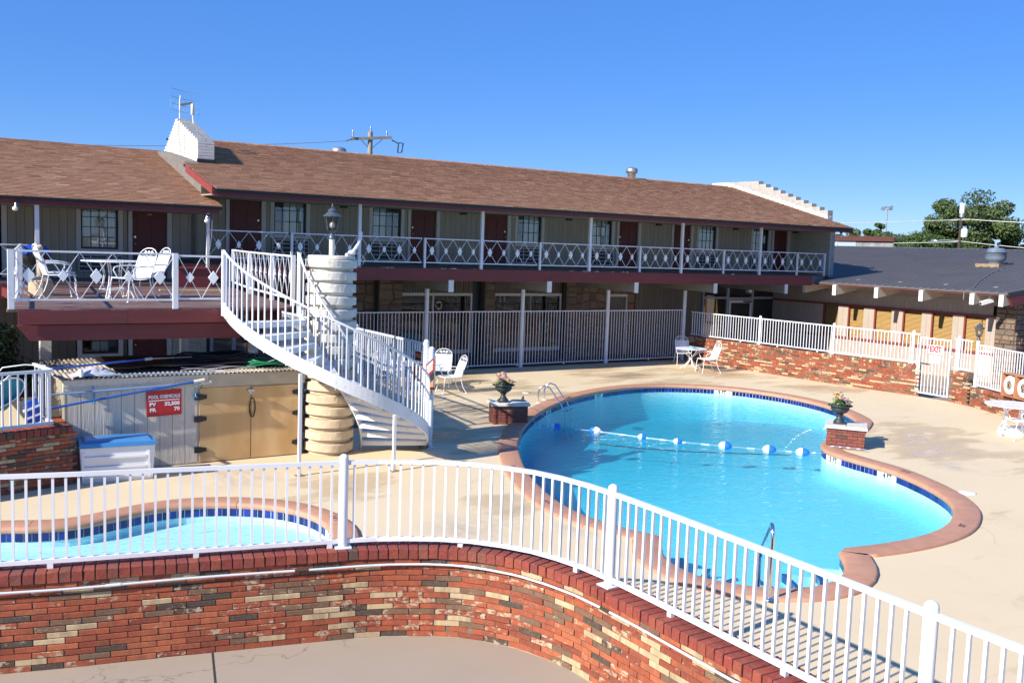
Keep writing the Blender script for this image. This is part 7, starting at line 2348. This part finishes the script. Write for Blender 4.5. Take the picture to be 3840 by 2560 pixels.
def wire(label, a, b, sag, mat='wire', r=.02):
    pts = [Vector(a).lerp(Vector(b), i / 24) - Vector((0, 0, sag * 4 * (i / 24) * (1 - i / 24))) for i in range(25)]
    return meta(MB().tube(pts, r, 5).build('overhead_wire', MT[mat]), label, 'wire')
wire('overhead wire running left from the utility pole behind the parapet', (26.4, 60, 10.45), (-24, 66, 10.4), 1.7, r=.016)
wire('pale wire leaving the far light pole towards the shingle roof', (70, 43.8, 7.25), (52, 60, 6.2), .2, 'palewire', .025)
wire('pale upper wire crossing in front of the big tree', (70, 43.8, 7.3), (72, 30, 7.0), .2, 'palewire', .03)
wire('pale lower wire behind the trees to the left', (70, 43.8, 5.55), (56, 64, 4.9), .2, 'palewire', .025)
wire('pale lower wire sloping right across the big tree', (70, 43.8, 5.6), (72, 28, 4.8), .2, 'palewire', .025)
dp_ = thing('power_pole', 'dark power pole with a pale transformer in front of the big tree', 'utility pole', (70, 43.8, 0))
MB().tube([(70, 43.85, 0), (70, 43.8, 7.7)], [.15, .11], 10).build('pole', MT['darkpole'], dp_)
MB().lathe([(.17, 7.7), (.18, 7.75), (.18, 8.42), (.13, 8.48)], 70, 43.8, 12).build('antenna_drum', MT['plastic_w'], dp_)
MB().lathe([(.16, 7.42), (.16, 7.7)], 70, 43.8, 10).build('drum_stand', MT['galv'], dp_)
MB().lathe([(.22, 5.9), (.24, 5.95), (.24, 6.45), (.16, 6.55)], 69.8, 43.35, 12).build('transformer', MT['plastic_w'], dp_)
MB().bar((69.95, 44.6, 7.2), (69.95, 43.0, 7.25), .10, .12).build('crossarm', MT['utility'], dp_)
MB().tube([(69.9, 43.8, 5.6), (69.8, 44.8, 5.65), (69.8, 45.5, 5.6)], .05, 6).ball((69.8, 45.8, 5.58), .22, 10, 6, (.8, 1.6, .6)).build('street_light', MT['galv'], dp_)
MB().tube([(69.75, 44.1, 0), (69.75, 44.05, 4.6)], .05, 6).build('conduit', MT['palewire'], dp_)
fl_ = thing('flood_light_mast', 'slim mast with two box floodlights far beyond the metal roof', 'light mast', (110, 79.2, 0))
MB().tube([(110, 79.2, 0), (110.05, 79.2, 10.4)], [.14, .085], 8).build('mast', MT['galv'], fl_)
MB().bar((109.8, 79.8, 10.45), (110.1, 78.5, 10.5), .14, .14).build('crossbar', MT['galv'], fl_)
MB().obox((109.9, 79.6, 10.65), (.22, -.15, .08), (.15, .26, 0), (0, 0, .18)).build('lamp_box', MT['galv'], fl_)
MB().obox((109.9, 78.7, 10.7), (.22, -.15, .08), (.15, .26, 0), (0, 0, .18)).build('lamp_box', MT['galv'], fl_)
fbld = thing('flat_roof_building', 'far flat roofed building with blue grey wall and red tile coping', 'building', (62, 46, 0))
MB().prism([(60, 45.6), (66, 50.4), (66, 62), (60, 62)], 0, 5.25).build('wall', MT['bluegrey'], fbld)
MB().prism([(60.02, 42.5), (66, 46.9), (66, 50.2), (60.02, 45.58)], 0, 5.2).build('stone_wall', MT['greywall'], fbld)
MB().prism([(59.85, 42.35), (66.1, 46.9), (66.1, 62.1), (59.85, 62.1)], 5.255, 5.62).build('coping', MT['copred'], fbld)
box('downpipe', 'palewire', fbld, 59.93, 59.99, 47.2, 47.26, 0, 5.2)


def leaf_cloud(mb, c, rad, n, size, rr, sc=(1, 1, 1), shell=.5):
    for _ in range(n):
        d = Vector((rr.gauss(0, 1), rr.gauss(0, 1), rr.gauss(0, 1))).normalized()
        r_ = rad * (shell + (1 - shell) * rr.random() ** .5)
        p = Vector((c[0] + d.x * r_ * sc[0], c[1] + d.y * r_ * sc[1], c[2] + d.z * r_ * sc[2]))
        a = (d + Vector((rr.uniform(-1, 1), rr.uniform(-1, 1), rr.uniform(-1, 1))) * .8).normalized()
        u_ = a.orthogonal().normalized(); w_ = a.cross(u_)
        q = rr.uniform(0, PI); u2 = u_ * math.cos(q) + w_ * math.sin(q); w2 = a.cross(u2)
        s_ = size * rr.uniform(.6, 1.3)
        mb.add([p - u2 * s_, p + w2 * s_ * .45 + a * s_ * .15, p + u2 * s_, p - w2 * s_ * .45 + a * s_ * .15], [(0, 1, 2, 3)])


def tree(name, label, x, y, z0, h, crown, leafmat, nleaf, size, seed, trunk_h=.4, clumps=26, tr=.3, cat='tree'):
    """crown: (radius x, radius y, radius z, centre height)"""
    rr = random.Random(seed)
    t = thing(name, label, cat, (x, y, z0))
    cz = z0 + crown[3]
    trunk = MB()
    trunk.tube([(x, y, z0), (x + .1, y, z0 + h * trunk_h * .6), (x - .05, y + .1, z0 + h * trunk_h), (x + .15, y, cz + crown[2] * .4)], [tr, tr * .75, tr * .6, tr * .15], 9)
    mb = MB()
    per = nleaf // clumps
    for k in range(clumps):
        d = Vector((rr.gauss(0, 1), rr.gauss(0, 1), rr.gauss(0, .85)))
        d = d.normalized() * rr.uniform(.35, 1.0) ** .6
        c = (x + d.x * crown[0] * .8, y + d.y * crown[1] * .8, cz + d.z * crown[2] * .8)
        cr = rr.uniform(.14, .36) * min(crown[0], crown[2] * 1.2)
        leaf_cloud(mb, c, cr, per, size, rr, (1.15, 1.15, .8), .3)
        if k % 2 == 0: trunk.tube([(x, y, z0 + h * trunk_h * rr.uniform(.7, 1.1)), ((x + c[0]) / 2, (y + c[1]) / 2, (cz + c[2]) / 2 - .2 * crown[2]), c], [tr * .35, tr * .22, tr * .06], 6)
    trunk.build('trunk', MT['bark'], t)
    mb.build('crown', MT[leafmat], t, 'stuff')
    return t


tree('broadleaf_tree', 'tall loose broadleaf tree rising behind the dark power pole', 81, 49.7, 0, 10.2, (5.0, 4.6, 3.3, 6.9), 'leaf_tree', 20000, .17, 4, .42, 46)
tree('broadleaf_tree', 'lower ragged tree at the right foot of the tall tree', 84, 47.4, 0, 6, (2.6, 2.0, 1.6, 5.0), 'leaf_tree', 5500, .15, 6, .4, 18, .2)
tree('round_bush', 'rounded dense green tree between grey wall and power pole', 76, 51.6, 0, 6.9, (4.0, 3.0, 2.3, 4.75), 'leaf_bush', 20000, .11, 8, .3, 60, .25)
tree('broadleaf_tree', 'bushy green tree left of the power pole under the tall tree', 77, 48.4, 0, 6, (2.8, 2.4, 1.9, 4.6), 'leaf_bush', 8500, .12, 9, .3, 30, .22)
tree('broadleaf_tree', 'feathery distant tree just right of the shingle roof corner', 100, 74.5, 0, 8, (4.5, 3.6, 2.0, 6.0), 'leaf_bush', 9000, .17, 12, .4, 30, .3)
tree('broadleaf_tree', 'small upright distant tree left of the floodlight mast', 104, 75.6, 0, 9, (1.6, 1.3, 1.9, 7.2), 'leaf_bush', 3600, .16, 14, .4, 14, .25)
tree('broadleaf_tree', 'distant low tree behind the roof corner wires', 100, 79.5, 0, 7, (4.0, 3.2, 1.7, 5.4), 'leaf_bush', 4500, .18, 15, .4, 18, .3)
tree('broadleaf_tree', 'low distant tree right of the floodlight mast', 104, 71.5, 0, 7, (3.6, 3.2, 1.6, 5.3), 'leaf_bush', 5000, .17, 16, .4, 18, .3)
tree('broadleaf_tree', 'distant dark tree low at the right end of the metal roof ridge', 120, 64, 0, 7, (4, 3, 1.6, 4.6), 'leaf_bush', 3500, .2, 18, .4, 14, .3)
tree('evergreen_shrub', 'evergreen shrub with shade-darkened leaves left of the red deck beam', 0.95, 18.3, 0, 2.6, (1.45, 1.3, 1.3, 1.75), 'leaf_dark', 26000, .05, 21, .35, 60, .08, 'shrub')
